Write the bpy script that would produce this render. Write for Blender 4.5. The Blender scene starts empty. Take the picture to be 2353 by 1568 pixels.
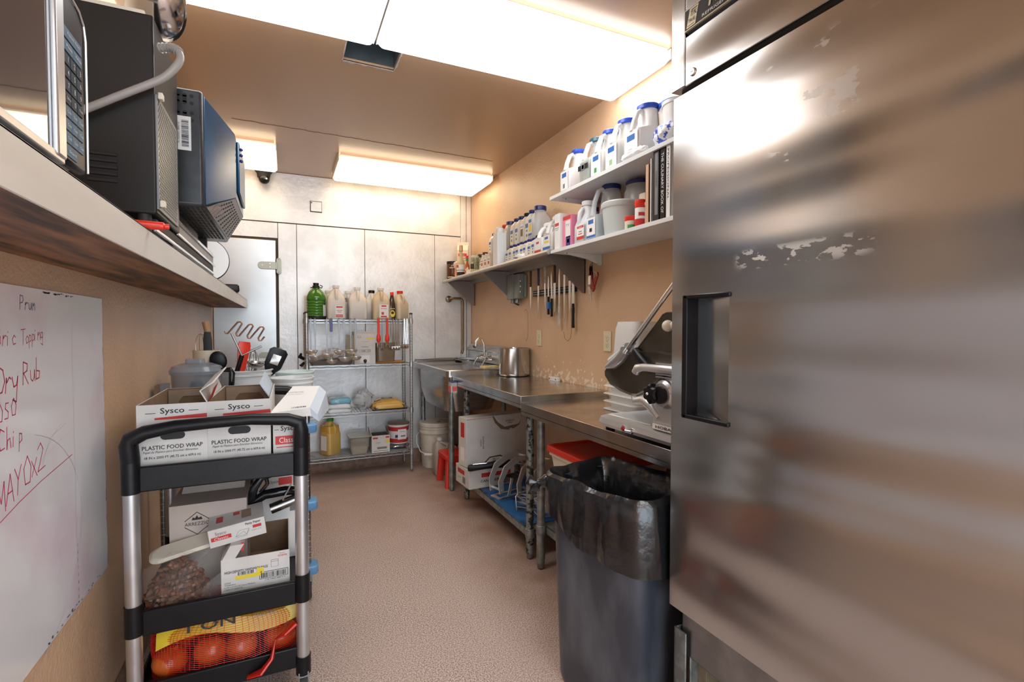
import bpy, math, random
from mathutils import Matrix, Vector, noise as mnoise
random.seed(7)
SC = bpy.context.scene
COL = SC.collection
rad = math.radians

# ---------------------------------------------------------------- camera
cam = bpy.data.cameras.new('camera')
cam.sensor_width = 36.0
cam.lens = 36.0*1136/2353
cam.clip_start = 0.02
cam_ob = bpy.data.objects.new('camera', cam)
COL.objects.link(cam_ob)
cam_ob.location = (0, 0, 1.25)
cam_ob.rotation_euler = (rad(90-1.61), 0, rad(-24.66))
SC.camera = cam_ob
# ---------------------------------------------------------------- world and exposure
w = bpy.data.worlds.new('world'); SC.world = w; w.use_nodes = True
w.node_tree.nodes['Background'].inputs[0].default_value = (0.80, 0.90, 1.0, 1)
w.node_tree.nodes['Background'].inputs[1].default_value = 2.8
vs = SC.view_settings
vs.view_transform = 'Standard'; vs.look = 'None'; vs.gamma = 1.0; vs.exposure = 0.85
vs.use_curve_mapping = False
LAMP_NEAR = 4.3      # emission strength of the ceiling panels near the camera
LAMP_FAR = 2.5

# room size (metres)
XL, XR, YB, YF, ZC = -0.515, 1.65, 4.56, -1.7, 2.53

# ---------------------------------------------------------------- materials
MATS = {}
def mat(name, col, rough=0.5, metal=0.0, var=0.0, vscale=8.0, bump=0.0, bscale=60.0, alpha=1.0, emit=0.0,
        col2=None, stretch=None, lo=0.4, hi=0.6, coat=0.0, rvar=0.0, spec=0.5, trans=0.0):
    if name in MATS: return MATS[name]
    m = bpy.data.materials.new(name); m.use_nodes = True
    nt = m.node_tree; n = nt.nodes; l = nt.links
    p = n['Principled BSDF']
    p.inputs['Base Color'].default_value = (*col, 1)
    p.inputs['Roughness'].default_value = rough
    p.inputs['Metallic'].default_value = metal
    p.inputs['Alpha'].default_value = alpha
    p.inputs['Coat Weight'].default_value = coat
    p.inputs['Specular IOR Level'].default_value = spec
    p.inputs['Transmission Weight'].default_value = trans
    if emit > 0:
        p.inputs['Emission Color'].default_value = (*col, 1)
        p.inputs['Emission Strength'].default_value = emit
    tc = n.new('ShaderNodeTexCoord')
    mp = n.new('ShaderNodeMapping'); l.new(tc.outputs['Object'], mp.inputs[0])
    if stretch: mp.inputs['Scale'].default_value = stretch
    if var > 0 or col2:
        ns = n.new('ShaderNodeTexNoise'); ns.inputs['Scale'].default_value = vscale
        ns.inputs['Detail'].default_value = 6.0
        l.new(mp.outputs[0], ns.inputs['Vector'])
        cr = n.new('ShaderNodeValToRGB')
        c2 = col2 or tuple(max(0, c*(1-var)) for c in col)
        cr.color_ramp.elements[0].position = lo; cr.color_ramp.elements[0].color = (*c2, 1)
        cr.color_ramp.elements[1].position = hi; cr.color_ramp.elements[1].color = (*col, 1)
        l.new(ns.outputs['Fac'], cr.inputs[0]); l.new(cr.outputs[0], p.inputs['Base Color'])
        if rvar > 0:
            mr = n.new('ShaderNodeMapRange'); mr.inputs[3].default_value = rough+rvar; mr.inputs[4].default_value = max(0.02, rough-rvar)
            l.new(ns.outputs['Fac'], mr.inputs[0]); l.new(mr.outputs[0], p.inputs['Roughness'])
    if bump > 0:
        nb = n.new('ShaderNodeTexNoise'); nb.inputs['Scale'].default_value = bscale; nb.inputs['Detail'].default_value = 4
        l.new(mp.outputs[0], nb.inputs['Vector'])
        bp = n.new('ShaderNodeBump'); bp.inputs['Strength'].default_value = bump; bp.inputs['Distance'].default_value = 0.01
        l.new(nb.outputs['Fac'], bp.inputs['Height']); l.new(bp.outputs[0], p.inputs['Normal'])
    MATS[name] = m
    return m

WALL = mat('tan_wall_paint', (0.68, 0.46, 0.295), 0.42, var=0.10, vscale=3.0, bump=0.25, bscale=90)
CEIL = mat('glossy_tan_ceiling_paint', (0.48, 0.31, 0.19), 0.24, var=0.06, vscale=1.5, bump=0.05, bscale=30, lo=0.25, hi=0.75)
FLOOR = mat('speckled_epoxy', (0.60, 0.46, 0.39), 0.5, bump=0.15, bscale=150)
PANEL = mat('dull_aluminium_sheet', (0.80, 0.80, 0.80), 0.42, metal=0.45, var=0.14, vscale=5, bump=0.25, bscale=35)
SEAM = mat('dark_seam', (0.05, 0.045, 0.04), 0.7)
STEEL = mat('brushed_steel', (0.55, 0.545, 0.54), 0.26, metal=1.0, var=0.2, vscale=6, stretch=(1, 1, 30), bump=0.03, bscale=40)
STEELH = mat('worktop_steel', (0.60, 0.58, 0.56), 0.2, metal=1.0, var=0.22, vscale=7, bump=0.05, bscale=12, rvar=0.08)
STEELD = mat('dull_grey_steel', (0.33, 0.33, 0.335), 0.4, metal=0.9, var=0.25, vscale=10, bump=0.05, bscale=30)
CHROME = mat('chrome', (0.75, 0.75, 0.76), 0.12, metal=1.0)
WIRE = mat('chrome_wire', (0.62, 0.64, 0.66), 0.25, metal=1.0)
GALV = mat('galvanised_pipe', (0.36, 0.40, 0.40), 0.42, metal=0.7, var=0.35, vscale=25)
RUSTY = mat('worn_pipe', (0.30, 0.33, 0.32), 0.5, metal=0.6, col2=(0.05, 0.05, 0.05), vscale=45, lo=0.42, hi=0.5)
ALU = mat('satin_aluminium', (0.62, 0.62, 0.63), 0.34, metal=0.85, var=0.12, vscale=9)
CAST = mat('cast_aluminium', (0.70, 0.71, 0.71), 0.33, metal=0.7, var=0.1, vscale=6, bump=0.03)
BLACKP = mat('black_plastic', (0.008, 0.008, 0.010), 0.36, var=0.3, vscale=12, bump=0.04, spec=0.3)
BLACKM = mat('matt_black_plastic', (0.02, 0.02, 0.022), 0.6)
BLACKG = mat('gloss_black', (0.008, 0.009, 0.011), 0.08)
WHITE = mat('white_plastic', (0.80, 0.80, 0.79), 0.35)
WHITEL = mat('white_laminate', (0.74, 0.76, 0.76), 0.4, var=0.06, vscale=6)
CREAM = mat('cream_plastic', (0.76, 0.70, 0.58), 0.4)
PAPER = mat('white_paper', (0.82, 0.81, 0.79), 0.7)
CARDW = mat('white_cardboard', (0.68, 0.66, 0.63), 0.75, var=0.1, vscale=9)
CARDB = mat('brown_cardboard', (0.26, 0.165, 0.10), 0.85, var=0.2, vscale=14)
CARDT = mat('tan_cardboard', (0.36, 0.26, 0.19), 0.85, var=0.15, vscale=10)
INK = mat('black_ink', (0.012, 0.012, 0.013), 0.6)
INKG = mat('grey_ink', (0.20, 0.20, 0.21), 0.6)
INKR = mat('red_ink', (0.55, 0.03, 0.025), 0.5)
INKB = mat('blue_ink', (0.02, 0.13, 0.42), 0.5)
INKN = mat('navy_ink', (0.012, 0.02, 0.16), 0.5)
INKY = mat('yellow_ink', (0.80, 0.62, 0.03), 0.5)
INKV = mat('green_ink', (0.06, 0.30, 0.08), 0.5)
REDP = mat('red_plastic', (0.75, 0.035, 0.015), 0.35)
BLUEP = mat('blue_plastic', (0.02, 0.07, 0.45), 0.3)
NAVYP = mat('navy_plastic', (0.008, 0.016, 0.14), 0.28)
GREENP = mat('green_plastic', (0.04, 0.25, 0.05), 0.4)
LBLUE = mat('light_blue_plastic', (0.13, 0.32, 0.56), 0.4)
CLEAR = mat('clear_plastic', (0.80, 0.84, 0.86), 0.12, alpha=0.38)
MILKY = mat('milky_plastic', (0.86, 0.85, 0.82), 0.35, alpha=0.62)
SMOKE = mat('smoky_clear_plastic', (0.30, 0.36, 0.42), 0.1, alpha=0.55)
AMBER = mat('amber_liquid', (0.55, 0.30, 0.05), 0.3)
WOOD = mat('light_wood', (0.50, 0.29, 0.13), 0.55, var=0.3, vscale=6, stretch=(1, 1, 0.2))

# ---------------------------------------------------------------- mesh builder
_tc = {}
def text_geo(s, bold=False, shear=0.0):
    k = (s, bold, shear)
    if k in _tc: return _tc[k]
    cu = bpy.data.curves.new('text', 'FONT'); cu.body = s; cu.size = 1.0; cu.align_x = 'CENTER'; cu.align_y = 'CENTER'
    cu.resolution_u = 2; cu.shear = shear
    if bold: cu.offset = 0.012
    ob = bpy.data.objects.new('text', cu)
    me = bpy.data.meshes.new_from_object(ob)
    vs_ = [v.co.copy() for v in me.vertices]; fs = [tuple(p.vertices) for p in me.polygons]
    bpy.data.objects.remove(ob); bpy.data.curves.remove(cu); bpy.data.meshes.remove(me)
    if vs_:
        x0 = min(v.x for v in vs_); x1 = max(v.x for v in vs_); y0 = min(v.y for v in vs_); y1 = max(v.y for v in vs_)
    else: x0 = x1 = y0 = y1 = 0
    _tc[k] = (vs_, fs, x0, x1, y0, y1)
    return _tc[k]

class B:
    def __init__(s, m=None):
        s.v = []; s.f = []; s.mi = []; s.mats = []; s.M = Matrix.Identity(4); s.cur = 0
        if m: s.use(m)
    def use(s, m):
        if m not in s.mats: s.mats.append(m)
        s.cur = s.mats.index(m); return s
    def add(s, vs_, fs, m=None):
        if m: s.use(m)
        o = len(s.v)
        s.v += [s.M @ Vector(p) for p in vs_]
        s.f += [tuple(i+o for i in f) for f in fs]; s.mi += [s.cur]*len(fs)
        return s
    def box(s, x0, x1, y0, y1, z0, z1, m=None):
        v = [(x, y, z) for x in (x0, x1) for y in (y0, y1) for z in (z0, z1)]
        return s.add(v, [(0, 1, 3, 2), (4, 6, 7, 5), (0, 4, 5, 1), (2, 3, 7, 6), (0, 2, 6, 4), (1, 5, 7, 3)], m)
    def loft(s, rings, m=None, caps=True, close=False):
        n = len(rings[0]); v = [p for r in rings for p in r]; f = []
        k = len(rings)
        for i in range(k if close else k-1):
            j = (i+1) % k
            for a in range(n):
                b = (a+1) % n
                f.append((i*n+a, i*n+b, j*n+b, j*n+a))
        if caps and not close:
            f.append(tuple(reversed(range(n)))); f.append(tuple((k-1)*n+a for a in range(n)))
        return s.add(v, f, m)
    def lathe(s, prof, m=None, seg=24, c=(0, 0, 0), caps=True, sx=1, sy=1):
        rings = [[(c[0]+r*sx*math.cos(2*math.pi*a/seg), c[1]+r*sy*math.sin(2*math.pi*a/seg), c[2]+z) for a in range(seg)] for r, z in prof]
        return s.loft(rings, m, caps)
    def cyl(s, x, y, z0, z1, r, m=None, seg=20, r2=None):
        return s.lathe([(r, z0), (r if r2 is None else r2, z1)], m, seg, (x, y, 0))
    def tube(s, pts, r, m=None, seg=8, closed=False, flat=1.0):
        P = [Vector(p) for p in pts]; n = len(P); rings = []
        up = None
        for i in range(n):
            a = P[(i-1) % n] if (closed or i > 0) else P[i]
            b = P[(i+1) % n] if (closed or i < n-1) else P[i]
            t = (b-a).normalized()
            if up is None:
                up = Vector((0, 0, 1)) if abs(t.z) < 0.9 else Vector((1, 0, 0))
            u = up - t*up.dot(t)
            if u.length < 1e-5: u = t.orthogonal()
            u.normalize(); up = u; w_ = t.cross(u)
            rr = r[i] if isinstance(r, (list, tuple)) else r
            rings.append([tuple(P[i]+(u*math.cos(2*math.pi*k/seg)*flat+w_*math.sin(2*math.pi*k/seg))*rr) for k in range(seg)])
        return s.loft(rings, m, True, closed)
    def prism(s, poly, a0, a1, axis='y', m=None):
        def P(p, a):
            if axis == 'y': return (p[0], a, p[1])
            if axis == 'x': return (a, p[0], p[1])
            return (p[0], p[1], a)
        return s.loft([[P(p, a0) for p in poly], [P(p, a1) for p in poly]], m)
    def quad(s, a, b, c, d, m=None): return s.add([a, b, c, d], [(0, 1, 2, 3)], m)
    def sphere(s, c, r, m=None, seg=14, sz=1.0, sx=1, sy=1):
        k = seg//2
        return s.lathe([(max(r*math.sin(math.pi*i/k), 1e-4), -r*sz*math.cos(math.pi*i/k)) for i in range(k+1)], m, seg, c, sx=sx, sy=sy)
    def rect(s, o, r, u, w_, h, m=None, off=0.0006):      # flat mark centred on o in the plane r x u
        r = Vector(r).normalized(); u = Vector(u).normalized(); o = Vector(o)+r.cross(u)*off
        return s.quad(tuple(o-r*w_/2-u*h/2), tuple(o+r*w_/2-u*h/2), tuple(o+r*w_/2+u*h/2), tuple(o-r*w_/2+u*h/2), m)
    def text(s, t, o, r, u, h, m=None, wmax=None, off=0.0012, bold=False, shear=0.0):
        vs_, fs, x0, x1, y0, y1 = text_geo(t, bold, shear)
        if not vs_: return s
        r = Vector(r).normalized(); u = Vector(u).normalized(); o = Vector(o)+r.cross(u)*off
        k = h/0.72; kx = k
        if wmax: kx = wmax/(x1-x0)
        cx = (x0+x1)/2; cy = (y0+y1)/2
        return s.add([tuple(o+r*(v.x-cx)*kx+u*(v.y-cy)*k) for v in vs_], fs, m)
    def bars(s, o, r, u, w_, h, m=None, n=18, seed=1):    # a bar code
        rr = random.Random(seed); x = -w_/2; r = Vector(r).normalized()
        while x < w_/2-w_/n/2:
            b = w_/n*rr.choice((0.3, 0.5, 0.8)); s.rect(Vector(o)+r*(x+b/2), r, u, b, h, m, 0.0014); x += b+w_/n*rr.choice((0.3, 0.5, 0.7))
        return s

def rr(w_, d, r, z, n=4, cx=0, cy=0):                     # rounded rectangle ring
    r = min(r, w_/2-1e-4, d/2-1e-4); out = []
    for (sx, sy, a0) in ((1, 1, 0), (-1, 1, 90), (-1, -1, 180), (1, -1, 270)):
        for i in range(n+1):
            a = rad(a0+90*i/n)
            out.append((cx+sx*(w_/2-r)+r*math.cos(a), cy+sy*(d/2-r)+r*math.sin(a), z))
    return out
def circ(r, z, n, cx=0, cy=0):
    return [(cx+r*math.cos(2*math.pi*(i+0.5)/n), cy+r*math.sin(2*math.pi*(i+0.5)/n), z) for i in range(n)]

def O(name, b, parent=None, bev=0.0, label=None, loc=None, rz=0, flat=False, ang=35):
    me = bpy.data.meshes.new(name)
    me.from_pydata([tuple(v) for v in b.v], [], b.f)
    for m in b.mats: me.materials.append(m)
    me.polygons.foreach_set('material_index', b.mi)
    if not flat:
        me.polygons.foreach_set('use_smooth', [True]*len(b.f))
        me.set_sharp_from_angle(angle=rad(ang))
    me.update()
    o = bpy.data.objects.new(name, me); COL.objects.link(o)
    if parent: o.parent = parent
    if loc: o.location = loc
    if rz: o.rotation_euler[2] = rad(rz)
    if bev > 0:
        md = o.modifiers.new('bevel', 'BEVEL'); md.width = bev; md.segments = 2; md.limit_method = 'ANGLE'; md.angle_limit = rad(50)
        md.harden_normals = False
    if label: o['label'] = label
    return o
def tag(o, label, cat, group=None, kind=None):
    o['label'] = label; o['category'] = cat
    if group: o['group'] = group
    if kind: o['kind'] = kind
    return o
def T(name, label, cat, loc=(0, 0, 0), rz=0, group=None):
    o = bpy.data.objects.new(name, None); o.empty_display_size = 0.05; COL.objects.link(o)
    o.location = loc; o.rotation_euler[2] = rad(rz)
    return tag(o, label, cat, group)
def TO(name, label, cat, b, loc=(0, 0, 0), rz=0, group=None, bev=0.0, flat=False, kind=None):
    return tag(O(name, b, None, bev, None, loc, rz, flat), label, cat, group, kind)
def ST(name, b, parent=None, bev=0.0, flat=False):
    o = O(name, b, parent, bev, flat=flat)
    if not parent: o['kind'] = 'structure'
    return o
def dup(o, loc, rz=None, label=None, group=None, parent=None):
    c = o.copy(); COL.objects.link(c)
    if parent: c.parent = parent
    else:
        c.location = loc
        if rz is not None: c.rotation_euler[2] = rad(rz)
        if label: c['label'] = label
        if group: c['group'] = group
    for ch in list(o.children): dup(ch, None, parent=c)
    return c
X_, Y_, Z_ = (1, 0, 0), (0, 1, 0), (0, 0, 1)
# ================================================================ ROOM
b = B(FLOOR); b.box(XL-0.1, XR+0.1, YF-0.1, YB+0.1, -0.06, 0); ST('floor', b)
# floor colour: fine speckle, broad wear, brown grime near the cooler and tables
def ngraph(m):
    nt = m.node_tree; n = nt.nodes; l = nt.links
    def N(kind, **kw):
        q = n.new(kind)
        for k_, v_ in kw.items():
            if k_ == 'op': q.operation = v_
            elif k_ == 'ins':
                for i_, x_ in v_.items():
                    if hasattr(x_, 'links'): l.new(x_, q.inputs[i_])
                    else: q.inputs[i_].default_value = x_
        return q
    return nt, N
def noise(N, vec, scale, detail=5): return N('ShaderNodeTexNoise', ins={'Vector': vec, 'Scale': scale, 'Detail': float(detail)}).outputs['Fac']
def rng(N, src, a, b_, c, d): return N('ShaderNodeMapRange', ins={0: src, 1: a, 2: b_, 3: c, 4: d}).outputs[0]
def mth(N, op, a, b_): return N('ShaderNodeMath', op=op, ins={0: a, 1: b_}).outputs[0]
def mixc(N, f, a, b_):
    q = N('ShaderNodeMix'); q.data_type = 'RGBA'; l_ = q.id_data.links
    for i_, x_ in ((0, f), (6, a), (7, b_)):
        if hasattr(x_, 'links'): l_.new(x_, q.inputs[i_])
        else: q.inputs[i_].default_value = x_ if i_ == 0 else (*x_, 1)
    return q.outputs[2]
nt_, N = ngraph(FLOOR); tc_ = N('ShaderNodeTexCoord').outputs['Object']; sx_ = N('ShaderNodeSeparateXYZ', ins={0: tc_})
spk = rng(N, noise(N, tc_, 190.0, 2), 0.40, 0.60, 0.0, 1.0); wear = rng(N, noise(N, tc_, 3.0), 0.35, 0.65, 0.0, 1.0)
c_ = mixc(N, spk, (0.27, 0.18, 0.14), (0.74, 0.61, 0.55)); c_ = mixc(N, mth(N, 'MULTIPLY', wear, 0.35), c_, (0.56, 0.43, 0.37))
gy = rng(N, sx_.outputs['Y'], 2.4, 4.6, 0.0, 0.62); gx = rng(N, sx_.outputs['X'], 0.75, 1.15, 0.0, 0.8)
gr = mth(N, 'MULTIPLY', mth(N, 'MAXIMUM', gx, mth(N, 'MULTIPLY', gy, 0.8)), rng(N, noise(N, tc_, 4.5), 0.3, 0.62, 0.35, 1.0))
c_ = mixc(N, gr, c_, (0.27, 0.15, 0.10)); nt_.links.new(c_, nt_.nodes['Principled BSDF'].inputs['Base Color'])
# ceiling with the cut-out beside the near lamps
hx0, hx1, hy0, hy1 = 0.268, 0.508, 2.265, 2.522
b = B(CEIL)
b.box(XL-0.1, hx0, YF-0.1, YB+0.1, ZC, ZC+0.015); b.box(hx1, XR+0.1, YF-0.1, YB+0.1, ZC, ZC+0.015)
b.box(hx0, hx1, YF-0.1, hy0, ZC, ZC+0.015); b.box(hx0, hx1, hy1, YB+0.1, ZC, ZC+0.015)
ST('ceiling', b)
DUCT = mat('duct_metal', (0.10, 0.13, 0.15), 0.5, metal=0.5, var=0.3, vscale=8)
b = B(DUCT)
b.box(hx0-0.02, hx1+0.02, hy0-0.02, hy0, ZC+0.016, ZC+0.4); b.box(hx0-0.02, hx1+0.02, hy1, hy1+0.02, ZC+0.016, ZC+0.4)
b.box(hx0-0.02, hx0, hy0, hy1, ZC+0.016, ZC+0.4); b.box(hx1, hx1+0.02, hy0, hy1, ZC+0.016, ZC+0.4)
b.box(hx0-0.02, hx1+0.02, hy0-0.02, hy1+0.02, ZC+0.4, ZC+0.41)
TO('ceiling_duct', 'dark open rectangular duct cut into the ceiling next to the large lamp panel', 'vent', b)
b = B(mat('torn_drywall', (0.62, 0.60, 0.58), 0.8, var=0.2, vscale=40))
rnd = random.Random(3)
def rag(x0, y0, x1, y1, wd, n=12):
    rg = []
    for i in range(n+1):
        t = i/n; x = x0+(x1-x0)*t; y = y0+(y1-y0)*t; a = wd*(0.35+rnd.random()*0.9)
        nx, ny = (y1-y0), -(x1-x0); L = math.hypot(nx, ny); nx /= L; ny /= L
        rg.append([(x, y, ZC-0.0015), (x+nx*a, y+ny*a, ZC-0.0015), (x+nx*a, y+ny*a, ZC+0.004), (x, y, ZC+0.004)])
    b.loft(rg)
rag(hx1, hy1, hx0, hy1, 0.014); rag(hx0, hy1, hx0, hy0, 0.006); rag(hx1, hy0, hx1, hy1, 0.008); rag(hx0, hy0, hx1, hy0, 0.006)
ST('trim_3', b)
b = B(mat('ceiling_crack', (0.16, 0.10, 0.07), 0.8))
pts = [(-0.28, 3.50)]
for i in range(60):
    pts.append((-0.28+1.75*(i+1)/60, 3.50+0.06*(i+1)/60+rnd.uniform(-0.006, 0.006)))
b.tube([(x, y, ZC-0.0005) for x, y in pts], 0.0016, seg=4)
ST('trim_4', b)

b = B(WALL); b.box(XL-0.1, XL, YF-0.1, YB+0.1, 0, ZC); ST('wall_left', b)
# the right wall paint is chipped above the worktops
WR = bpy.data.materials.new('tan_wall_chipped'); WR.use_nodes = True
nt = WR.node_tree; n = nt.nodes; l = nt.links; p = n['Principled BSDF']; p.inputs['Roughness'].default_value = 0.42
tc = n.new('ShaderNodeTexCoord'); sp = n.new('ShaderNodeSeparateXYZ'); l.new(tc.outputs['Object'], sp.inputs[0])
ns = n.new('ShaderNodeTexNoise'); ns.inputs['Scale'].default_value = 32; ns.inputs['Detail'].default_value = 5; l.new(tc.outputs['Object'], ns.inputs[0])
nl = n.new('ShaderNodeTexNoise'); nl.inputs['Scale'].default_value = 3; l.new(tc.outputs['Object'], nl.inputs[0])
def mr_(src, a, b_, c, d):
    q = n.new('ShaderNodeMapRange'); q.inputs[1].default_value = a; q.inputs[2].default_value = b_; q.inputs[3].default_value = c; q.inputs[4].default_value = d
    l.new(src, q.inputs[0]); return q.outputs[0]
def math_(op, a, b_):
    q = n.new('ShaderNodeMath'); q.operation = op
    for i, s_ in enumerate((a, b_)):
        if isinstance(s_, (int, float)): q.inputs[i].default_value = s_
        else: l.new(s_, q.inputs[i])
    return q.outputs[0]
hz = mr_(sp.outputs['Z'], 0.90, 1.10, 0.14, -0.10)           # denser chips low down
yl = math_('MULTIPLY', mr_(sp.outputs['Y'], 3.35, 3.0, 0.0, 1.0), mr_(sp.outputs['Y'], 1.9, 2.2, 0.0, 1.0))
fac = math_('MULTIPLY', math_('MULTIPLY', math_('GREATER_THAN', sp.outputs['Z'], 0.87), 1.0), 1.0); fac = math_('MULTIPLY', math_('MULTIPLY', fac, math_('GREATER_THAN', math_('ADD', ns.outputs['Fac'], hz), 0.655)), math_('GREATER_THAN', yl, 0.35))
mx = n.new('ShaderNodeMix'); mx.data_type = 'RGBA'; l.new(fac, mx.inputs[0])
cr = n.new('ShaderNodeValToRGB'); l.new(nl.outputs['Fac'], cr.inputs[0])
cr.color_ramp.elements[0].position = 0.35; cr.color_ramp.elements[0].color = (0.63, 0.42, 0.255, 1)
cr.color_ramp.elements[1].position = 0.65; cr.color_ramp.elements[1].color = (0.70, 0.48, 0.305, 1)
l.new(cr.outputs[0], mx.inputs[6]); mx.inputs[7].default_value = (0.80, 0.70, 0.55, 1)
l.new(mx.outputs[2], p.inputs['Base Color'])
nb = n.new('ShaderNodeTexNoise'); nb.inputs['Scale'].default_value = 90; l.new(tc.outputs['Object'], nb.inputs[0])
bp = n.new('ShaderNodeBump'); bp.inputs['Strength'].default_value = 0.2; bp.inputs['Distance'].default_value = 0.01
l.new(nb.outputs['Fac'], bp.inputs['Height']); l.new(bp.outputs[0], p.inputs['Normal'])
b = B(WR); b.box(XR, XR+0.1, YF-0.1, YB+0.1, 0, ZC); ST('wall_right', b)
# back wall: walk-in cooler front of aluminium sheets
b = B(PANEL); b.box(XL, XR, YB, YB+0.1, 0, ZC, SEAM)
def sheet(x0, x1, z0, z1, m=PANEL, y=0.006): b.box(x0+0.002, x1-0.002, YB-y, YB, z0+0.002, z1-0.002, m)
sheet(XL, 1.547, 2.119, ZC); sheet(XL, -0.045, 1.985, 2.115)
sheet(-0.045, 0.097, 0.1, 2.115); sheet(0.097, 0.652, 0.1, 2.115); sheet(0.652, 1.29, 0.1, 2.115); sheet(1.29, 1.547, 0.1, 2.115)
sheet(XL, -0.045, 0.1, 0.2)
ST('wall_back', b, bev=0.0015)
b = B(PANEL); b.box(1.547, 1.60, YB-0.012, YB, 0.1, ZC); b.box(1.60, 1.648, YB-0.02, YB, 0.1, ZC); b.box(1.598, 1.602, YB-0.024, YB, 0.1, ZC, STEELD)
ST('trim_1', b, bev=0.002)
COVE = mat('floor_cove', (0.34, 0.21, 0.15), 0.55, var=0.35, vscale=20)
b = B(COVE); pr = [(YB, 0.12), (YB-0.012, 0.12), (YB-0.014, 0.05), (YB-0.025, 0.02), (YB-0.05, 0.001), (YB, 0.001)]
b.prism(pr, XL+0.002, XR-0.002, 'x'); ST('baseboard_back', b)
b = B(COVE); b.box(XR-0.012, XR-0.001, YF, YB-0.06, 0.001, 0.1); ST('baseboard_right', b, bev=0.003)
b = B(COVE); b.box(XL+0.001, XL+0.012, YF, YB-0.06, 0.001, 0.1); ST('baseboard_left', b, bev=0.003)
# cooler door
DOORM = mat('door_steel', (0.56, 0.56, 0.55), 0.33, metal=1.0, var=0.12, vscale=3, bump=0.08, bscale=5)
b = B(DOORM); b.box(XL+0.002, -0.062, YB-0.03, YB-0.006, 0.2, 1.965)
door = ST('door_1', b, bev=0.004)
HINGE = mat('hinge_grey_green', (0.40, 0.42, 0.36), 0.4, metal=0.4)
def hinge(z):
    b = B(HINGE); y = YB-0.032
    poly = [(-0.165, z-0.03)]+[(-0.165-0.03*math.sin(rad(a)), z-0.03*math.cos(rad(a))) for a in range(20, 180, 20)]+[(-0.165, z+0.03), (-0.05, z+0.03), (-0.05, z-0.03)]
    b.prism(poly, y-0.014, y, 'y')
    b.prism([(-0.058, z-0.055), (-0.045, z-0.066), (-0.03, z-0.066), (-0.022, z-0.055), (-0.022, z+0.055), (-0.03, z+0.066), (-0.045, z+0.066), (-0.058, z+0.055)], y-0.006, y+0.024, 'y')
    b.box(-0.062, -0.05, y-0.016, y+0.0, z-0.03, z+0.03)
    for x, dz in ((-0.16, 0), (-0.105, -0.014), (-0.105, 0.014)): b.lathe([(0.005, 0), (0.003, 0.004)], CHROME, 10, (0, 0, 0)) if False else b.box(x-0.004, x+0.004, y-0.018, y-0.014, z+dz-0.004, z+dz+0.004, CHROME)
    for dz in (-0.054, 0.054): b.box(-0.044, -0.036, y-0.009, y-0.006, z+dz-0.004, z+dz+0.004, STEELD)
    O('door_hinge', b, door, 0.003)
hinge(1.755); hinge(1.015)
# small recessed cover on the cooler header
b = B(PANEL); b.box(0.205, 0.30, YB-0.009, YB-0.006, 2.228, 2.322, SEAM); b.box(0.212, 0.297, YB-0.011, YB-0.008, 2.236, 2.317, PANEL)
b.box(0.213, 0.222, YB-0.0125, YB-0.011, 2.302, 2.311, SEAM)
TO('cover_plate', 'small square metal cover plate on the cooler header above the rack', 'plate', b)
# dome camera
t = T('security_camera', 'black dome security camera under the ceiling above the cooler door', 'camera', (-0.14, 4.44, ZC))
b = B(BLACKM); b.lathe([(0.001, 0), (0.062, -0.0005), (0.064, -0.04), (0.05, -0.058), (0.045, -0.09), (0.03, -0.1), (0.001, -0.1)], seg=32); O('housing', b, t)
b = B(BLACKG); b.sphere((0.003, -0.008, -0.098), 0.042, seg=24); O('dome', b, t)
b = B(WHITE); b.lathe([(0.001, 0), (0.008, 0.001), (0.007, 0.004), (0.001, 0.004)], seg=12); o = O('lens', b, t); o.location = (0.02, -0.044, -0.105); o.rotation_euler = (rad(90), 0, rad(20))

# ================================================================ CEILING LAMPS
def lampmat(name, col, st): return mat(name, col, 0.4, emit=st)
def lamp(label, x0, x1, y0, y1, st, col):
    t = T('ceiling_lamp', label, 'ceiling light', ((x0+x1)/2, (y0+y1)/2, ZC), 0, 'fluorescent ceiling lamps')
    w_ = x1-x0; d = y1-y0
    b = B(WHITE); b.box(-w_/2+0.012, w_/2-0.012, -d/2+0.012, d/2-0.012, -0.02, -0.001); O('lamp_base', b, t)
    b = B(lampmat('lamp_diffuser_%d' % int(st*10), col, st))
    b.loft([rr(w_, d, 0.012, -0.02, 3), rr(w_, d, 0.02, -0.05, 3), rr(w_-0.02, d-0.02, 0.02, -0.066, 3), rr(w_-0.10, d-0.10, 0.02, -0.075, 3)]); O('diffuser', b, t, ang=25)
    mat('lamp_end_plastic', (0.75, 0.73, 0.68), 0.3)
    for sx in (-1, 1):
        b = B(MATS['lamp_end_plastic']); b.box(sx*(w_/2+0.001)-0.003, sx*(w_/2+0.001)+0.003, -d/2, d/2, -0.05, -0.004); O('end_cap', b, t)
    return t
COLD = (0.97, 0.985, 1.0); WARM = (1.0, 0.80, 0.55)
lamp('largest bright ceiling lamp panel, beside the fridge header', 0.378, 1.622, 1.785, 2.235, LAMP_NEAR, COLD)
lamp('bright ceiling lamp butted against the left end of the largest lamp', -0.50, 0.362, 1.785, 2.235, LAMP_NEAR, COLD)
lamp('warm narrow ceiling lamp near the cooler wall on the right', 0.375, 1.60, 3.87, 4.38, LAMP_FAR, WARM)
lamp('short ceiling lamp by the dome camera near the cooler wall', -0.50, -0.042, 3.83, 4.34, LAMP_FAR, WARM)
lamp('extra unseen ceiling lamp added behind the viewer for fill light and reflections', 0.2, 1.42, -0.9, -0.45, LAMP_NEAR, COLD)  # unseen lamp added behind the camera, gives fill light and steel reflections
def WB(t, m=None):
    b = B(m); b.M = Matrix.Translation(-Vector(t.location)); return b
NX, NY = (-1, 0, 0), (0, -1, 0)
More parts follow.
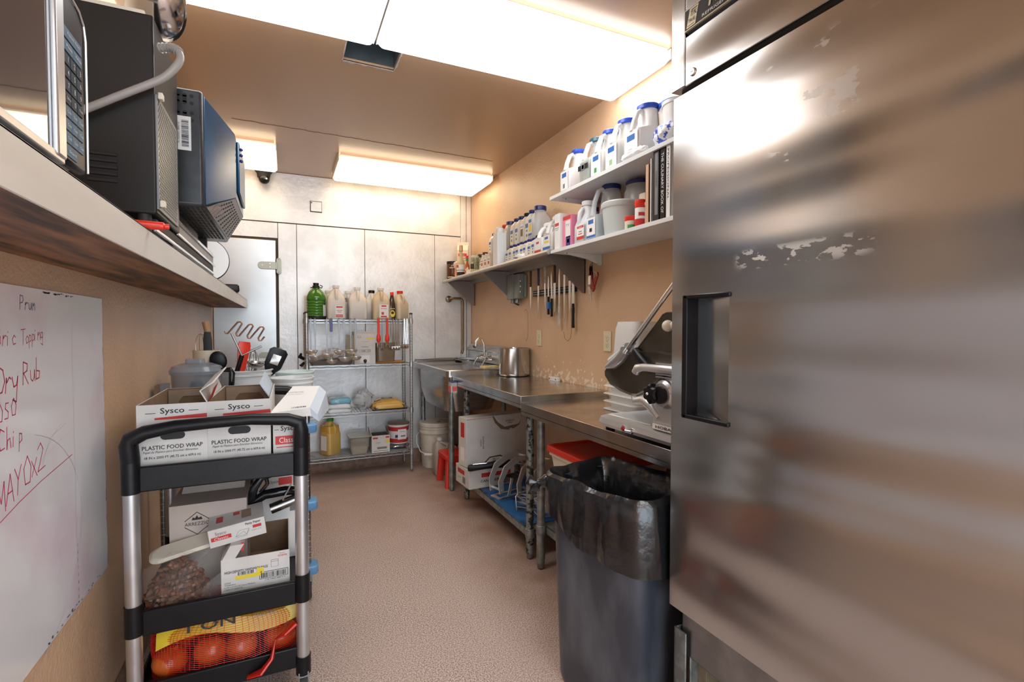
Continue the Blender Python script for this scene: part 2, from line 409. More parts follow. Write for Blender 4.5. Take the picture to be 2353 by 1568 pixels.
# ================================================================ FRIDGE
FD = mat('fridge_door_steel', (0.56, 0.555, 0.545), 0.32, metal=1.0, var=0.06, vscale=1.2, stretch=(1, 0.5, 2.0), lo=0.2, hi=0.8, bump=0.02, bscale=5)
nt_, N = ngraph(FD); tc_ = N('ShaderNodeTexCoord').outputs['Object']; sx_ = N('ShaderNodeSeparateXYZ', ins={0: tc_})
mp_ = N('ShaderNodeMapping', ins={0: tc_}); mp_.inputs['Scale'].default_value = (1, 1, 2.2)
def win(src, a, b_, e=0.02): return mth(N, 'MULTIPLY', rng(N, src, a-e, a+e, 0.0, 1.0), rng(N, src, b_-e, b_+e, 1.0, 0.0))
def scuff(ya, yb, za, zb, sc, th): return mth(N, 'MULTIPLY', mth(N, 'MULTIPLY', win(sx_.outputs['Y'], ya-0.69, yb-0.69), win(sx_.outputs['Z'], za, zb, 0.012)), rng(N, noise(N, mp_.outputs[0], sc, 8), th, th+0.03, 0.0, 1.0))
m1 = scuff(0.57, 0.86, 1.395, 1.425, 26.0, 0.50); m2 = scuff(0.56, 0.78, 1.60, 1.85, 9.0, 0.60)
msk = mth(N, 'MAXIMUM', m1, mth(N, 'MULTIPLY', m2, 0.35)); P_ = nt_.nodes['Principled BSDF']
old = P_.inputs['Base Color'].links[0].from_socket
nt_.links.new(mixc(N, msk, old, (0.72, 0.70, 0.67)), P_.inputs['Base Color']); nt_.links.new(mth(N, 'ADD', mth(N, 'MULTIPLY', msk, 0.4), rng(N, noise(N, mp_.outputs[0], 2.0, 2), 0.3, 0.7, 0.16, 0.25)), P_.inputs['Roughness'])
mb_ = N('ShaderNodeMapping', ins={0: tc_}); mb_.inputs['Scale'].default_value = (1, 0.35, 2.6)
wv_ = noise(N, mb_.outputs[0], 1.7, 1); bpn = N('ShaderNodeBump', ins={'Height': wv_, 'Strength': 1.0, 'Distance': 0.034}); nt_.links.new(bpn.outputs[0], P_.inputs['Normal'])
tg_ = N('ShaderNodeTangent'); tg_.direction_type = 'RADIAL'; tg_.axis = 'Z'; nt_.links.new(tg_.outputs[0], P_.inputs['Tangent']); P_.inputs['Anisotropic'].default_value = 0.6; P_.inputs['Anisotropic Rotation'].default_value = 0.25
FR = bpy.data.materials['fridge_door_steel']
t = T('refrigerator', 'tall stainless reach-in refrigerator with recessed black-trimmed door handle', 'refrigerator', (1.33, 0.69, 0))
b = WB(t, STEELD); b.box(1.045, 1.635, 0.27, 1.085, 0.30, 2.22); O('body', b, t, 0.004)
b = WB(t, FR)
X0, X1 = 1.0, 1.043; y0, y1, z0, z1 = 0.28, 1.088, 0.452, 1.888; hy, hY, hz, hZ = 0.889, 1.034, 1.010, 1.328
b.box(X0, X1, hY, y1, z0, z1); b.box(X0, X1, y0, hy, z0, z1); b.box(X0, X1, hy, hY, hZ, z1); b.box(X0, X1, hy, hY, z0, hz)
b.add([(X0, hy, hz), (X0, hy, hZ), (X1-0.005, hY, hZ), (X1-0.005, hY, hz), (X1, hy, hz), (X1, hy, hZ), (X1, hY, hZ), (X1, hY, hz)], [(0, 1, 2, 3), (4, 7, 6, 5), (0, 4, 5, 1), (3, 2, 6, 7), (0, 3, 7, 4), (1, 5, 6, 2)])
door = O('door', b, t)
b = WB(t, BLACKP)
b.box(0.994, 1.04, 1.026, 1.044, 1.000, 1.338); b.box(0.994, 1.01, 0.885, 1.04, 1.326, 1.338); b.box(0.994, 1.01, 0.885, 1.04, 1.000, 1.012)
O('handle', b, door, 0.003, label='black trim of the recessed door handle')
b = WB(t, FR); b.box(0.998, 1.04, 1.047, 1.097, 1.908, 2.24); b.box(0.998, 1.04, 0.28, 1.044, 1.905, 2.036); b.box(0.998, 1.04, 0.28, 1.044, 2.086, 2.24)
O('header_panel', b, t, 0.002)
b = WB(t, SEAM); b.box(1.03, 1.05, 0.28, 1.09, 1.885, 1.91); b.box(1.035, 1.05, 1.043, 1.048, 1.905, 2.2)
O('door_gasket', b, t)
b = WB(t, mat('grey_louvre', (0.13, 0.13, 0.14), 0.4, metal=0.5)); b.prism([(1.001, 2.046), (1.03, 2.036), (1.03, 2.05), (1.001, 2.05)], 0.28, 1.042, 'y')
b.box(1.03, 1.045, 0.28, 1.043, 2.03, 2.09, SEAM); O('louvre', b, t)
b = WB(t, mat('gold_foil', (0.62, 0.55, 0.38), 0.35, metal=0.4)); b.box(0.994, 1.0, 0.45, 1.044, 2.048, 2.104)
b.box(0.9935, 0.994, 0.452, 1.042, 2.0505, 2.1015, INK)
GF = MATS['gold_foil']; sh = (0, -1, 0)
b.quad((0.993, 1.036, 2.0525), (0.993, 1.005, 2.0525), (0.993, 0.993, 2.0995), (0.993, 1.024, 2.0995), GF)
b.text('TRUE', (0.9925, 1.017, 2.068), sh, (0, -0.25, 1), 0.009, INK, wmax=0.024, bold=True)
b.text('T/K', (0.9925, 1.010, 2.084), sh, (0, -0.25, 1), 0.013, INK, wmax=0.022, bold=True)
b.rect((0.993, 1.02, 2.057), sh, Z_, 0.024, 0.0012, INK); b.rect((0.993, 1.008, 2.094), sh, Z_, 0.022, 0.002, INK)
b.text('TRUE', (0.993, 0.905, 2.0825), sh, (0, -0.2, 1), 0.026, GF, wmax=0.13, bold=True)
b.text('REFRIGERATION', (0.993, 0.915, 2.058), sh, (0, -0.1, 1), 0.008, PAPER, wmax=0.13)
O('nameplate', b, t, label='black and gold maker plate on the header')
b = B(CHROME); b.lathe([(0.001, 0), (0.011, 0), (0.011, 0.004), (0.008, 0.007), (0.001, 0.007)], seg=20); b.box(-0.001, 0.001, -0.004, 0.004, 0.007, 0.0075, SEAM)
o = O('lock', b, t); o.location = (1.0-1.33, 1.015-0.69, 1.931); o.rotation_euler = (0, rad(-90), 0)
b = WB(t, BLACKM)
for i in range(24): b.box(1.13, 1.14, 0.30+i*0.03, 0.318+i*0.03, 0.06, 0.29)
b.box(1.14, 1.15, 0.28, 1.02, 0.05, 0.30); O('lower_grille', b, t)
b = WB(t, mat('rusty_panel', (0.20, 0.17, 0.11), 0.7, var=0.5, vscale=18)); b.box(1.075, 1.15, 1.02, 1.075, 0.05, 0.45); O('side_panel', b, t, 0.002)
b = WB(t, GALV); b.box(1.045, 1.075, 1.05, 1.056, 0.001, 0.375); b.box(1.03, 1.036, 1.055, 1.10, 0.001, 0.372); b.box(1.03, 1.075, 1.095, 1.101, 0.001, 0.372)
O('leg', b, t, 0.002, label='galvanised angle bracket leg')
b = WB(t, STEELD); b.cyl(1.08, 0.33, 0.001, 0.3, 0.02); O('leg', b, t)
b = WB(t, STEELD); b.cyl(1.58, 0.33, 0.001, 0.3, 0.02); O('leg', b, t)
b = WB(t, STEELD); b.cyl(1.58, 1.03, 0.001, 0.3, 0.02); O('leg', b, t)

# ================================================================ WORKTABLES
def table(label, y0, y1, z, legs, zs, ux0=1.175):
    t = T('work_table', label, 'table', (1.375, (y0+y1)/2, 0))
    b = WB(t, STEELH); b.box(1.10, 1.645, y0, y1, z-0.045, z); b.box(1.10, 1.103, y0, y1, z-0.062, z-0.04)
    O('tabletop', b, t, 0.004)
    for (x, y, m) in legs:
        b = WB(t, m); b.cyl(x, y, 0.03, z-0.046, 0.0205); b.cyl(x, y, 0.05, zs-0.02, 0.0225)
        lg = O('leg', b, t)
        b = WB(t, STEELD); b.lathe([(0.014, 0.001), (0.019, 0.008), (0.019, 0.04)], None, 16, (x, y, 0)); O('foot', b, lg)
    ys = [l_[1] for l_ in legs]
    b = WB(t, GALV); b.box(ux0, 1.63, min(ys)-0.01, max(ys)+0.01, zs-0.006, zs); b.box(ux0, ux0+0.005, min(ys)-0.01, max(ys)+0.01, zs-0.042, zs)
    for (x, y, m) in legs: b.cyl(x, y, zs-0.045, zs+0.004, 0.0255)
    O('undershelf', b, t, 0.002)
    return t
table('stainless worktable next to the sink carrying the steel pot', 2.288, 3.43, 0.893, [(1.19, 2.36, RUSTY), (1.19, 3.38, RUSTY), (1.60, 2.36, GALV), (1.60, 3.38, GALV)], 0.16)
table('lower stainless worktable with the meat slicer on it', 1.105, 2.284, 0.861, [(1.19, 2.235, GALV), (1.235, 1.14, GALV), (1.60, 2.235, GALV), (1.60, 1.14, GALV)], 0.225, 1.212)
BM = mat('worn_blue_mat', (0.02, 0.13, 0.36), 0.45, col2=(0.015, 0.02, 0.035), vscale=9, lo=0.36, hi=0.5)
b = B(BM); b.box(1.185, 1.575, 2.40, 3.34, 0.1605, 0.166); b.box(1.178, 1.1845, 2.40, 3.34, 0.15, 0.166); TO('shelf_mat', 'worn blue mat lining the low shelf under the pot table', 'mat', b)

# ================================================================ SINK
t = T('utility_sink', 'deep stainless sink with backsplash in the corner beside the pot table', 'sink', (1.35, 4.0, 0))
sx0, sx1, sy0, sy1, sz = 1.06, 1.64, 3.44, 4.535, 0.93
cx, cy = (sx0+sx1)/2-0.03, (sy0+sy1)/2
def ring(w_, d, r, z): return rr(w_, d, r, z, 4, cx, cy)
b = WB(t, STEEL)
b.loft([ring(0.46, 0.84, 0.10, 0.905), ring(0.455, 0.83, 0.10, 0.72), ring(0.40, 0.76, 0.11, 0.60), ring(0.2, 0.4, 0.08, 0.575)]); 
O('basin', b, t, ang=50)
b = WB(t, STEEL)
fx0, fx1, fy0, fy1 = sx0, sx1, sy0, sy1
b.loft([rr(sx1-sx0, sy1-sy0, 0.03, 0.885, 4, (sx0+sx1)/2, cy), rr(sx1-sx0, sy1-sy0, 0.03, sz, 4, (sx0+sx1)/2, cy), rr(sx1-sx0-0.02, sy1-sy0-0.02, 0.03, sz+0.006, 4, (sx0+sx1)/2, cy),
        rr(sx1-sx0-0.05, sy1-sy0-0.05, 0.03, sz, 4, (sx0+sx1)/2, cy), ring(0.46, 0.86, 0.07, 0.912), ring(0.43, 0.83, 0.07, 0.90), ring(0.41, 0.80, 0.07, 0.70), ring(0.36, 0.74, 0.07, 0.62), ring(0.05, 0.05, 0.02, 0.61)], caps=False)
O('rim', b, t, ang=30)
b = WB(t, STEEL); b.prism([(1.612, 0.935), (1.645, 0.935), (1.645, 1.085), (1.635, 1.09), (1.600, 1.045), (1.600, 1.035), (1.612, 1.03)], 3.44, 4.53, 'y'); b.box(1.09, 1.62, 4.52, 4.535, 0.935, 0.958)
sp_ = O('backsplash', b, t, 0.002)
b = WB(t, PAPER); b.quad((1.608, 4.40, 1.055), (1.608, 4.28, 1.055), (1.63, 4.28, 1.083), (1.63, 4.40, 1.083)); b.box(1.606, 1.613, 4.36, 4.38, 1.062, 1.078, INK); O('label', b, sp_, label='small white printed sticker')
for (x, y) in ((1.145, 3.60), (1.145, 4.45), (1.58, 3.60), (1.58, 4.45)):
    b = WB(t, GALV); b.cyl(x, y, 0.03, 0.89, 0.0205); b.cyl(x, y, 0.76, 0.885, 0.027, STEEL)
    lg = O('leg', b, t); b = WB(t, STEELD); b.lathe([(0.014, 0.001), (0.019, 0.008), (0.019, 0.04)], None, 16, (x, y, 0)); O('foot', b, lg)
t = T('faucet', 'chrome wall-mount faucet with gooseneck spout over the sink', 'faucet', (1.60, 4.05, 0.98))
b = B(CHROME); b.tube([(0, -0.1, 0), (0, 0.1, 0)], 0.013, seg=14)
for y in (-0.1, 0.1): b.lathe([(0.03, 0), (0.028, 0.006), (0.012, 0.012)], None, 16, (0, 0, 0)) if False else b.tube([(0.012, y, 0), (-0.02, y, 0)], [0.026, 0.018], seg=14)
O('body', b, t)
for y in (-0.1, 0.1):
    b = B(CHROME); b.tube([(-0.02, y, 0), (-0.035, y, 0), (-0.05, y+0.01, -0.03), (-0.062, y+0.02, -0.065)], [0.014, 0.012, 0.007, 0.009], seg=10); O('handle', b, t)
b = B(CHROME); b.tube([(0, 0, 0), (-0.01, 0, 0.04), (-0.012, 0, 0.12), (-0.03, 0, 0.165), (-0.06, 0, 0.17), (-0.085, 0, 0.15), (-0.09, 0, 0.12)], 0.010, seg=12); b.tube([(-0.09, 0, 0.125), (-0.09, 0, 0.105)], 0.013, seg=12); O('spout', b, t)
b = B(mat('yellow_sponge', (0.72, 0.62, 0.28), 0.8, var=0.2, vscale=60)); b.box(-0.07, 0.07, -0.035, 0.035, 0, 0.018); TO('sponge', 'flat yellow sponge on the near edge of the sink rim', 'sponge', b, (1.42, 3.50, 0.937), 12, bev=0.004)
b = B(STEELD); b.lathe([(0.001, 0), (0.035, 0), (0.035, 0.006), (0.012, 0.012), (0.012, 0.02), (0.001, 0.02)], seg=20); TO('sink_stopper', 'round metal sink stopper on the far sink corner', 'stopper', b, (1.50, 4.485, 0.938))
# handrail-like drain lever on the cooler wall
t = T('wall_pipe', 'bent brass pipe with round flange on the cooler wall above the sink', 'pipe', (1.423, YB-0.02, 1.517))
BR = mat('tarnished_brass', (0.22, 0.16, 0.11), 0.3, metal=0.9)
b = B(BR); b.tube([(0, 0, 0), (0, -0.06, 0), (0.02, -0.075, 0.002), (0.09, -0.075, 0.002), (0.108, -0.075, -0.012), (0.112, -0.075, -0.05), (0.112, -0.075, -0.48), (0.10, -0.075, -0.52)], 0.0125, seg=12); O('pipe', b, t)
b = B(BR); b.tube([(0, 0.010, 0), (0, -0.004, 0), (0, -0.012, 0)], [0.032, 0.03, 0.016], seg=20); O('flange', b, t)

# pot on the table
t = T('stock_pot', 'tall cylindrical stainless pot on the table next to the sink', 'pot', (1.528, 3.29, 0.8935))
b = B(mat('pot_steel', (0.62, 0.62, 0.62), 0.17, metal=1.0, var=0.15, vscale=9)); r = 0.114
b.lathe([(0.001, 0), (r-0.014, 0), (r-0.004, 0.006), (r, 0.02), (r, 0.196), (r+0.004, 0.2), (r+0.004, 0.204), (r-0.003, 0.204), (r-0.004, 0.19), (r-0.004, 0.01), (0.001, 0.008)], seg=56); O('pot_body', b, t, ang=60)
b = B(CHROME); b.tube([(0.105, -0.045, 0.15), (0.13, -0.04, 0.155), (0.135, 0, 0.157), (0.13, 0.04, 0.155), (0.105, 0.045, 0.15)], 0.004) ; o = O('handle', b, t); o.rotation_euler[2] = rad(100)
# gadget hanging on the table corner
t = T('label_holder', 'small clear holder with a red sticker hung on the far worktable corner', 'holder', (1.08, 3.36, 0.82))
b = B(CLEAR); b.box(-0.02, 0.018, -0.04, 0.04, -0.035, 0.04); O('box', b, t, 0.003)
b = B(NAVYP); b.box(-0.022, 0.018, -0.042, 0.042, 0.04, 0.047); O('lid', b, t, 0.002)
b = B(mat('pink_red', (0.75, 0.10, 0.10), 0.5)); b.box(-0.0225, -0.021, -0.02, 0.038, -0.03, 0.012); b.box(-0.015, 0.014, -0.0425, -0.0405, -0.02, 0.012); O('sticker', b, t)
# white sensor block
b = B(WHITE); b.loft([rr(0.03, 0.115, 0.01, 0, 3), rr(0.03, 0.115, 0.01, 0.022, 3), rr(0.02, 0.105, 0.01, 0.026, 3)]); 
for y in (-0.042, 0.042): b.box(-0.0155, -0.015, y-0.005, y+0.005, 0.008, 0.018, INK)
TO('cable_clip_block', 'small white plastic block with two screw holes at the table back', 'bracket', b, (1.62, 2.855, 0.894))

# ================================================================ SLICER
t = T('meat_slicer', 'cast aluminium deli slicer with dark tilted tray on the near worktable', 'slicer', (1.25, 1.36, 0.8615))
TRAY = mat('darkened_tray_metal', (0.13, 0.12, 0.10), 0.3, metal=0.8, var=0.3, vscale=7)
b = WB(t, CAST); zb = 0.874
b.loft([rr(0.40, 0.47, 0.05, zb, 5, 1.30, 1.375), rr(0.41, 0.485, 0.05, zb+0.012, 5, 1.30, 1.375), rr(0.40, 0.475, 0.05, 0.905, 5, 1.30, 1.375), rr(0.36, 0.43, 0.04, 0.913, 5, 1.30, 1.375)]); O('base', b, t)
b = WB(t, mat('pale_enamel', (0.62, 0.68, 0.72), 0.25, metal=0.3)); b.box(1.135, 1.45, 1.335, 1.575, 0.911, 0.9155); O('drip_plate', b, t, 0.003)
for (x, y) in ((1.14, 1.57), (1.14, 1.17), (1.46, 1.57), (1.46, 1.17)):
    b = WB(t, BLACKM); b.cyl(x, y, 0.862, zb+0.002, 0.018, seg=14); O('foot', b, t)
b = WB(t, CAST)
b.prism([(1.315, 0.908), (1.305, 0.93), (1.30, 1.03), (1.27, 1.075), (1.20, 1.09), (1.145, 1.08), (1.145, 0.908)], 1.115, 1.42, 'x'); O('motor_housing', b, t, 0.012)
b = WB(t, mat('ribbed_alloy', (0.5, 0.5, 0.5), 0.3, metal=0.9))
for i in range(6): b.box(1.125, 1.30, 1.15, 1.30, 1.082+i*0.009, 1.087+i*0.009)
b.box(1.14, 1.29, 1.16, 1.29, 1.075, 1.13); O('gauge_ribs', b, t)
b = WB(t, STEEL); b.tube([(1.36, 1.25, 1.13), (1.372, 1.25, 1.13)], 0.135, seg=40); O('blade', b, t)
# dial
b = B(BLACKP); n_ = 48
def knobring(r, z, amp): return [((r+amp*math.cos(6*2*math.pi*a/n_))*math.cos(2*math.pi*a/n_), (r+amp*math.cos(6*2*math.pi*a/n_))*math.sin(2*math.pi*a/n_), z) for a in range(n_)]
b.loft([knobring(0.03, 0, 0.003), knobring(0.03, 0.02, 0.004), knobring(0.024, 0.026, 0.003), knobring(0.01, 0.028, 0)])
k = O('dial_knob', b, t); k.location = (1.10-1.25, 1.275-1.36, 1.032-0.8615); k.rotation_euler = (0, rad(-90), 0)
b = B(CHROME); b.sphere((0, 0, 0.029), 0.006); O('screw', b, k)
b = B(ALU); b.lathe([(0.001, 0), (0.047, 0), (0.047, 0.012), (0.038, 0.02), (0.001, 0.02)], seg=40)
b.lathe([(0.024, 0.0205), (0.028, 0.0205), (0.028, 0.03), (0.024, 0.03)], BLACKP, 30)
for i in range(-3, 5):
    a = rad(i*26); s_ = str(5*(i+3))
    b.text(s_, (0.043*math.cos(a), 0.043*math.sin(a), 0.0185), (math.cos(a+1.57), math.sin(a+1.57), 0), (-math.cos(a), -math.sin(a), -0.0), 0.006, INK, off=0.002)
k = O('dial_scale', b, t); k.location = (1.115-1.25, 1.237-1.36, 1.032-0.8615); k.rotation_euler = (0, rad(-90), 0)
b = WB(t, ALU); b.box(1.107, 1.1155, 1.11, 1.293, 0.912, 0.934); b.box(1.1062, 1.107, 1.112, 1.291, 0.914, 0.932, PAPER)
b.text('HOBART', (1.106, 1.222, 0.923), NY, Z_, 0.0095, INK, wmax=0.105, bold=True); O('nameplate', b, t, label='white nameplate with black letters')
b = B(mat('red_lens', (0.35, 0.02, 0.02), 0.15)); b.lathe([(0.001, 0), (0.008, 0), (0.008, 0.004), (0.006, 0.008), (0.001, 0.009)], seg=16); b.lathe([(0.0085, 0), (0.011, 0), (0.011, 0.003), (0.0085, 0.003)], CHROME, 16)
k = O('indicator_lamp', b, t); k.location = (1.096-1.25, 1.43-1.36, 0.888-0.8615); k.rotation_euler = (0, rad(-90), 0)
b = B(CHROME); b.lathe([(0.001, 0), (0.011, 0), (0.011, 0.003), (0.005, 0.006), (0.001, 0.006)], seg=16); b.tube([(0, 0, 0.004), (0.004, 0.012, 0.022)], [0.002, 0.0035], seg=8)
k = O('toggle_switch', b, t); k.location = (1.096-1.25, 1.385-1.36, 0.887-0.8615); k.rotation_euler = (0, rad(-90), 0)
# carriage tray
def inset(poly, d):
    cx_ = sum(p[0] for p in poly)/len(poly); cy_ = sum(p[1] for p in poly)/len(poly)
    return [(p[0]+(cx_-p[0])*d, p[1]+(cy_-p[1])*d) for p in poly]
low = [(1.440, 1.158), (1.575, 1.092), (1.588, 1.078), (1.585, 1.062), (1.552, 1.032), (1.49, 1.014), (1.433, 1.006), (1.40, 1.008), (1.318, 1.044), (1.19, 1.16), (1.30, 1.17)]
b = WB(t, TRAY); b.loft([[(1.17, y, z) for y, z in low], [(1.135, y, z) for y, z in inset(low, -0.03)], [(1.125, y, z) for y, z in inset(low, -0.01)], [(1.13, y, z) for y, z in inset(low, 0.08)]])
O('carriage_tray', b, t, ang=30)
up = [(1.276, 1.30), (1.292, 1.295), (1.312, 1.275), (1.440, 1.160), (1.335, 1.108), (1.115, 1.085), (1.115, 1.30)]
b = WB(t, TRAY); b.loft([[(1.19, y, z) for y, z in up], [(1.15, y, z) for y, z in up], [(1.145, y, z) for y, z in inset(up, 0.03)]]); O('upper_plate', b, t, ang=30)
b = WB(t, BLACKP); b.tube([(1.135, 1.415, 1.165), (1.13, 1.375, 1.138), (1.13, 1.335, 1.112)], 0.016, seg=16); O('grip', b, t)
b = WB(t, CHROME); b.tube([(1.125, 1.468, 1.152), (1.125, 1.34, 1.272), (1.125, 1.10, 1.495)], 0.0085, seg=14); O('guide_rod', b, t)
b = WB(t, ALU); b.tube([(1.12, 1.455, 1.165), (1.12, 1.482, 1.138), (1.12, 1.525, 1.112), (1.12, 1.57, 1.098)], [0.020, 0.021, 0.02, 0.008], seg=18)
O('rod_socket', b, t)
b = WB(t, mat('pale_blue_ribbed', (0.55, 0.64, 0.68), 0.3, metal=0.4))
for i in range(6):
    f_ = i/5; b.tube([(1.14, 1.49+f_*0.05, 1.178-f_*0.045), (1.20, 1.505+f_*0.05, 1.19-f_*0.045)], 0.0085, seg=10)
b.tube([(1.15, 1.47, 1.172), (1.15, 1.57, 1.115)], 0.024, seg=12); O('ribbed_pusher', b, t)
b = WB(t, CAST); b.tube([(1.10, 1.372, 1.093), (1.10, 1.36, 1.108), (1.10, 1.33, 1.114), (1.11, 1.24, 1.114), (1.13, 1.12, 1.112)], [0.014, 0.016, 0.013, 0.014, 0.016], seg=14); O('support_arm', b, t)
b = WB(t, CAST); b.tube([(1.14, 1.43, 1.0), (1.12, 1.39, 0.99), (1.12, 1.35, 1.0), (1.12, 1.31, 0.985), (1.12, 1.275, 0.95)], [0.01, 0.016, 0.018, 0.02, 0.012], seg=14); O('carriage_bracket', b, t)
b = WB(t, CREAM); b.sphere((1.115, 1.232, 1.254), 0.019); b.tube([(1.12, 1.225, 1.254), (1.12, 1.17, 1.262)], [0.012, 0.013], seg=12); O('star_knob', b, t, label='cream knob on the upper plate')

# nested containers behind the slicer
def nest(i, label):
    z = 0.862+0.036*i; h = 0.305+0.0*i
    b = B(MILKY)
    b.loft([rr(0.235, 0.235, 0.03, 0.0), rr(0.245, 0.245, 0.03, 0.003), rr(0.235, 0.235, 0.03, 0.006), rr(0.195, 0.195, 0.03, 0.007), rr(0.192, 0.192, 0.03, 0.03), rr(0.165, 0.165, 0.03, h-0.03), rr(0.15, 0.15, 0.03, h), rr(0.145, 0.145, 0.03, h-0.003), rr(0.16, 0.16, 0.03, h-0.03), rr(0.188, 0.188, 0.03, 0.006)], caps=False)
    b.add(rr(0.15, 0.15, 0.03, h), [tuple(range(20))])
    return TO('food_container', label, 'container', b, (1.49, 1.84, z), 0, 'upside-down food containers nested behind the slicer')
nest(0, 'lowest upside-down white container in the nest behind the slicer')
nest(1, 'second from bottom upside-down container in the nest behind the slicer')
nest(2, 'third from bottom upside-down container in the nest behind the slicer')
o = nest(3, 'topmost upside-down white container in the nest behind the slicer')

# ================================================================ TRASH CAN
CANM = mat('scuffed_dark_plastic', (0.038, 0.046, 0.062), 0.36, col2=(0.11, 0.125, 0.15), vscale=7, stretch=(1, 1, 0.35), lo=0.30, hi=0.55, bump=0.06)
t = T('trash_can', 'large dark grey rectangular trash can between fridge and worktable', 'trash can', (1.03, 1.36, 0.001), 12.6)
b = B(CANM); H_ = 0.715
b.loft([rr(0.245, 0.355, 0.045, 0, 6), rr(0.262, 0.372, 0.05, 0.03, 6), rr(0.30, 0.405, 0.05, H_-0.02, 6), rr(0.318, 0.423, 0.05, H_-0.02, 6), rr(0.318, 0.423, 0.05, H_, 6), rr(0.292, 0.397, 0.045, H_, 6), rr(0.255, 0.36, 0.045, 0.04, 6), rr(0.20, 0.30, 0.03, 0.03, 6)], caps=False)
b.add(rr(0.245, 0.355, 0.045, 0, 6), [tuple(reversed(range(28)))]); b.add(rr(0.20, 0.30, 0.03, 0.03, 6), [tuple(range(28))])
O('can_body', b, t, ang=40)
b = B(CANM)    # raised panel on the long side and on the ends
def sidep(xx): return [(xx(0.62), 0.15, 0.62)]
b.loft([[(-0.148+0.002, y, z) for y, z in ((0.165, 0.69), (-0.165, 0.69), (-0.10, 0.52), (0.10, 0.52))], [(-0.152, y, z) for y, z in ((0.16, 0.69), (-0.16, 0.69), (-0.098, 0.524), (0.098, 0.524))]])
O('side_panel', b, t, 0.001)
BAG = mat('black_bin_liner', (0.012, 0.013, 0.015), 0.22, bump=0.5, bscale=16, spec=0.8, var=0.2)
b = B(BAG); N = 168; rings = []
prof = [(-0.07, 0.06, 0), (-0.06, 0.25, 0.2), (-0.052, 0.42, 0.4), (-0.044, 0.52, 0.6), (-0.034, 0.62, 0.7), (-0.024, 0.69, 0.6), (-0.004, 0.728, 0.5), (0.004, 0.738, 0.3), (0.012, 0.728, 0.4), (0.016, 0.70, 0.7), (0.018, 0.67, 0.9), (0.020, 0.64, 1.0), (0.020, 0.61, 1.0), (0.019, 0.59, 0.9)]
base = rr(0.31, 0.415, 0.05, 0, 41)[:168]
L_ = []
for i in range(len(base)):
    p = Vector(base[i]); q = Vector(base[(i+1) % len(base)]); tdir = (q-p)
    if tdir.length < 1e-6: tdir = Vector((0, 1, 0))
    L_.append((p, Vector((tdir.y, -tdir.x, 0)).normalized()))
# resample evenly
def resample(pts, n):
    P = [Vector(p) for p in pts]+[Vector(pts[0])]; d = [0]
    for i in range(1, len(P)): d.append(d[-1]+(P[i]-P[i-1]).length)
    out = []; j = 0
    for k in range(n):
        s_ = d[-1]*k/n
        while d[j+1] < s_: j += 1
        f_ = (s_-d[j])/max(d[j+1]-d[j], 1e-9); out.append(P[j].lerp(P[j+1], f_))
    return out
ev = resample(rr(0.31, 0.415, 0.05, 0, 10), N)
nr = [((ev[(i+1) % N]-ev[i-1]).cross(Vector((0, 0, 1)))).normalized() for i in range(N)]
ang = [math.atan2(p.y/0.2, p.x/0.155) for p in ev]
for off, z, amp in prof:
    rg = []
    for i in range(N):
        p, nn = ev[i], nr[i]; a = ang[i]
        w1 = mnoise.noise(Vector((i*0.16, z*7, 2.0)))*0.011*amp+mnoise.noise(Vector((i*0.45, z*16, 5.0)))*0.005*amp
        if i < 3 or i > N-4: w1 *= 0.3
        zz = z
        if off > 0.01:                                   # the skirt hangs lower towards the near corner and high at the far end
            near = 0.5-0.5*math.cos(a-(-2.3)+math.pi) ; drop = 0.35+0.95*near+0.25*mnoise.noise(Vector((math.cos(a)*1.5, math.sin(a)*1.5, 0)))
            zz = 0.738-(0.738-z)*drop*1.15; w1 += 0.006*near
        elif abs(off) < 0.011: zz += 0.009*mnoise.noise(Vector((math.cos(a)*2.2, math.sin(a)*2.2, 1)))
        if off < -0.01: w1 *= 1.2
        rg.append(tuple(p+nn*(off+w1+0.004)+Vector((0, 0, zz))))
    rings.append(rg)
b.loft(rings, caps=False); bag = TO('bin_liner', 'black plastic bin liner folded over the rim of the large trash can', 'bag', b, (1.03, 1.36, 0.006), 12.6)
kn = B(BAG); kn.tube([(-0.12, 0.205, 0.70), (-0.135, 0.225, 0.69), (-0.15, 0.235, 0.687), (-0.165, 0.245, 0.685), (-0.18, 0.262, 0.69), (-0.19, 0.275, 0.68)], [0.02, 0.028, 0.018, 0.012, 0.024, 0.006], seg=12)
kn.tube([(-0.16, 0.245, 0.685), (-0.175, 0.235, 0.672), (-0.188, 0.25, 0.665)], [0.01, 0.018, 0.005], seg=10)
O('knot', kn, bag)

# ================================================================ UNDER THE TABLES
def tub(z, h, label, dx=0.0):
    t = T('storage_tub', label, 'storage tub', (1.385+dx, 1.93, z), 0, 'cream tubs with red lids under the near worktable')
    b = B(CREAM); b.loft([rr(0.36, 0.34, 0.03, 0), rr(0.41, 0.40, 0.03, h-0.045), rr(0.425, 0.415, 0.03, h-0.045), rr(0.425, 0.415, 0.03, h-0.02)]); O('tub_body', b, t, ang=30)
    b = B(REDP); b.loft([rr(0.435, 0.43, 0.03, h-0.03), rr(0.44, 0.435, 0.03, h-0.028), rr(0.44, 0.435, 0.03, h-0.006), rr(0.43, 0.425, 0.03, h-0.001), rr(0.40, 0.395, 0.03, h-0.001), rr(0.39, 0.385, 0.03, h-0.01)]); O('lid', b, t, ang=30)
tub(0.226, 0.222, 'cream tub with red lid standing on the low shelf behind the trash can')
tub(0.4485, 0.222, 'cream tub with red lid stacked on top of another tub')
b = B(CARDT); b.box(1.50, 1.64, 1.35, 2.10, 0.672, 0.79); TO('cardboard_box', 'brown cardboard box lying on the upper red lid at the wall', 'box', b, bev=0.003)
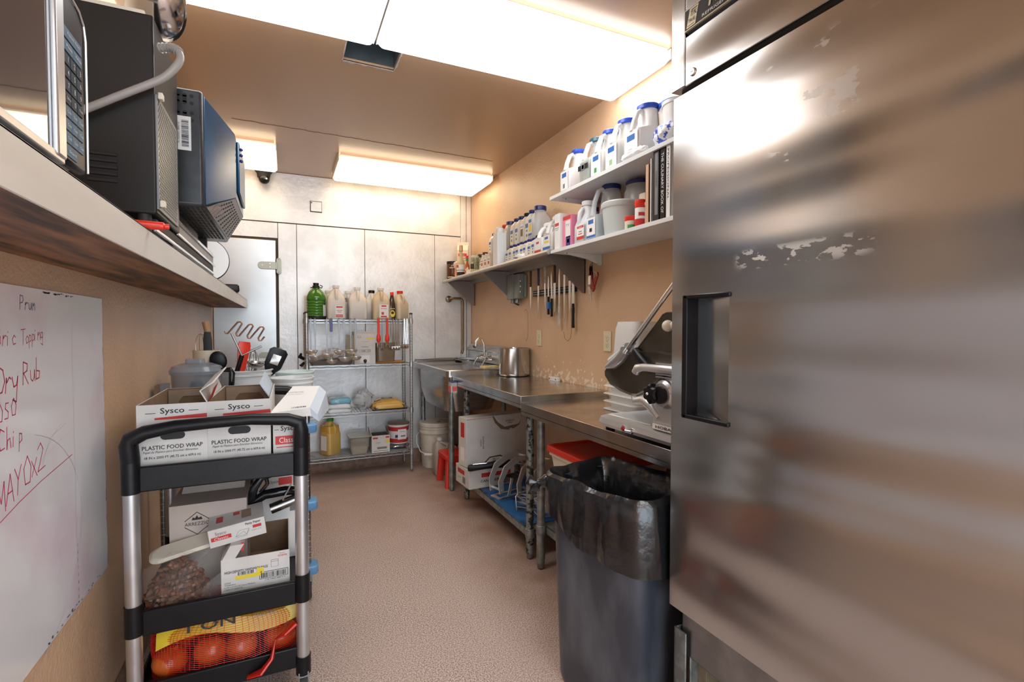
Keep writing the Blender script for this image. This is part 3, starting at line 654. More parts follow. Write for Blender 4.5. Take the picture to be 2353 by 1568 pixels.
b = B(mat('cream_pipe', (0.55, 0.48, 0.38), 0.5)); b.tube([(1.46, 2.10, 0.672), (1.455, 2.13, 0.75), (1.45, 2.15, 0.80)], 0.016, seg=14); TO('drain_pipe', 'short slanting cream pipe above the red tub lid', 'pipe', b)

# big upright carton
t = T('dispenser_carton', 'large upright white carton with torn-open dispensing flap under the pot table', 'carton', (1.105, 3.145, 0.296), 9)
b = B(CARDW); b.box(0, 0.50, 0, 0.115, 0, 0.335); O('carton', b, t, 0.0025)
b = B(CARDW); D = -0.0006
b.box(0.0, 0.5, -0.0007, 0, 0.325, 0.3275, INKR)
b.add([(0.205, D, 0.333), (0.225, D, 0.285), (0.275, D, 0.235), (0.34, D, 0.222), (0.36, D, 0.236), (0.38, D, 0.226), (0.43, D, 0.248), (0.455, D, 0.30), (0.455, D, 0.333)], [tuple(range(9))], CARDB)
b.loft([[(0.212, -0.006, 0.334), (0.235, -0.03, 0.29), (0.285, -0.035, 0.255), (0.40, -0.035, 0.265), (0.435, -0.03, 0.30), (0.44, -0.006, 0.334)], [(0.212, -0.002, 0.334), (0.235, -0.026, 0.29), (0.285, -0.031, 0.255), (0.40, -0.031, 0.265), (0.435, -0.026, 0.30), (0.44, -0.002, 0.334)]], CARDW)
b.text('DISPENSE', (0.33, -0.034, 0.296), NX, (0, 0.3, -1), 0.010, INK, wmax=0.075); b.text('HERE', (0.33, -0.034, 0.282), NX, (0, 0.3, -1), 0.010, INK, wmax=0.042)
O('flap', b, t)
b = B(INK); b.text('DISPENSE', (0.132, 0, 0.155), (0, 0, -1), X_, 0.012, INK, wmax=0.085); b.text('HERE', (0.113, 0, 0.155), (0, 0, -1), X_, 0.012, INK, wmax=0.045)
for (x, z, w_, h) in ((0.245, 0.045, 0.10, 0.0012), (0.245, 0.005, 0.10, 0.0012), (0.195, 0.025, 0.0012, 0.04), (0.295, 0.025, 0.0012, 0.04), (0.24, 0.025, 0.0012, 0.04)): b.rect((x, 0, z), X_, Z_, w_, h, INK)
b.text('Sysco', (0.268, 0, 0.025), NX, (0, 0, -1), 0.012, INK, wmax=0.04); b.text('@', (0.217, 0, 0.025), NX, (0, 0, -1), 0.022, INK)
b.box(-0.0008, 0, 0.03, 0.08, 0.20, 0.30, INKR); b.box(-0.0008, 0, 0.035, 0.085, 0.04, 0.13, PAPER); O('printing', b, t)
t = T('can_liner_box', 'low white box printed with can liner lettering on the blue shelf mat', 'box', (1.10, 3.08, 0.1665), 3)
b = B(CARDW); b.box(0, 0.34, 0, 0.24, 0, 0.125); O('carton', b, t, 0.002)
b = B(INKR); b.rect((0.20, 0, 0.085), X_, Z_, 0.22, 0.028); b.text('CAN LINERS', (0.16, 0, 0.045), X_, Z_, 0.018, INK, wmax=0.15, bold=True)
b.rect((0, 0.14, 0.09), NY, Z_, 0.12, 0.03, INKR); b.rect((0, 0.09, 0.04), NY, Z_, 0.05, 0.045, INKG); b.rect((0, 0.17, 0.045), NY, Z_, 0.05, 0.004, INKG); O('printing', b, t)

# french-fry style cutters
def cutter(label, loc, rz, s=1.0):
    t = T('vegetable_cutter', label, 'slicer', loc, rz, 'cast metal cutters on the blue shelf mat')
    b = B(CAST)
    for y in (-0.035, 0.035): b.tube([(-0.12*s, y, 0.006), (0.12*s, y, 0.006)], 0.006, seg=8)
    for x in (-0.11, 0.11): b.box(x*s-0.012, x*s+0.012, -0.045, 0.045, 0, 0.008)
    b.prism([(-0.06*s, 0.008), (-0.035*s, 0.10*s), (-0.02*s, 0.10*s), (-0.04*s, 0.008)], -0.045, -0.038, 'y'); b.prism([(-0.06*s, 0.008), (-0.035*s, 0.10*s), (-0.02*s, 0.10*s), (-0.04*s, 0.008)], 0.038, 0.045, 'y'); O('base', b, t, 0.001)
    b = B(CAST)
    out = [(-0.12, 0.03), (-0.13, 0.10), (-0.09, 0.18), (-0.01, 0.22), (0.08, 0.215), (0.10, 0.19), (0.02, 0.19), (-0.06, 0.155), (-0.095, 0.10), (-0.09, 0.035)]
    for y in (-0.05, 0.05):
        rg0 = [(x*s, y-0.004, z*s) for x, z in out]; rg1 = [(x*s, y+0.004, z*s) for x, z in out]; b.loft([rg0, rg1])
    b.tube([(0.09*s, -0.055, 0.20*s), (0.09*s, 0.055, 0.20*s)], 0.011, seg=10); b.tube([(-0.105*s, -0.055, 0.05*s), (-0.105*s, 0.055, 0.05*s)], 0.008, seg=10); O('press_arm', b, t, 0.001)
    b = B(STEEL)
    for i in range(7): b.box(-0.03*s, 0.05*s, -0.03+i*0.01, -0.0285+i*0.01, 0.07*s, 0.10*s)
    b.box(-0.035*s, 0.055*s, -0.036, -0.032, 0.06*s, 0.105*s); b.box(-0.035*s, 0.055*s, 0.034, 0.038, 0.06*s, 0.105*s); O('blade_pack', b, t)
    return t
c1 = cutter('larger cast metal vegetable cutter with curved arm beside the upright carton', (1.33, 2.90, 0.1665), 14, 1.15)
dup(c1, (1.44, 2.74, 0.1665), 24, 'cast metal vegetable cutter nearest the middle table leg')
# black electric knife / sealer with handle resting on the can liner box
t = T('immersion_blender', 'black handled electric blender lying on the low liner box', 'blender', (1.20, 3.06, 0.318), -4)
b = B(BLACKP); b.tube([(-0.11, 0.0, 0), (-0.10, -0.005, 0), (0.0, -0.02, 0.008), (0.06, -0.03, 0.015), (0.16, -0.045, 0.018), (0.19, -0.05, 0.018)], [0.020, 0.023, 0.020, 0.024, 0.028, 0.010], seg=16); O('motor_grip', b, t)
b = B(CHROME); b.tube([(-0.08, -0.008, 0.023), (0.02, -0.026, 0.028)], 0.003); b.tube([(0.19, -0.05, 0.018), (0.30, -0.07, 0.0)], 0.010, seg=12); O('shaft', b, t)
b = B(BLACKM); b.tube([(0.0, 0.0, 0.02), (0.05, 0.03, 0.05), (0.12, 0.02, 0.06), (0.17, -0.03, 0.03), (0.22, -0.07, -0.02), (0.21, -0.13, -0.05)], 0.004); O('cord', b, t)
# wire rack
b = B(WIRE)
for k_ in range(2):
    x = k_*0.075
    b.tube([(x, 0, 0.004), (x-0.008, 0, 0.09), (x+0.008, 0, 0.105), (x+0.03, 0, 0.105), (x+0.10, 0, 0.09), (x+0.22, 0, 0.08)], 0.0038)
for z in (0.03, 0.06, 0.09): b.tube([(0.0, -0.002, z), (0.08, -0.08, z), (0.08, -0.15, z)], 0.0035)
b.tube([(0.0, 0, 0.095), (0.02, -0.08, 0.08), (0.06, -0.16, 0.02), (0.10, -0.165, 0.006), (0.22, -0.165, 0.006)], 0.005)
TO('wire_rack', 'bent chrome wire rack standing on the blue shelf mat near the leg', 'rack', b, (1.225, 2.60, 0.1665), 0)
b = B(WHITE); b.loft([rr(0.22, 0.14, 0.03, 0), rr(0.25, 0.17, 0.03, 0.05), rr(0.24, 0.16, 0.03, 0.05), rr(0.21, 0.13, 0.03, 0.004)]); TO('plastic_tray', 'shallow white plastic tray behind the bent wire rack', 'tray', b, (1.47, 2.56, 0.1665))

# under the sink
t = T('plastic_bucket', 'white lidded bucket with bail handle on the floor under the sink', 'bucket', (1.235, 4.345, 0.001))
BK = mat('dirty_white_plastic', (0.74, 0.70, 0.60), 0.4, var=0.2, vscale=10, lo=0.3, hi=0.5)
b = B(BK); b.lathe([(0.001, 0), (0.125, 0), (0.128, 0.01), (0.142, 0.30), (0.146, 0.30), (0.152, 0.305), (0.152, 0.32), (0.146, 0.325), (0.146, 0.34), (0.15, 0.345), (0.15, 0.36), (0.144, 0.365), (0.001, 0.366)], seg=44); O('bucket_body', b, t, ang=30)
b = B(BK); b.lathe([(0.152, 0.365), (0.155, 0.37), (0.155, 0.392), (0.148, 0.40), (0.14, 0.395), (0.001, 0.392)], seg=44); b.cyl(0.02, -0.03, 0.392, 0.397, 0.014, INKG, 12); O('lid', b, t, ang=30)
b = B(WHITE); b.tube([(-0.15, 0.03, 0.30), (-0.175, 0.01, 0.28), (-0.185, -0.03, 0.22), (-0.165, -0.09, 0.155), (-0.12, -0.135, 0.135), (-0.04, -0.16, 0.14), (0.04, -0.165, 0.16), (0.12, -0.14, 0.24), (0.15, -0.05, 0.30)], 0.004); b.tube([(-0.14, -0.125, 0.138), (-0.09, -0.15, 0.134), (-0.03, -0.163, 0.14)], 0.012); O('handle', b, t)
# ================================================================ BOTTLE BUILDERS
def liquid(name, col): return mat(name, col, 0.25)
def jug(label, cat, loc, rz, w_=0.15, d=0.15, h=0.29, body=MILKY, cap=WHITE, group=None, liq=None, fill=0.5, lab=None, name='plastic_jug', neck=0.022, neckx=0.0, hand=True, sh=0.55, capz=0.02):
    """handled jug, front is local -Y"""
    t = T(name, label, cat, loc, rz, group)
    b = B(body); r = 0.028; n = 5
    hs = h*sh; hn = h-capz
    cy_ = d*0.12 if hand else 0
    rings = [rr(w_-0.012, d-0.012, r, 0, n), rr(w_, d, r, 0.008, n), rr(w_, d, r, hs, n), rr(w_*0.93, d*0.90, r, hs+(hn-hs)*0.25, n, 0, cy_*0.3),
             rr(w_*0.68, d*0.62, r, hs+(hn-hs)*0.6, n, neckx*0.5, cy_*0.8), rr(neck*2.5, neck*2.5, neck*1.24, hs+(hn-hs)*0.86, n, neckx, cy_*0.4), rr(neck*2, neck*2, neck*0.99, hn-0.012, n, neckx, 0), rr(neck*2, neck*2, neck*0.99, hn, n, neckx, 0)]
    b.loft(rings)
    if hand:
        b.tube([(neckx, -neck*0.6, hs+(hn-hs)*0.84), (neckx*0.8, -d*0.28, hs+(hn-hs)*0.80), (0, -d*0.42, hs+(hn-hs)*0.60), (0, -d*0.46, hs+(hn-hs)*0.30), (0, -d*0.42, hs+0.004)], [0.009, 0.011, 0.012, 0.012, 0.013], seg=12)
    O('jug_body', b, t, ang=40)
    if liq:
        b = B(liq); top = h*fill; k = 0.003
        b.loft([rr(w_-0.012-k*2, d-0.012-k*2, r, 0.003, n), rr(w_-k*2, d-k*2, r, 0.010, n), rr(w_-k*2, d-k*2, r, min(top, hs), n)]+([rr(w_*0.9, d*0.86, r, top, n, 0, cy_*0.3)] if top > hs else [])); O('liquid', b, t)
    b = B(cap); b.lathe([(neck*1.15, hn-0.004), (neck*1.2, hn), (neck*1.2, h-0.002), (neck*1.05, h), (0.001, h)], None, 20, (neckx, 0, 0)); O('cap', b, t)
    if lab: lab_part(t, w_, d, lab)
    return t
def lab_part(t, w_, d, lab):
    """lab = dict(x,z,w,h, bg, marks=[(dx,dz,w,h,mat)], texts=[(str,dx,dz,h,mat,wmax)])"""
    for L in (lab if isinstance(lab, list) else [lab]):
        b = B(L.get('bg', PAPER)); side = L.get('side', 'f'); off = 0.0012
        if side == 'f': o0 = Vector((L.get('x', 0), -d/2-off, L['z'])); r_, u_ = X_, Z_
        elif side == 'l': o0 = Vector((-w_/2-off, L.get('x', 0), L['z'])); r_, u_ = NY, Z_
        else: o0 = Vector((w_/2+off, L.get('x', 0), L['z'])); r_, u_ = Y_, Z_
        rv = Vector(r_); uv = Vector(u_)
        b.rect(o0, r_, u_, L['w'], L['h'])
        for (dx, dz, w2, h2, m) in L.get('marks', ()): b.rect(o0+rv*dx+uv*dz, r_, u_, w2, h2, m, 0.0012)
        for (s_, dx, dz, h2, m, wm) in L.get('texts', ()): b.text(s_, o0+rv*dx+uv*dz, r_, u_, h2, m, wm, off=0.0018)
        O('label', b, t, flat=True)
def canister(label, cat, loc, rz, w_=0.095, d=0.15, h=0.235, body=MILKY, cap=BLUEP, fill=None, group=None, art=INKV, lab=None, tall=0.5):
    """square food container with a front handle loop and wide round lid at the back"""
    t = T('spice_container', label, cat, loc, rz, group)
    hb = h*tall; n = 4
    b = B(body); b.loft([rr(w_-0.006, d-0.006, 0.012, 0, n), rr(w_, d, 0.014, 0.004, n), rr(w_, d, 0.014, hb, n), rr(w_*0.96, d*0.55, 0.02, hb+0.02, n, 0, d*0.2), rr(w_*0.9, d*0.5, 0.035, h-0.035, n, 0, d*0.22), rr(w_*0.82, w_*0.82, w_*0.4, h-0.02, n, 0, d*0.22)])
    b.tube([(0, d*0.05, h-0.045), (0, -d*0.12, h-0.028), (0, -d*0.25, h-0.04), (0, -d*0.38, h*0.66), (0, -d*0.44, hb-0.002)], [0.009, 0.0115, 0.012, 0.012, 0.014], seg=12)
    O('container_body', b, t, ang=40)
    if fill:
        b = B(fill); b.loft([rr(w_-0.008, d-0.008, 0.012, 0.003, n), rr(w_-0.006, d-0.006, 0.012, hb*0.92, n)]); O('contents', b, t)
    b = B(cap); b.lathe([(w_*0.45, h-0.024), (w_*0.48, h-0.02), (w_*0.48, h-0.004), (w_*0.44, h), (0.001, h)], None, 26, (0, d*0.22, 0)); O('lid', b, t)
    lab_part(t, w_, d, lab or dict(z=hb*0.52, w=w_-0.014, h=hb*0.86, marks=[(0, hb*0.24, w_*0.5, hb*0.2, INKB), (-w_*0.02, -hb*0.25, w_*0.22, hb*0.2, art)], texts=[('SPICE', 0, hb*0.05, 0.006, INKG, w_*0.5)] if False else []))
    return t
def bottle(label, cat, loc, rz, w_=0.052, d=0.075, h=0.12, body=WHITE, cap=NAVYP, group=None, lab=None, name='spice_bottle', capr=0.4, fill=None, sh=0.72):
    t = T(name, label, cat, loc, rz, group); n = 3; cr_ = min(w_, d)*capr
    b = B(body); hn = h*0.88
    b.loft([rr(w_, d, 0.01, 0, n), rr(w_, d, 0.01, h*sh, n), rr(cr_*2.1, cr_*2.1, cr_, hn-0.004, n), rr(cr_*1.9, cr_*1.9, cr_*0.94, hn, n)]); O('bottle_body', b, t, ang=30)
    if fill:
        b = B(fill); b.loft([rr(w_-0.004, d-0.004, 0.01, 0.002, n), rr(w_-0.004, d-0.004, 0.01, h*0.55, n)]); O('contents', b, t)
    b = B(cap); b.lathe([(cr_, hn-0.001), (cr_*1.08, hn+0.002), (cr_*1.08, h-0.003), (cr_*0.95, h), (0.001, h)], seg=18); O('cap', b, t)
    if lab: lab_part(t, w_, d, lab)
    return t
def carton(label, cat, loc, rz, w_, d, h, m=CARDW, marks=(), texts=(), side=(), name='carton', group=None, bev=0.0015, label_rect=None, stexts=()):
    """plain closed carton, printing on the front (local -Y) and left side"""
    t = T(name, label, cat, loc, rz, group)
    b = B(m); b.box(-w_/2, w_/2, -d/2, d/2, 0, h); O('box_body', b, t, bev)
    b = B(PAPER); k = 0
    for (x, z, w2, h2, mm) in marks: b.rect((x, -d/2, z), X_, Z_, w2, h2, mm, 0.0008); k = 1
    for (s_, x, z, h2, mm, wm) in texts: b.text(s_, (x, -d/2, z), X_, Z_, h2, mm, wm, off=0.0014); k = 1
    for (y, z, w2, h2, mm) in side: b.rect((-w_/2, y, z), NY, Z_, w2, h2, mm, 0.0008); k = 1
    for (s_, y, z, h2, mm, wm) in stexts: b.text(s_, (-w_/2, y, z), NY, Z_, h2, mm, wm, off=0.0014); k = 1
    if k: O('printing', b, t, flat=True)
    return t
def tin(label, cat, loc, rz, r, h, m, cap, name='jar', capr=1.0, caph=0.016, band=None, group=None, neck=0.9, marks=()):
    t = T(name, label, cat, loc, rz, group)
    b = B(m); b.lathe([(0.001, 0), (r*0.94, 0), (r, 0.004), (r, h*0.8), (r*neck, h*0.86), (r*neck, h-caph)], seg=28); O('jar_body', b, t, ang=40)
    b = B(cap); b.lathe([(r*neck*capr, h-caph), (r*neck*capr*1.04, h-caph+0.002), (r*neck*capr*1.04, h-0.002), (r*neck*capr*0.95, h), (0.001, h)], seg=28); O('lid', b, t)
    if band or marks:
        b = B(band[2] if band else PAPER)
        if band: b.lathe([(r*1.006, band[0]), (r*1.012, band[0]+0.001), (r*1.012, band[1]-0.001), (r*1.006, band[1])], seg=28, caps=False)
        for (z0, z1, a0, a1, mm) in marks:
            v = []; f = []; kk = 6
            for i in range(kk+1):
                a = rad(a0+(a1-a0)*i/kk); v += [(r*1.022*math.sin(a), -r*1.022*math.cos(a), z0), (r*1.022*math.sin(a), -r*1.022*math.cos(a), z1)]
            for i in range(kk): f.append((2*i, 2*i+2, 2*i+3, 2*i+1))
            b.add(v, f, mm)
        O('label', b, t)
    return t

# ================================================================ WALL SHELVES ON THE RIGHT
MS = 1.69        # top of the steel shelf
t = T('steel_wall_shelf', 'long brushed steel wall shelf with triangular brackets over the sink', 'wall shelf', (1.50, 3.51, MS))
SH = mat('shelf_steel', (0.50, 0.47, 0.44), 0.42, metal=0.8, var=0.15, vscale=5, stretch=(6, 0.7, 1))
b = WB(t, SH); b.box(1.365, 1.648, 2.465, 4.50, MS-0.004, MS); b.tube([(1.362, 2.465, MS-0.014), (1.362, 4.50, MS-0.014)], 0.0145, seg=16); b.box(1.60, 1.648, 2.47, 4.50, MS-0.03, MS-0.004)
O('shelf', b, t)
for y in (2.53, 3.53, 4.43):
    b = WB(t, mat('bracket_steel', (0.30, 0.27, 0.26), 0.45, metal=0.75)); b.prism([(1.385, MS-0.006), (1.645, MS-0.006), (1.645, MS-0.235), (1.625, MS-0.235), (1.385, MS-0.03)], y-0.002, y+0.002, 'y')
    b.box(1.64, 1.6485, y-0.002, y+0.02, MS-0.235, MS-0.03); b.box(1.39, 1.645, y-0.002, y+0.02, MS-0.009, MS-0.006); O('bracket', b, t)
def wshelf(label, z, y1):
    t = T('white_wall_shelf', label, 'wall shelf', (1.50, 1.80, z))
    b = WB(t, WHITEL); b.box(1.37, 1.648, 1.10, y1, z-0.018, z); O('shelf', b, t, 0.001)
    for y in (y1-0.09, 1.42):
        b = WB(t, WHITEL); b.prism([(1.40, z-0.019), (1.645, z-0.019), (1.645, z-0.075), (1.62, z-0.072), (1.56, z-0.05), (1.40, z-0.026)], y-0.002, y+0.002, 'y'); b.box(1.636, 1.648, y-0.012, y+0.012, z-0.08, z-0.019)
        b.box(1.42, 1.425, y-0.0025, y-0.002, z-0.027, z-0.022, INK); O('bracket', b, t)
    return t
BS, AS = 1.683, 1.985
wshelf('upper white wall shelf with plastic spice containers on it', AS, 2.475)
wshelf('lower white wall shelf with bucket, jars and books on it', BS, 2.462)
b = B(WHITEL)
b.box(1.63, 1.648, 1.62, 1.655, BS+0.001, AS-0.10); TO('shelf_standard', 'white vertical shelf upright on the wall between the white shelves', 'bracket', b)

# ---- upper white shelf: containers
PURP = mat('purple_spice', (0.36, 0.17, 0.20), 0.6); LEAF = mat('dried_leaves', (0.22, 0.25, 0.12), 0.9, var=0.6, vscale=90); GREYB = mat('blue_grey_spice', (0.28, 0.36, 0.40), 0.7)
G = 'handled spice containers on the upper white shelf'
canister('spice container holding purple spice at the far end of the upper white shelf', 'container', (1.455, 2.345, AS), -90, 0.09, 0.13, 0.235, fill=PURP, group=G, art=INKG)
canister('clear container with black band label and dried leaves on the upper white shelf', 'container', (1.455, 2.16, AS), -90, 0.095, 0.13, 0.235, cap=mat('dark_teal', (0.03, 0.09, 0.13), 0.3), body=CLEAR, fill=LEAF, group=G, lab=dict(z=0.08, w=0.09, h=0.026, bg=INK, marks=[(0, 0, 0.03, 0.03, INKG), (0, 0, 0.02, 0.02, CREAM)]))
canister('third spice container from the far end of the upper white shelf, green leaf picture', 'container', (1.455, 2.045, AS), -90, 0.095, 0.13, 0.235, group=G)
canister('spice container with blue lid and pale green ring picture, upper white shelf', 'container', (1.455, 1.92, AS), -90, 0.098, 0.13, 0.24, fill=GREYB, group=G, art=mat('pale_green_ink', (0.35, 0.5, 0.25), 0.5))
canister('nearest handled spice container behind the crumpled white cloth on the upper shelf', 'container', (1.455, 1.775, AS), -90, 0.105, 0.13, 0.25, body=WHITE, group=G, art=INKG)
t = T('lidded_tub', 'tall white tub with blue lid towards the fridge on the upper shelf', 'tub', (1.56, 1.685, AS))
b = B(MILKY); b.lathe([(0.001, 0), (0.062, 0), (0.075, 0.20), (0.068, 0.22)], seg=30); O('tub_body', b, t)
b = B(mat('bright_blue_plastic', (0.03, 0.12, 0.62), 0.3)); b.lathe([(0.07, 0.22), (0.075, 0.222), (0.075, 0.238), (0.068, 0.242), (0.001, 0.242)], seg=30); O('lid', b, t)
b = B(WHITE); b.lathe([(0.001, 0), (0.05, 0), (0.062, 0.17), (0.066, 0.172), (0.066, 0.185), (0.058, 0.185), (0.05, 0.01), (0.001, 0.008)], seg=30)
t = TO('white_bucket', 'small open white tub with a green packet behind it on the upper shelf', 'tub', b, (1.48, 1.585, AS+0.0005))
b = B(INKV); b.box(-0.05, 0.05, -0.04, 0.0, 0, 0.235); TO('green_packet', 'green packet behind the small open white tub on the upper shelf', 'packet', b, (1.59, 1.57, AS), -60, bev=0.004)
def lumpy(m, sx, sy, sz, seed, amp=0.25, seg=26, m2=None, flatb=True):
    b = B(m); k = seg//2; rings = []
    for i in range(k+1):
        th_ = math.pi*i/k; rg = []
        for a in range(seg):
            ph_ = 2*math.pi*a/seg; d_ = Vector((math.sin(th_)*math.cos(ph_), math.sin(th_)*math.sin(ph_), -math.cos(th_)))
            q = 1+amp*mnoise.noise(d_*2.2+Vector((seed, 0, 0)))+amp*0.5*mnoise.noise(d_*5+Vector((seed, 3, 0)))
            p_ = Vector((d_.x*sx*q, d_.y*sy*q, d_.z*sz*q+sz)); p_.z = max(p_.z, 0.0+0.0005*(1 if not flatb else 1)); rg.append(tuple(p_))
        rings.append(rg)
    b.loft(rings)
    return b
TO('cloth', 'crumpled white cloth lying at the front edge of the upper white shelf', 'cloth', lumpy(mat('white_cloth', (0.8, 0.8, 0.8), 0.9, bump=0.4, bscale=50), 0.028, 0.085, 0.022, 2.0), (1.40, 1.76, AS))
BWP = mat('blue_white_packaging', (0.78, 0.82, 0.85), 0.3, col2=(0.02, 0.06, 0.50), vscale=32, lo=0.44, hi=0.48, bump=0.3)
TO('plastic_packet', 'blue and white crinkled plastic packet on the upper shelf by the fridge', 'packet', lumpy(BWP, 0.05, 0.07, 0.048, 5.0), (1.43, 1.585, AS))
carton('pale green carton behind the blue and white packet, beside the fridge', 'carton', (1.56, 1.50, AS), -90, 0.10, 0.06, 0.20, mat('pale_mint', (0.62, 0.75, 0.68), 0.6))

# ---- lower white shelf
RL = lambda z, w_, h: dict(z=z, w=w_, h=h, marks=[(0, h*0.28, w_*0.9, h*0.14, INKR), (0, 0.0, w_*0.45, h*0.05, INKG), (0, -h*0.14, w_*0.55, h*0.05, INKR), (0, -h*0.38, w_*0.99, h*0.2, INKR)], texts=[('Classic', 0, h*0.28, h*0.09, PAPER, w_*0.5), ('Imperial', 0, -h*0.38, h*0.1, PAPER, w_*0.8)] if False else [('Classic', 0, h*0.28, h*0.09, PAPER, w_*0.5)])
BL = lambda z, w_, h, art=INKG: dict(z=z, w=w_, h=h, marks=[(0, h*0.32, w_*0.6, h*0.16, INKB), (0, h*0.12, w_*0.6, h*0.02, INKG), (0, -h*0.1, w_*0.25, h*0.16, art), (0, -h*0.42, w_, h*0.14, INKB)])
carton('tall narrow white carton with slanted open top at the far end of lower white shelf', 'carton', (1.45, 2.425, BS), -90, 0.055, 0.12, 0.20, PAPER, marks=[(0, 0.14, 0.045, 0.016, INKR), (0, 0.12, 0.045, 0.003, INKG), (0, 0.11, 0.03, 0.002, INKG)])
PINK = mat('pink_ink', (0.80, 0.25, 0.38), 0.5)
carton('pink and white carton with a blue round emblem beside the white jug', 'carton', (1.46, 2.335, BS), -90, 0.085, 0.12, 0.175, PINK, marks=[(0.012, 0.10, 0.05, 0.09, PAPER), (0.015, 0.035, 0.045, 0.05, INKN), (0, 0.162, 0.08, 0.02, INKR), (0.015, 0.035, 0.02, 0.02, PAPER)], texts=[('TV', 0.01, 0.12, 0.014, INKB, 0.035)])
jug('white jug of dark liquid with a red label on the lower white shelf', 'jug', (1.45, 2.205, BS), -90, 0.115, 0.115, 0.225, body=mat('cloudy_white', (0.78, 0.79, 0.82), 0.35, alpha=0.75), liq=liquid('plum_liquid', (0.12, 0.11, 0.17)), fill=0.4, lab=dict(RL(0.06, 0.068, 0.085), x=0.02), sh=0.42, neck=0.027)
canister('clear handled container with navy lid behind the translucent bucket', 'container', (1.475, 2.085, BS), -90, 0.10, 0.17, 0.285, body=CLEAR, cap=NAVYP, fill=GREYB, lab=dict(z=0.06, w=0.075, h=0.10, marks=[(0, 0.03, 0.045, 0.02, INKB), (0, -0.01, 0.022, 0.018, INK), (0, -0.042, 0.075, 0.012, INKB)]), tall=0.42)
t = T('translucent_bucket', 'translucent lidless plastic bucket at the front of the lower white shelf', 'bucket', (1.468, 1.945, BS))
b = B(mat('frosted_plastic', (0.66, 0.72, 0.70), 0.4, alpha=0.72)); b.lathe([(0.001, 0), (0.075, 0), (0.078, 0.004), (0.090, 0.13), (0.093, 0.13), (0.096, 0.14), (0.096, 0.152), (0.092, 0.158), (0.086, 0.158), (0.083, 0.13), (0.073, 0.008), (0.001, 0.006)], seg=40); O('bucket_body', b, t, ang=30)
b = B(mat('pale_powder', (0.52, 0.50, 0.44), 0.9)); b.lathe([(0.001, 0.008), (0.071, 0.008), (0.074, 0.05), (0.001, 0.056)], seg=28); O('contents', b, t)
tin('wide clear jar with navy lid behind the pink carton', 'jar', (1.585, 2.33, BS), 0, 0.055, 0.225, SMOKE, NAVYP, capr=1.08, caph=0.022)
carton('red and cream cocoa-coloured packet behind the white jug with red label', 'carton', (1.58, 2.19, BS), -90, 0.12, 0.06, 0.235, mat('brick_red', (0.50, 0.08, 0.03), 0.5), marks=[(0.035, 0.14, 0.045, 0.15, CREAM), (0.035, 0.19, 0.03, 0.005, INK), (0.035, 0.17, 0.03, 0.005, INK), (0.035, 0.15, 0.03, 0.005, INK), (0.035, 0.13, 0.03, 0.005, INK)])
tin('large clear jar with navy blue lid behind the translucent bucket', 'jar', (1.565, 1.93, BS), 0, 0.075, 0.268, CLEAR, NAVYP, capr=0.95, caph=0.02)
tin('black-labelled container with white lid behind the short red-topped can', 'jar', (1.52, 1.82, BS), 0, 0.036, 0.178, BLACKP, CREAM, caph=0.035, neck=1.0)
tin('short red-topped spice can at the front edge of lower white shelf', 'can', (1.415, 1.805, BS), 0, 0.027, 0.062, CREAM, REDP, name='spice_can', caph=0.022, neck=1.0, marks=[(0.006, 0.022, -70, 10, INKV)])
tin('tall red and white spice can next to the short red-topped can', 'can', (1.42, 1.745, BS), 0, 0.024, 0.122, INKR, REDP, name='spice_can', caph=0.032, neck=1.0, band=(0.038, 0.086, PAPER), marks=[(0.05, 0.066, -60, 30, INKR)])
tin('slim white shaker can between the tall red can and the books', 'can', (1.43, 1.695, BS), 0, 0.021, 0.105, PAPER, WHITE, name='spice_can', caph=0.014, neck=1.0, band=(0.084, 0.088, INKR), marks=[(0.05, 0.053, -60, 10, INKG), (0.04, 0.043, -60, 10, INKG), (0.03, 0.033, -60, 10, INKG)])
bottle('small dark bottle tucked behind the tall red and white can', 'bottle', (1.50, 1.755, BS), -90, 0.03, 0.03, 0.085, INK, BLACKP, name='sauce_bottle')
t = T('dark_box', 'dark box lying behind the red cans, a square amber jar standing on it', 'box', (1.545, 1.72, BS))
b = B(mat('dark_brown_carton', (0.045, 0.03, 0.03), 0.6)); b.box(-0.06, 0.06, -0.055, 0.055, 0, 0.135); O('box_body', b, t, 0.002)
t = T('spice_jar', 'square amber jar with cream label and brown lid beside the books', 'jar', (1.545, 1.725, BS+0.1365), -90)
b = B(mat('amber_glass', (0.30, 0.17, 0.06), 0.15, var=0.3, vscale=60)); b.loft([rr(0.09, 0.09, 0.012, 0), rr(0.095, 0.095, 0.012, 0.01), rr(0.095, 0.095, 0.012, 0.09), rr(0.065, 0.065, 0.03, 0.105)]); O('jar_body', b, t)
b = B(mat('taupe_lid', (0.09, 0.07, 0.05), 0.4)); b.lathe([(0.036, 0.105), (0.038, 0.107), (0.038, 0.128), (0.034, 0.131), (0.001, 0.131)], seg=26); O('lid', b, t)
lab_part(t, 0.095, 0.095, dict(z=0.045, w=0.084, h=0.072, bg=mat('cream_paper', (0.66, 0.56, 0.36), 0.7), marks=[(0, 0.018, 0.05, 0.003, INK), (0, -0.02, 0.05, 0.002, INKG), (0, -0.027, 0.05, 0.002, INKG)], texts=[('Fennel Seed', 0, 0.002, 0.014, INK, 0.066)]))
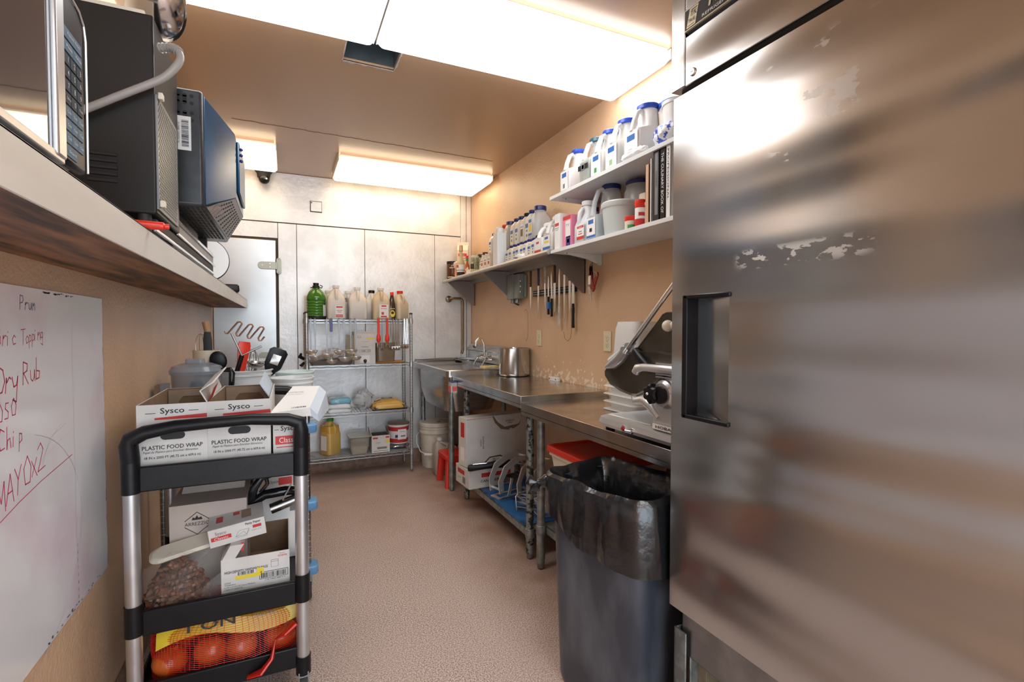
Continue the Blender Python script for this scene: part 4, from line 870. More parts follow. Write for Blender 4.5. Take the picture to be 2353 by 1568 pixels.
def book(label, y, w_, h, spine, marks=(), texts=(), d=0.2, x=1.48, cover=None):
    t = T('book', label, 'book', (x, y, BS), -90, 'books standing by the fridge')
    b = B(spine); b.box(-w_/2, w_/2, -d/2, -d/2+0.003, 0, h); b.box(-w_/2, -w_/2+0.003, -d/2, d/2, 0, h, cover or spine); b.box(w_/2-0.003, w_/2, -d/2, d/2, 0, h, cover or spine); O('cover', b, t, 0.0008)
    b = B(CREAM); b.box(-w_/2+0.0032, w_/2-0.0032, -d/2+0.0035, d/2-0.004, 0.003, h-0.003); O('pages', b, t)
    b = B(PAPER)
    for (x_, z, w2, h2, m) in marks: b.rect((x_, -d/2, z), X_, Z_, w2, h2, m)
    for (s_, x_, z, h2, m, wm) in texts: b.text(s_, (x_, -d/2, z), (0, 0, -1), X_, h2, m, wm)
    if marks or texts: O('spine_print', b, t, flat=True)
    return t
BRN = mat('brown_cover', (0.22, 0.08, 0.035), 0.35)
t = book('brown book with a food photo on its side, first towards the red cans', 1.655, 0.022, 0.245, mat('tan_pages_edge', (0.62, 0.38, 0.24), 0.6), cover=BRN)
b = B(BRN); 
book('thin white book between the brown one and the black one', 1.632, 0.010, 0.262, WHITE)
book('black hardback with a grey panel down its spine, beside the fridge', 1.600, 0.036, 0.295, INK, marks=[(0.002, 0.15, 0.018, 0.25, INKG)], texts=[('COOKING', 0.002, 0.17, 0.010, INK, 0.06)])
book('black book with white capital lettering along the spine, beside the fridge', 1.562, 0.032, 0.285, BLACKP, texts=[('THE CULINARY BOOK OF', 0.0, 0.145, 0.014, PAPER, 0.24)])
book('pale book with dark lettering almost hidden by the fridge edge', 1.53, 0.026, 0.29, PAPER, texts=[('PROFESSIONAL', 0.0, 0.17, 0.010, INK, 0.2)])

# ---- steel shelf: lower row of small spice bottles
SL = lambda z, w_, h: dict(z=z, w=w_, h=h, marks=[(0, h*0.26, w_*0.8, h*0.22, INKB), (0, 0, w_*0.4, h*0.1, INKG), (-0.0, -h*0.25, w_*0.35, h*0.14, INKG)])
s0 = bottle('small white spice bottle with navy cap in the front row on the steel shelf', 'spice bottle', (1.44, 3.13, MS), -90, 0.050, 0.085, 0.122, CREAM, NAVYP, 'small spice bottles in the front row', SL(0.042, 0.042, 0.07))
for i, y in enumerate((3.075, 3.02, 2.965, 2.91, 2.855, 2.80)): dup(s0, (1.44+(i % 2)*0.006, y, MS), -90)
bottle('white spice bottle with black cap at the near end of the small front row', 'spice bottle', (1.445, 2.745, MS), -90, 0.05, 0.085, 0.13, WHITE, BLACKP, None, SL(0.045, 0.042, 0.075))
t = T('tub_lid', 'round white lid with a dark stripe in front of the small spice bottles', 'lid', (1.392, 2.90, MS))
b = B(WHITE); b.lathe([(0.001, 0), (0.052, 0), (0.056, 0.008), (0.056, 0.022), (0.05, 0.03), (0.001, 0.032)], seg=36, sx=0.5); O('lid_body', b, t)
b = B(mat('slate', (0.06, 0.09, 0.12), 0.5)); b.prism([(-0.02, 0.004), (0.02, 0.004), (0.03, 0.014), (-0.01, 0.010)], -0.03, -0.029, 'x'); o = O('stripe', b, t)
# riser and upper row
t = T('spice_riser', 'narrow dark riser at the back of the steel shelf carrying tall bottles', 'rack', (1.585, 3.33, MS))
b = B(STEELD); b.box(-0.05, 0.05, -0.47, 0.47, 0.15, 0.156)
for y in (-0.46, 0.46): b.box(-0.045, 0.045, y-0.004, y+0.004, 0, 0.15)
O('riser_shelf', b, t)
RZ = MS+0.157
CLB = mat('clear_bottle', (0.70, 0.68, 0.60), 0.12, alpha=0.6)
bottle('tall bottle with navy cap farthest on the riser beside the orange wall', 'spice bottle', (1.575, 3.76, RZ), -90, 0.06, 0.09, 0.17, WHITE, NAVYP, None, SL(0.06, 0.05, 0.10))
bottle('clear bottle with white cap, second from the far end of the riser', 'spice bottle', (1.575, 3.66, RZ), -90, 0.07, 0.09, 0.20, CLB, WHITE, None, SL(0.06, 0.055, 0.10))
bottle('amber bottle with red cap and yellow label on the riser', 'spice bottle', (1.575, 3.555, RZ), -90, 0.062, 0.09, 0.20, mat('orange_glass', (0.36, 0.10, 0.02), 0.2), REDP, None, dict(z=0.075, w=0.05, h=0.12, bg=INKY, marks=[(0, 0.03, 0.03, 0.02, INK), (0, -0.01, 0.035, 0.008, INK)]))
bottle('big clear spice bottle with brown contents and navy cap on the riser', 'spice bottle', (1.575, 3.45, RZ), -90, 0.085, 0.09, 0.205, CLB, NAVYP, None, SL(0.07, 0.05, 0.12), fill=LEAF)
u0 = bottle('tall white spice bottle with navy cap in the middle of the riser row', 'spice bottle', (1.575, 3.335, RZ), -90, 0.062, 0.09, 0.205, CREAM, NAVYP, 'matching tall white bottles on the riser', SL(0.07, 0.052, 0.12))
dup(u0, (1.575, 3.255, RZ), -90)
bottle('tall white bottle with black cap and brown square label on the riser', 'spice bottle', (1.575, 3.165, RZ), -90, 0.06, 0.09, 0.21, CREAM, BLACKP, None, dict(z=0.07, w=0.05, h=0.12, marks=[(0, 0.0, 0.036, 0.05, mat('brown_ink', (0.12, 0.08, 0.03), 0.5)), (0, 0.04, 0.04, 0.006, INKG)]))
bottle('tall white bottle with navy cap beside the large clear jar on the riser', 'spice bottle', (1.575, 3.085, RZ), -90, 0.062, 0.09, 0.215, WHITE, NAVYP, None, SL(0.07, 0.052, 0.13))
t = T('large_spice_jar', 'large clear jar with navy screw cap nearest on the riser', 'jar', (1.575, 2.975, RZ), -90)
b = B(CLEAR); b.loft([rr(0.11, 0.11, 0.03, 0), rr(0.12, 0.12, 0.03, 0.01), rr(0.12, 0.12, 0.03, 0.13), rr(0.075, 0.075, 0.036, 0.18), rr(0.075, 0.075, 0.036, 0.19)]); O('jar_body', b, t)
b = B(NAVYP); b.lathe([(0.04, 0.188), (0.043, 0.19), (0.043, 0.213), (0.04, 0.217), (0.001, 0.217)], seg=26); O('lid', b, t)
lab_part(t, 0.12, 0.12, dict(x=-0.03, z=0.08, w=0.055, h=0.12, marks=[(0, 0.04, 0.04, 0.02, INKB), (0, -0.005, 0.03, 0.05, INKY), (0, -0.05, 0.05, 0.015, INKB)]))
t = canister('handled white container with red marks on the steel shelf near its end', 'container', (1.455, 2.655, MS), -90, 0.10, 0.13, 0.19, WHITE, WHITE, lab=dict(z=0.045, w=0.085, h=0.075, marks=[(0, 0.022, 0.035, 0.012, INKR), (0, -0.028, 0.08, 0.014, INKR)]))
canister('handled white container with blue and yellow label at the end of the steel shelf', 'container', (1.455, 2.545, MS), -90, 0.10, 0.13, 0.21, MILKY, WHITE, fill=mat('rust_spice', (0.38, 0.13, 0.05), 0.8), lab=dict(z=0.05, w=0.085, h=0.085, marks=[(0, 0.028, 0.04, 0.014, INKB), (0, 0.006, 0.055, 0.012, INKY), (0, -0.03, 0.085, 0.016, INKB)]))
bottle('tall plain white squeeze bottle standing at the front edge of the steel shelf', 'bottle', (1.395, 3.245, MS), -90, 0.085, 0.075, 0.262, WHITEL, WHITE, name='squeeze_bottle', sh=0.86, capr=0.35)
# dark tray with little cartons
b = B(STEELD); b.box(-0.05, 0.05, -0.19, 0.19, 0, 0.01); TO('shallow_tray', 'dark shallow tray under the little cream cartons on the steel shelf', 'tray', b, (1.44, 3.53, MS), 0)
c0 = T('spice_carton', 'little cream carton with red squares on the dark shallow tray', 'carton', (1.43, 3.46, MS+0.0105), -90, 'little cream cartons on the dark shallow tray')
b = B(CREAM); b.prism([(-0.03, 0), (0.03, 0), (0.03, 0.07), (0.0, 0.10), (-0.03, 0.07)], -0.035, 0.035, 'y'); b.box(-0.004, 0.004, -0.035, 0.035, 0.095, 0.11); O('box_body', b, c0)
b = B(INKR); b.rect((0, -0.035, 0.035), X_, Z_, 0.03, 0.022, INKR); b.rect((0, -0.035, 0.06), X_, Z_, 0.04, 0.006, INKG); O('printing', b, c0)
for y in (3.53, 3.60): dup(c0, (1.43, y, MS+0.0105), -90)
bottle('small jar with navy cap at the far end of the dark shallow tray', 'spice bottle', (1.44, 3.68, MS+0.0105), -90, 0.05, 0.05, 0.10, CLB, NAVYP, None, SL(0.035, 0.04, 0.05))
# far group
tin('dark brown jar of sauce with wide black lid at the far shelf corner', 'jar', (1.412, 4.40, MS), 0, 0.052, 0.165, mat('cocoa_glass', (0.10, 0.03, 0.015), 0.15), BLACKP, caph=0.03, neck=0.96, marks=[(0.015, 0.022, -70, 60, CREAM), (0.03, 0.09, -5, 45, mat('cocoa_label', (0.35, 0.12, 0.06), 0.5)), (0.10, 0.106, -45, 50, CREAM), (0.03, 0.10, 52, 57, CREAM)])
t = T('gable_carton', 'tall cream gable-top carton with red stripe in the far shelf corner', 'carton', (1.52, 4.41, MS), -22)
CRC = mat('cream_card', (0.78, 0.66, 0.54), 0.6)
b = B(CRC); b.prism([(-0.07, 0), (0.07, 0), (0.07, 0.27), (0.02, 0.32), (-0.02, 0.32), (-0.07, 0.27)], -0.05, 0.05, 'x'); O('box_body', b, t, 0.001)
b = B(CRC); b.box(-0.055, 0.055, -0.008, 0.008, 0.315, 0.352)
b.rect((0.0, -0.07, 0.225), X_, Z_, 0.075, 0.026, INKR, 0.001); b.text('Classic', (0, -0.0705, 0.225), X_, Z_, 0.011, PAPER, 0.04, off=0.002); b.text('Clear Shortening', (0, -0.0705, 0.175), X_, Z_, 0.012, INKG, 0.08); b.rect((0, -0.07, 0.06), X_, Z_, 0.09, 0.10, mat('orange_print', (0.72, 0.28, 0.12), 0.6)); b.rect((0, -0.07, 0.195), X_, Z_, 0.06, 0.006, INKG)
O('gable_top', b, t)
t = T('baking_powder_jug', 'small round pinkish container with orange squares beside the brown jar', 'container', (1.425, 4.24, MS), 0)
b = B(mat('peach_plastic', (0.76, 0.55, 0.45), 0.5)); b.lathe([(0.001, 0), (0.035, 0), (0.038, 0.004), (0.036, 0.075), (0.045, 0.09), (0.052, 0.11), (0.05, 0.135), (0.035, 0.145), (0.001, 0.147)], seg=26); O('container_body', b, t)
b = B(REDP)
for z in (0.012, 0.03, 0.048, 0.066): b.rect((-0.038*0.8, -0.038*0.6-0.002, z), (0.6, -0.8, 0), Z_, 0.012, 0.011, INKR)
O('label', b, t)
t = T('glass_bottle', 'clear narrow-neck glass bottle with dark base label at the shelf front', 'bottle', (1.395, 4.10, MS))
b = B(mat('pale_bottle_glass', (0.62, 0.56, 0.36), 0.1, alpha=0.7)); b.lathe([(0.001, 0), (0.033, 0), (0.035, 0.01), (0.035, 0.11), (0.028, 0.135), (0.015, 0.16), (0.0135, 0.22), (0.015, 0.225)], seg=26); O('bottle_body', b, t)
b = B(INK); b.lathe([(0.0357, 0.008), (0.0357, 0.035)], caps=False, seg=26); b.lathe([(0.0357, 0.036), (0.0357, 0.10)], PAPER, caps=False, seg=26); b.lathe([(0.036, 0.048), (0.036, 0.054)], INKV, caps=False, seg=26); b.rect((-0.034, -0.015, 0.085), (0.5, -0.85, 0), Z_, 0.02, 0.022, INKR, 0.004); O('label', b, t)
b = B(mat('gold_foil_cap', (0.55, 0.38, 0.22), 0.35, metal=0.5)); b.lathe([(0.014, 0.215), (0.017, 0.218), (0.017, 0.26), (0.015, 0.268), (0.001, 0.268)], seg=18); O('cap', b, t)
t = T('hot_sauce_bottle', 'small hot sauce bottle with green neck and red cap on the steel shelf', 'bottle', (1.41, 3.985, MS))
b = B(mat('hot_sauce', (0.50, 0.10, 0.03), 0.2)); b.lathe([(0.001, 0), (0.02, 0), (0.021, 0.08), (0.009, 0.105), (0.009, 0.12)], seg=18); O('bottle_body', b, t)
b = B(INKV); b.lathe([(0.0095, 0.118), (0.01, 0.12), (0.0105, 0.145)], seg=14); b.lathe([(0.012, 0.143), (0.012, 0.165), (0.001, 0.167)], REDP, 14); O('cap', b, t)
b = B(PAPER); b.add([(-0.023, -0.012, 0.045), (0, -0.0235, 0.02), (0.004, -0.0235, 0.045), (0, -0.0235, 0.07)], [(0, 1, 2, 3)]); O('label', b, t)
tin('small glass jar of green herbs with white lid on the steel shelf', 'jar', (1.45, 3.90, MS+0.035), 0, 0.032, 0.12, mat('herb_glass', (0.42, 0.42, 0.24), 0.25, var=0.4, vscale=60), CREAM, caph=0.018, neck=1.0)
carton('pale yellow tin box under the herb jar at the shelf front', 'tin', (1.425, 3.87, MS), -90, 0.11, 0.09, 0.034, mat('pale_yellow_tin', (0.72, 0.66, 0.38), 0.4), marks=[(0, 0.012, 0.09, 0.018, PAPER)], name='tin_box')
tin('dark brown jar with black cap behind the hot sauce, by the gable carton', 'jar', (1.55, 4.16, MS), 0, 0.026, 0.19, mat('dark_brown_glass', (0.06, 0.03, 0.015), 0.2), BLACKP, caph=0.03, neck=0.9)
tin('dark green-capped jar behind the herb jar on the steel shelf', 'jar', (1.55, 4.03, MS), 0, 0.026, 0.19, MATS['herb_glass'], mat('bottle_green', (0.02, 0.05, 0.03), 0.3), caph=0.03, neck=0.9)
tin('brown bottle with brown cap nearest the dark shallow tray', 'jar', (1.53, 3.87, MS), 0, 0.024, 0.185, MATS['dark_brown_glass'], mat('brown_cap', (0.06, 0.03, 0.015), 0.4), caph=0.05, neck=0.9)
tin('tiny dropper bottle with cream top on the pale yellow tin', 'bottle', (1.405, 3.845, MS+0.0345), 0, 0.014, 0.055, MATS['dark_brown_glass'], CREAM, name='dropper_bottle', caph=0.028, neck=0.45)

# ================================================================ THINGS ON THE RIGHT WALL
t = T('junction_box', 'grey metal junction box with a cable gland below the steel shelf', 'electrical box', (1.645, 3.435, 1.555))
GB = mat('grey_green_box', (0.26, 0.30, 0.27), 0.45, metal=0.2, var=0.15, vscale=9)
b = B(GB); b.box(-0.06, -0.002, -0.10, 0.10, -0.09, 0.095); b.box(-0.02, 0.0, -0.125, 0.10, -0.08, 0.085); O('enclosure', b, t, 0.006)
b = B(GB); b.box(-0.068, -0.058, -0.015, 0.102, -0.092, 0.098); b.box(-0.071, -0.066, 0.0, 0.09, -0.075, 0.08); O('cover', b, t, 0.004)
for y in (0.07, -0.01):
    b = B(GALV); b.cyl(-0.03, y, -0.12, -0.09, 0.016, seg=12); O('gland', b, t)
for z in (-0.04, 0.0, 0.04):
    b = B(CHROME); b.sphere((-0.045, -0.10, z), 0.008, seg=10); O('cover_screw', b, t)
b = B(BLACKM); b.tube([(-0.03, 0.03, -0.092), (-0.03, 0.02, -0.125), (-0.01, 0.0, -0.135)], 0.006); O('cable', b, t)
# magnetic knife strip and knives
t = T('knife_strip', 'dark magnetic knife strip on the wall under the steel shelf', 'knife rack', (1.64, 2.90, 1.49))
b = B(BLACKM); b.box(-0.012, 0.009, -0.275, 0.285, -0.02, 0.02); O('strip_body', b, t, 0.002)
b = B(STEELD); b.box(-0.0135, -0.012, -0.27, 0.28, 0.005, 0.011); b.box(-0.0135, -0.012, -0.27, 0.28, -0.012, -0.006); O('magnet_rails', b, t)
def knife(label, y, zt, zb, up, hl, hm, bw=0.022, hw=0.012, tip=True, band=None, curve=0.0, x=1.618, sheath=None):
    """vertical knife; up=True handle at the top; zt/zb are top and bottom heights"""
    t = T('knife', label, 'knife', (x, y, (zt+zb)/2), 0, 'knives on the magnetic strip')
    L_ = zt-zb; s = 1 if up else -1; z0 = s*L_/2                    # handle end
    zj = z0-s*hl
    b = B(mat('knife_steel', (0.66, 0.64, 0.61), 0.25, metal=0.9)); ze = -s*L_/2
    poly = [(-bw/2, zj), (bw/2, zj), (bw/2+curve*0.4, (zj*0.5+ze*0.5)), (bw*0.25+curve, ze+s*0.012), (bw*0.05+curve, ze), (-bw*0.35+curve*0.8, ze+s*0.03), (-bw/2+curve*0.2, (zj*0.6+ze*0.4))]
    b.prism(poly, -0.001, 0.001, 'x'); O('blade', b, t)
    b = B(hm); prof = [(0.0, hw*0.75), (0.25, hw*1.1), (0.5, hw*0.85), (0.8, hw*0.95), (1.0, hw*1.15)]
    rings = []
    for f_, r_ in prof:
        z = zj+(z0-zj)*f_; rings.append([(0.007*math.cos(2*math.pi*k/10), r_*math.sin(2*math.pi*k/10)+curve*0.0, z) for k in range(10)])
    if s > 0: pass
    b.loft(rings)
    if sheath: b.box(-0.0075, 0.0075, -hw*1.15, hw*1.15, zj+(z0-zj)*0.3, zj+(z0-zj)*0.68, sheath)
    O('handle', b, t, 0.001)
    return t
BRH = mat('dark_wood_handle', (0.05, 0.025, 0.015), 0.45); WHH = mat('ivory_handle', (0.62, 0.60, 0.52), 0.4, var=0.3, vscale=20)
knife('narrow knife with dark wooden handle up, leftmost on the strip', 3.20, 1.655, 1.365, True, 0.115, BRH, 0.024, 0.012)
knife('knife with navy blue handle up, second from the left', 3.08, 1.665, 1.305, True, 0.125, NAVYP, 0.022, 0.013, curve=0.004)
knife('knife with ivory white handle up beside the navy-handled one', 2.985, 1.675, 1.34, True, 0.125, WHH, 0.022, 0.014, curve=-0.012)
knife('knife hanging handle down with a bright blue band on its black handle', 2.935, 1.60, 1.335, False, 0.12, BLACKP, 0.02, 0.013, sheath=mat('bright_blue_band', (0.01, 0.20, 0.50), 0.3))
knife('dark handled knife hanging handle down next to the blue-banded one', 2.89, 1.625, 1.32, False, 0.12, NAVYP if False else BLACKP, 0.02, 0.012, curve=0.006)
knife('knife with dark brown handle up and angular blade behind the others', 2.86, 1.672, 1.345, True, 0.13, BRH, 0.03, 0.013, x=1.623)
knife('long straight knife with white handle hanging down', 2.79, 1.655, 1.26, False, 0.135, WHH, 0.022, 0.014)
knife('long slicing blade with black handle up, partly behind the bracket', 2.725, 1.635, 1.28, True, 0.05, BRH, 0.022, 0.014)
knife('sheathed blade beside the serrated knife under the near bracket', 2.66, 1.60, 1.34, True, 0.06, BLACKP, 0.026, 0.012)
k = knife('serrated knife with black handle hanging down at the right end', 2.62, 1.60, 1.245, False, 0.15, BLACKP, 0.032, 0.015)
# tools hanging from the white shelf
t = T('can_opener', 'red handled can opener and corkscrew hanging below the white shelf', 'can opener', (1.60, 2.385, 1.50))
b = B(mat('deep_red_handle', (0.28, 0.02, 0.015), 0.35)); b.prism([(0.012, 0.10), (0.02, 0.085), (-0.03, -0.03), (-0.012, -0.05), (0.0, -0.03), (0.03, 0.04)], -0.008, 0.004, 'x'); b.prism([(-0.01, 0.02), (-0.055, 0.06), (-0.06, 0.045), (-0.02, -0.03)], -0.004, 0.006, 'x'); O('handles', b, t, 0.002)
b = B(CHROME); b.box(-0.012, -0.007, 0.0, 0.024, -0.005, 0.045); b.tube([(-0.009, -0.02, 0.07), (-0.009, -0.055, 0.05), (-0.009, -0.06, 0.035)], 0.003); b.tube([(-0.009, 0.01, -0.02), (-0.009, 0.0, -0.06), (-0.009, -0.004, -0.10)], [0.006, 0.005, 0.004]); b.tube([(-0.009, 0.02, -0.01), (-0.009, 0.025, -0.03), (-0.009, 0.015, -0.06)], 0.006); O('jaws', b, t)
b = B(BLACKM); b.tube([(0, 0.0, 0.09), (0.0, 0.004, 0.14), (0.0, 0.0, 0.182)], 0.002); O('cord', b, t)
# outlets
OUTM = mat('ivory_outlet', (0.72, 0.65, 0.45), 0.4)
def outlet(label, y, z):
    t = T('wall_outlet', label, 'outlet', (XR-0.001, y, z), -90)
    b = B(OUTM); b.box(-0.035, 0.035, -0.006, 0, -0.057, 0.057); O('plate', b, t, 0.002)
    for dz in (-0.02, 0.02):
        b = B(OUTM); b.loft([[(x*0.017, -0.0065, dz+z_*0.015) for x, z_ in ((-.6, 1), (.6, 1), (1, .5), (1, -.5), (.6, -1), (-.6, -1), (-1, -.5), (-1, .5))], [(x*0.016, -0.0085, dz+z_*0.014) for x, z_ in ((-.6, 1), (.6, 1), (1, .5), (1, -.5), (.6, -1), (-.6, -1), (-1, -.5), (-1, .5))]])
        b.rect((-0.006, -0.0085, dz+0.002), X_, Z_, 0.002, 0.008, INK); b.rect((0.006, -0.0085, dz+0.002), X_, Z_, 0.002, 0.008, INK); b.rect((0, -0.0085, dz-0.008), X_, Z_, 0.004, 0.004, INK)
        O('socket', b, t)
    b = B(INK); b.rect((0, -0.0062, 0), X_, Z_, 0.004, 0.004); O('screw', b, t)
outlet('ivory wall outlet above the steel pot', 3.123, 1.172)
outlet('ivory wall outlet beside the nested white containers', 2.30, 1.170)
b = B(mat('brown_outline', (0.25, 0.14, 0.07), 0.7))
b.tube([(XR-0.0005, 3.37, 1.37), (XR-0.0005, 3.34, 1.385), (XR-0.0005, 3.312, 1.36), (XR-0.0005, 3.306, 1.27), (XR-0.0005, 3.31, 1.18), (XR-0.0005, 3.33, 1.145), (XR-0.0005, 3.355, 1.16)], 0.0012, seg=5)
b.tube([(XR-0.0005, 2.695, 1.37), (XR-0.0005, 2.69, 1.22), (XR-0.0005, 2.70, 1.18), (XR-0.0005, 2.735, 1.16), (XR-0.0005, 2.77, 1.175), (XR-0.0005, 2.785, 1.22)], 0.0016, seg=5)
ST('trim_5', b)

# jugs on the floor under the sink
JB = jug('translucent jug of red liquid with printed label on the floor by the bucket', 'jug', (1.235, 4.06, 0.001), 0, 0.20, 0.15, 0.31, body=mat('cloudy_jug', (0.62, 0.56, 0.52), 0.35, alpha=0.7), cap=WHITE, liq=liquid('pink_liquid', (0.42, 0.10, 0.10)), fill=0.19, lab=dict(z=0.125, w=0.15, h=0.13, bg=mat('pale_grey_label', (0.50, 0.50, 0.52), 0.6), marks=[(-0.01, 0.05-0.012*i, 0.12, 0.005, INKG) for i in range(9)]), sh=0.66, neck=0.02, neckx=-0.05)
jug('second translucent jug with purple-grey label behind the red step stool', 'jug', (1.46, 4.05, 0.001), 0, 0.20, 0.15, 0.31, body=MATS['cloudy_jug'], cap=WHITE, liq=liquid('purple_liquid', (0.25, 0.12, 0.16)), fill=0.4, lab=dict(z=0.15, w=0.13, h=0.12, bg=mat('mauve_label', (0.32, 0.24, 0.28), 0.6)), sh=0.66, neck=0.02, neckx=-0.05)
t = T('step_stool', 'small red plastic step stool on the floor under the sink', 'stool', (1.29, 3.78, 0.001))
b = B(REDP); b.loft([rr(0.34, 0.25, 0.03, 0.215), rr(0.34, 0.25, 0.03, 0.245), rr(0.325, 0.235, 0.03, 0.25)]); b.box(-0.165, 0.165, -0.12, -0.11, 0.16, 0.22); O('seat', b, t, ang=30)
for sx in (-1, 1):
    for sy in (-1, 1):
        b = B(REDP); b.loft([rr(0.045, 0.045, 0.01, 0, 2, sx*0.155, sy*0.115), rr(0.055, 0.05, 0.01, 0.216, 2, sx*0.135, sy*0.095)]); O('leg', b, t)
# ================================================================ WIRE RACK AT THE BACK
RX0, RX1, RY0, RY1 = 0.155, 0.985, 4.23, 4.52
RZS = (1.31, 0.94, 0.545, 0.185)
RACKM = mat('grey_rack_wire', (0.50, 0.53, 0.54), 0.35, metal=0.8)
t = T('wire_shelving', 'four-tier chrome wire shelving rack against the cooler wall', 'shelving unit', ((RX0+RX1)/2, (RY0+RY1)/2, 0.001))
for x in (RX0, RX1):
    for y in (RY0, RY1):
        b = WB(t, RACKM); b.cyl(x, y, 0.02, 1.36, 0.0127, seg=14)
        for k_ in range(52): b.cyl(x, y, 0.06+k_*0.0254, 0.063+k_*0.0254, 0.0136, STEELD, 10)
        b.cyl(x, y, 1.36, 1.372, 0.014, BLACKM, 14); b.cyl(x, y, 0.002, 0.02, 0.010, STEELD, 12)
        for z in RZS: b.cyl(x, y, z-0.03, z+0.012, 0.019, RACKM, 14, 0.017)
        O('post', b, t)
for z in RZS:
    b = WB(t, RACKM)
    for y in (RY0, RY1):
        for dz in (-0.003, -0.026): b.box(RX0+0.01, RX1-0.01, y-0.003, y+0.003, z+dz-0.003, z+dz+0.003)
        n_ = 18; pts = [(RX0+0.015+(RX1-RX0-0.03)*i/n_, y, z-0.006 if i % 2 else z-0.024) for i in range(n_+1)]; b.tube(pts, 0.0025, seg=5)
    for x in (RX0, RX1):
        for dz in (-0.003, -0.026): b.box(x-0.003, x+0.003, RY0, RY1, z+dz-0.003, z+dz+0.003)
    for i in range(33): x = RX0+0.02+(RX1-RX0-0.04)*i/32; b.box(x-0.0014, x+0.0014, RY0, RY1, z-0.003, z)
    for y in (RY0+0.08, RY0+0.2): b.box(RX0, RX1, y-0.002, y+0.002, z-0.009, z-0.004)
    O('wire_shelf', b, t)
b = B(mat('grey_liner', (0.36, 0.38, 0.38), 0.5, var=0.4, vscale=18)); b.box(RX0+0.02, RX1-0.02, RY0+0.015, RY1-0.015, 0.1855, 0.189); TO('shelf_liner', 'grey stained liner sheet on the bottom shelf of the wire rack', 'liner', b)
S1, S2, S3, S4 = 1.3105, 0.9405, 0.5455, 0.1895
# top shelf
t = T('ribbed_jug', 'large ribbed green oil jug with black cap at the left end of the rack top', 'jug', (0.235, 4.36, S1))
GRN = mat('green_pet', (0.045, 0.20, 0.015), 0.08, alpha=0.93, coat=0.5)
b = B(GRN); pr = [(0.001, 0), (0.062, 0), (0.074, 0.012)]
for i in range(6): z = 0.035+i*0.022; pr += [(0.074, z), (0.070, z+0.005), (0.074, z+0.010)]
pr += [(0.075, 0.17), (0.073, 0.19), (0.058, 0.225), (0.035, 0.25), (0.026, 0.258), (0.024, 0.275)]
b.lathe(pr, seg=40); O('jug_body', b, t, ang=50)
b = B(INK); b.lathe([(0.0755, 0.004), (0.0762, 0.03)], caps=False, seg=30); O('dark_base', b, t)
b = B(PAPER); b.add([(0.0765*math.cos(rad(a)), 0.0765*math.sin(rad(a)), z) for a in range(-50, -10, 8) for z in (0.03, 0.12)], [(2*i, 2*i+2, 2*i+3, 2*i+1) for i in range(4)]); O('label', b, t)
b = B(BLACKP); b.lathe([(0.028, 0.268), (0.028, 0.276), (0.022, 0.28), (0.022, 0.30), (0.001, 0.302)], seg=20); b.tube([(-0.04, 0, 0.262), (0, -0.045, 0.26), (0.045, 0, 0.262), (0.05, 0.0, 0.275), (0.03, 0, 0.285)], 0.004); O('cap', b, t)
carton('narrow cream carton behind the green ribbed jug', 'carton', (0.175, 4.455, S1), 0, 0.05, 0.08, 0.20, CREAM)
AJ = mat('white_vinegar_plastic', (0.80, 0.76, 0.70), 0.4, alpha=0.78)
def redlab(x=0.02): return dict(x=x, z=0.065, w=0.062, h=0.10, marks=[(0, 0.038, 0.05, 0.012, INKR), (0, 0.01, 0.045, 0.004, INKR), (0, -0.002, 0.03, 0.004, INKR), (0, -0.034, 0.055, 0.022, INKR)], texts=[('VINEGAR', 0, -0.034, 0.010, PAPER, 0.05)])
jug('white vinegar jug with small red label next to the green jug', 'jug', (0.385, 4.32, S1), 0, 0.14, 0.14, 0.285, body=AJ, cap=WHITE, liq=liquid('pale_liquid', (0.62, 0.56, 0.50)), fill=0.60, lab=redlab())
jug('white jug standing behind the green jug and the vinegar jug', 'jug', (0.335, 4.455, S1), 0, 0.11, 0.09, 0.25, body=AJ, cap=WHITE)
jug('jug of dark liquid almost hidden between the two white jugs', 'jug', (0.495, 4.445, S1), 0, 0.12, 0.09, 0.25, body=CLEAR, cap=WHITE, liq=liquid('dark_brown_liquid', (0.09, 0.035, 0.02)), fill=0.75)
jug('plain unlabelled white jug in the middle of the rack top', 'jug', (0.555, 4.325, S1), 0, 0.145, 0.14, 0.275, body=AJ, cap=WHITE, liq=MATS['pale_liquid'], fill=0.65)
jug('clear jug of black sauce with black cap behind the tan jug', 'jug', (0.69, 4.44, S1), 0, 0.12, 0.09, 0.26, body=MILKY, cap=BLACKP, liq=liquid('black_sauce', (0.02, 0.015, 0.012)), fill=0.30)
jug('tan jug with red and white label on the rack top', 'jug', (0.745, 4.315, S1), 0, 0.14, 0.14, 0.275, body=mat('tan_plastic', (0.66, 0.54, 0.38), 0.4, alpha=0.85), cap=WHITE, lab=dict(x=0.015, z=0.075, w=0.075, h=0.11, marks=[(0, 0.042, 0.04, 0.012, INKR), (0, 0.02, 0.05, 0.004, INKR), (-0.01, -0.02, 0.02, 0.022, INKR), (0, -0.046, 0.05, 0.012, INKR)]))
t = bottle('dark syrup bottle with yellow oval label and red cap on the rack top', 'bottle', (0.838, 4.30, S1), 0, 0.055, 0.05, 0.24, mat('syrup', (0.05, 0.025, 0.01), 0.15), REDP, None, None, name='syrup_bottle', sh=0.45, capr=0.28)
b = B(INKY); b.add([(0.021*math.cos(a_*math.pi/8), -0.0262, 0.055+0.03*math.sin(a_*math.pi/8)) for a_ in range(16)], [tuple(range(16))]); b.box(-0.02, 0.02, -0.0263, -0.0262, 0.095, 0.10, CREAM); b.add([(0.012*math.cos(a_*math.pi/8), -0.0266, 0.062+0.012*math.sin(a_*math.pi/8)) for a_ in range(16)], [tuple(range(16))], INK); O('label', b, t)
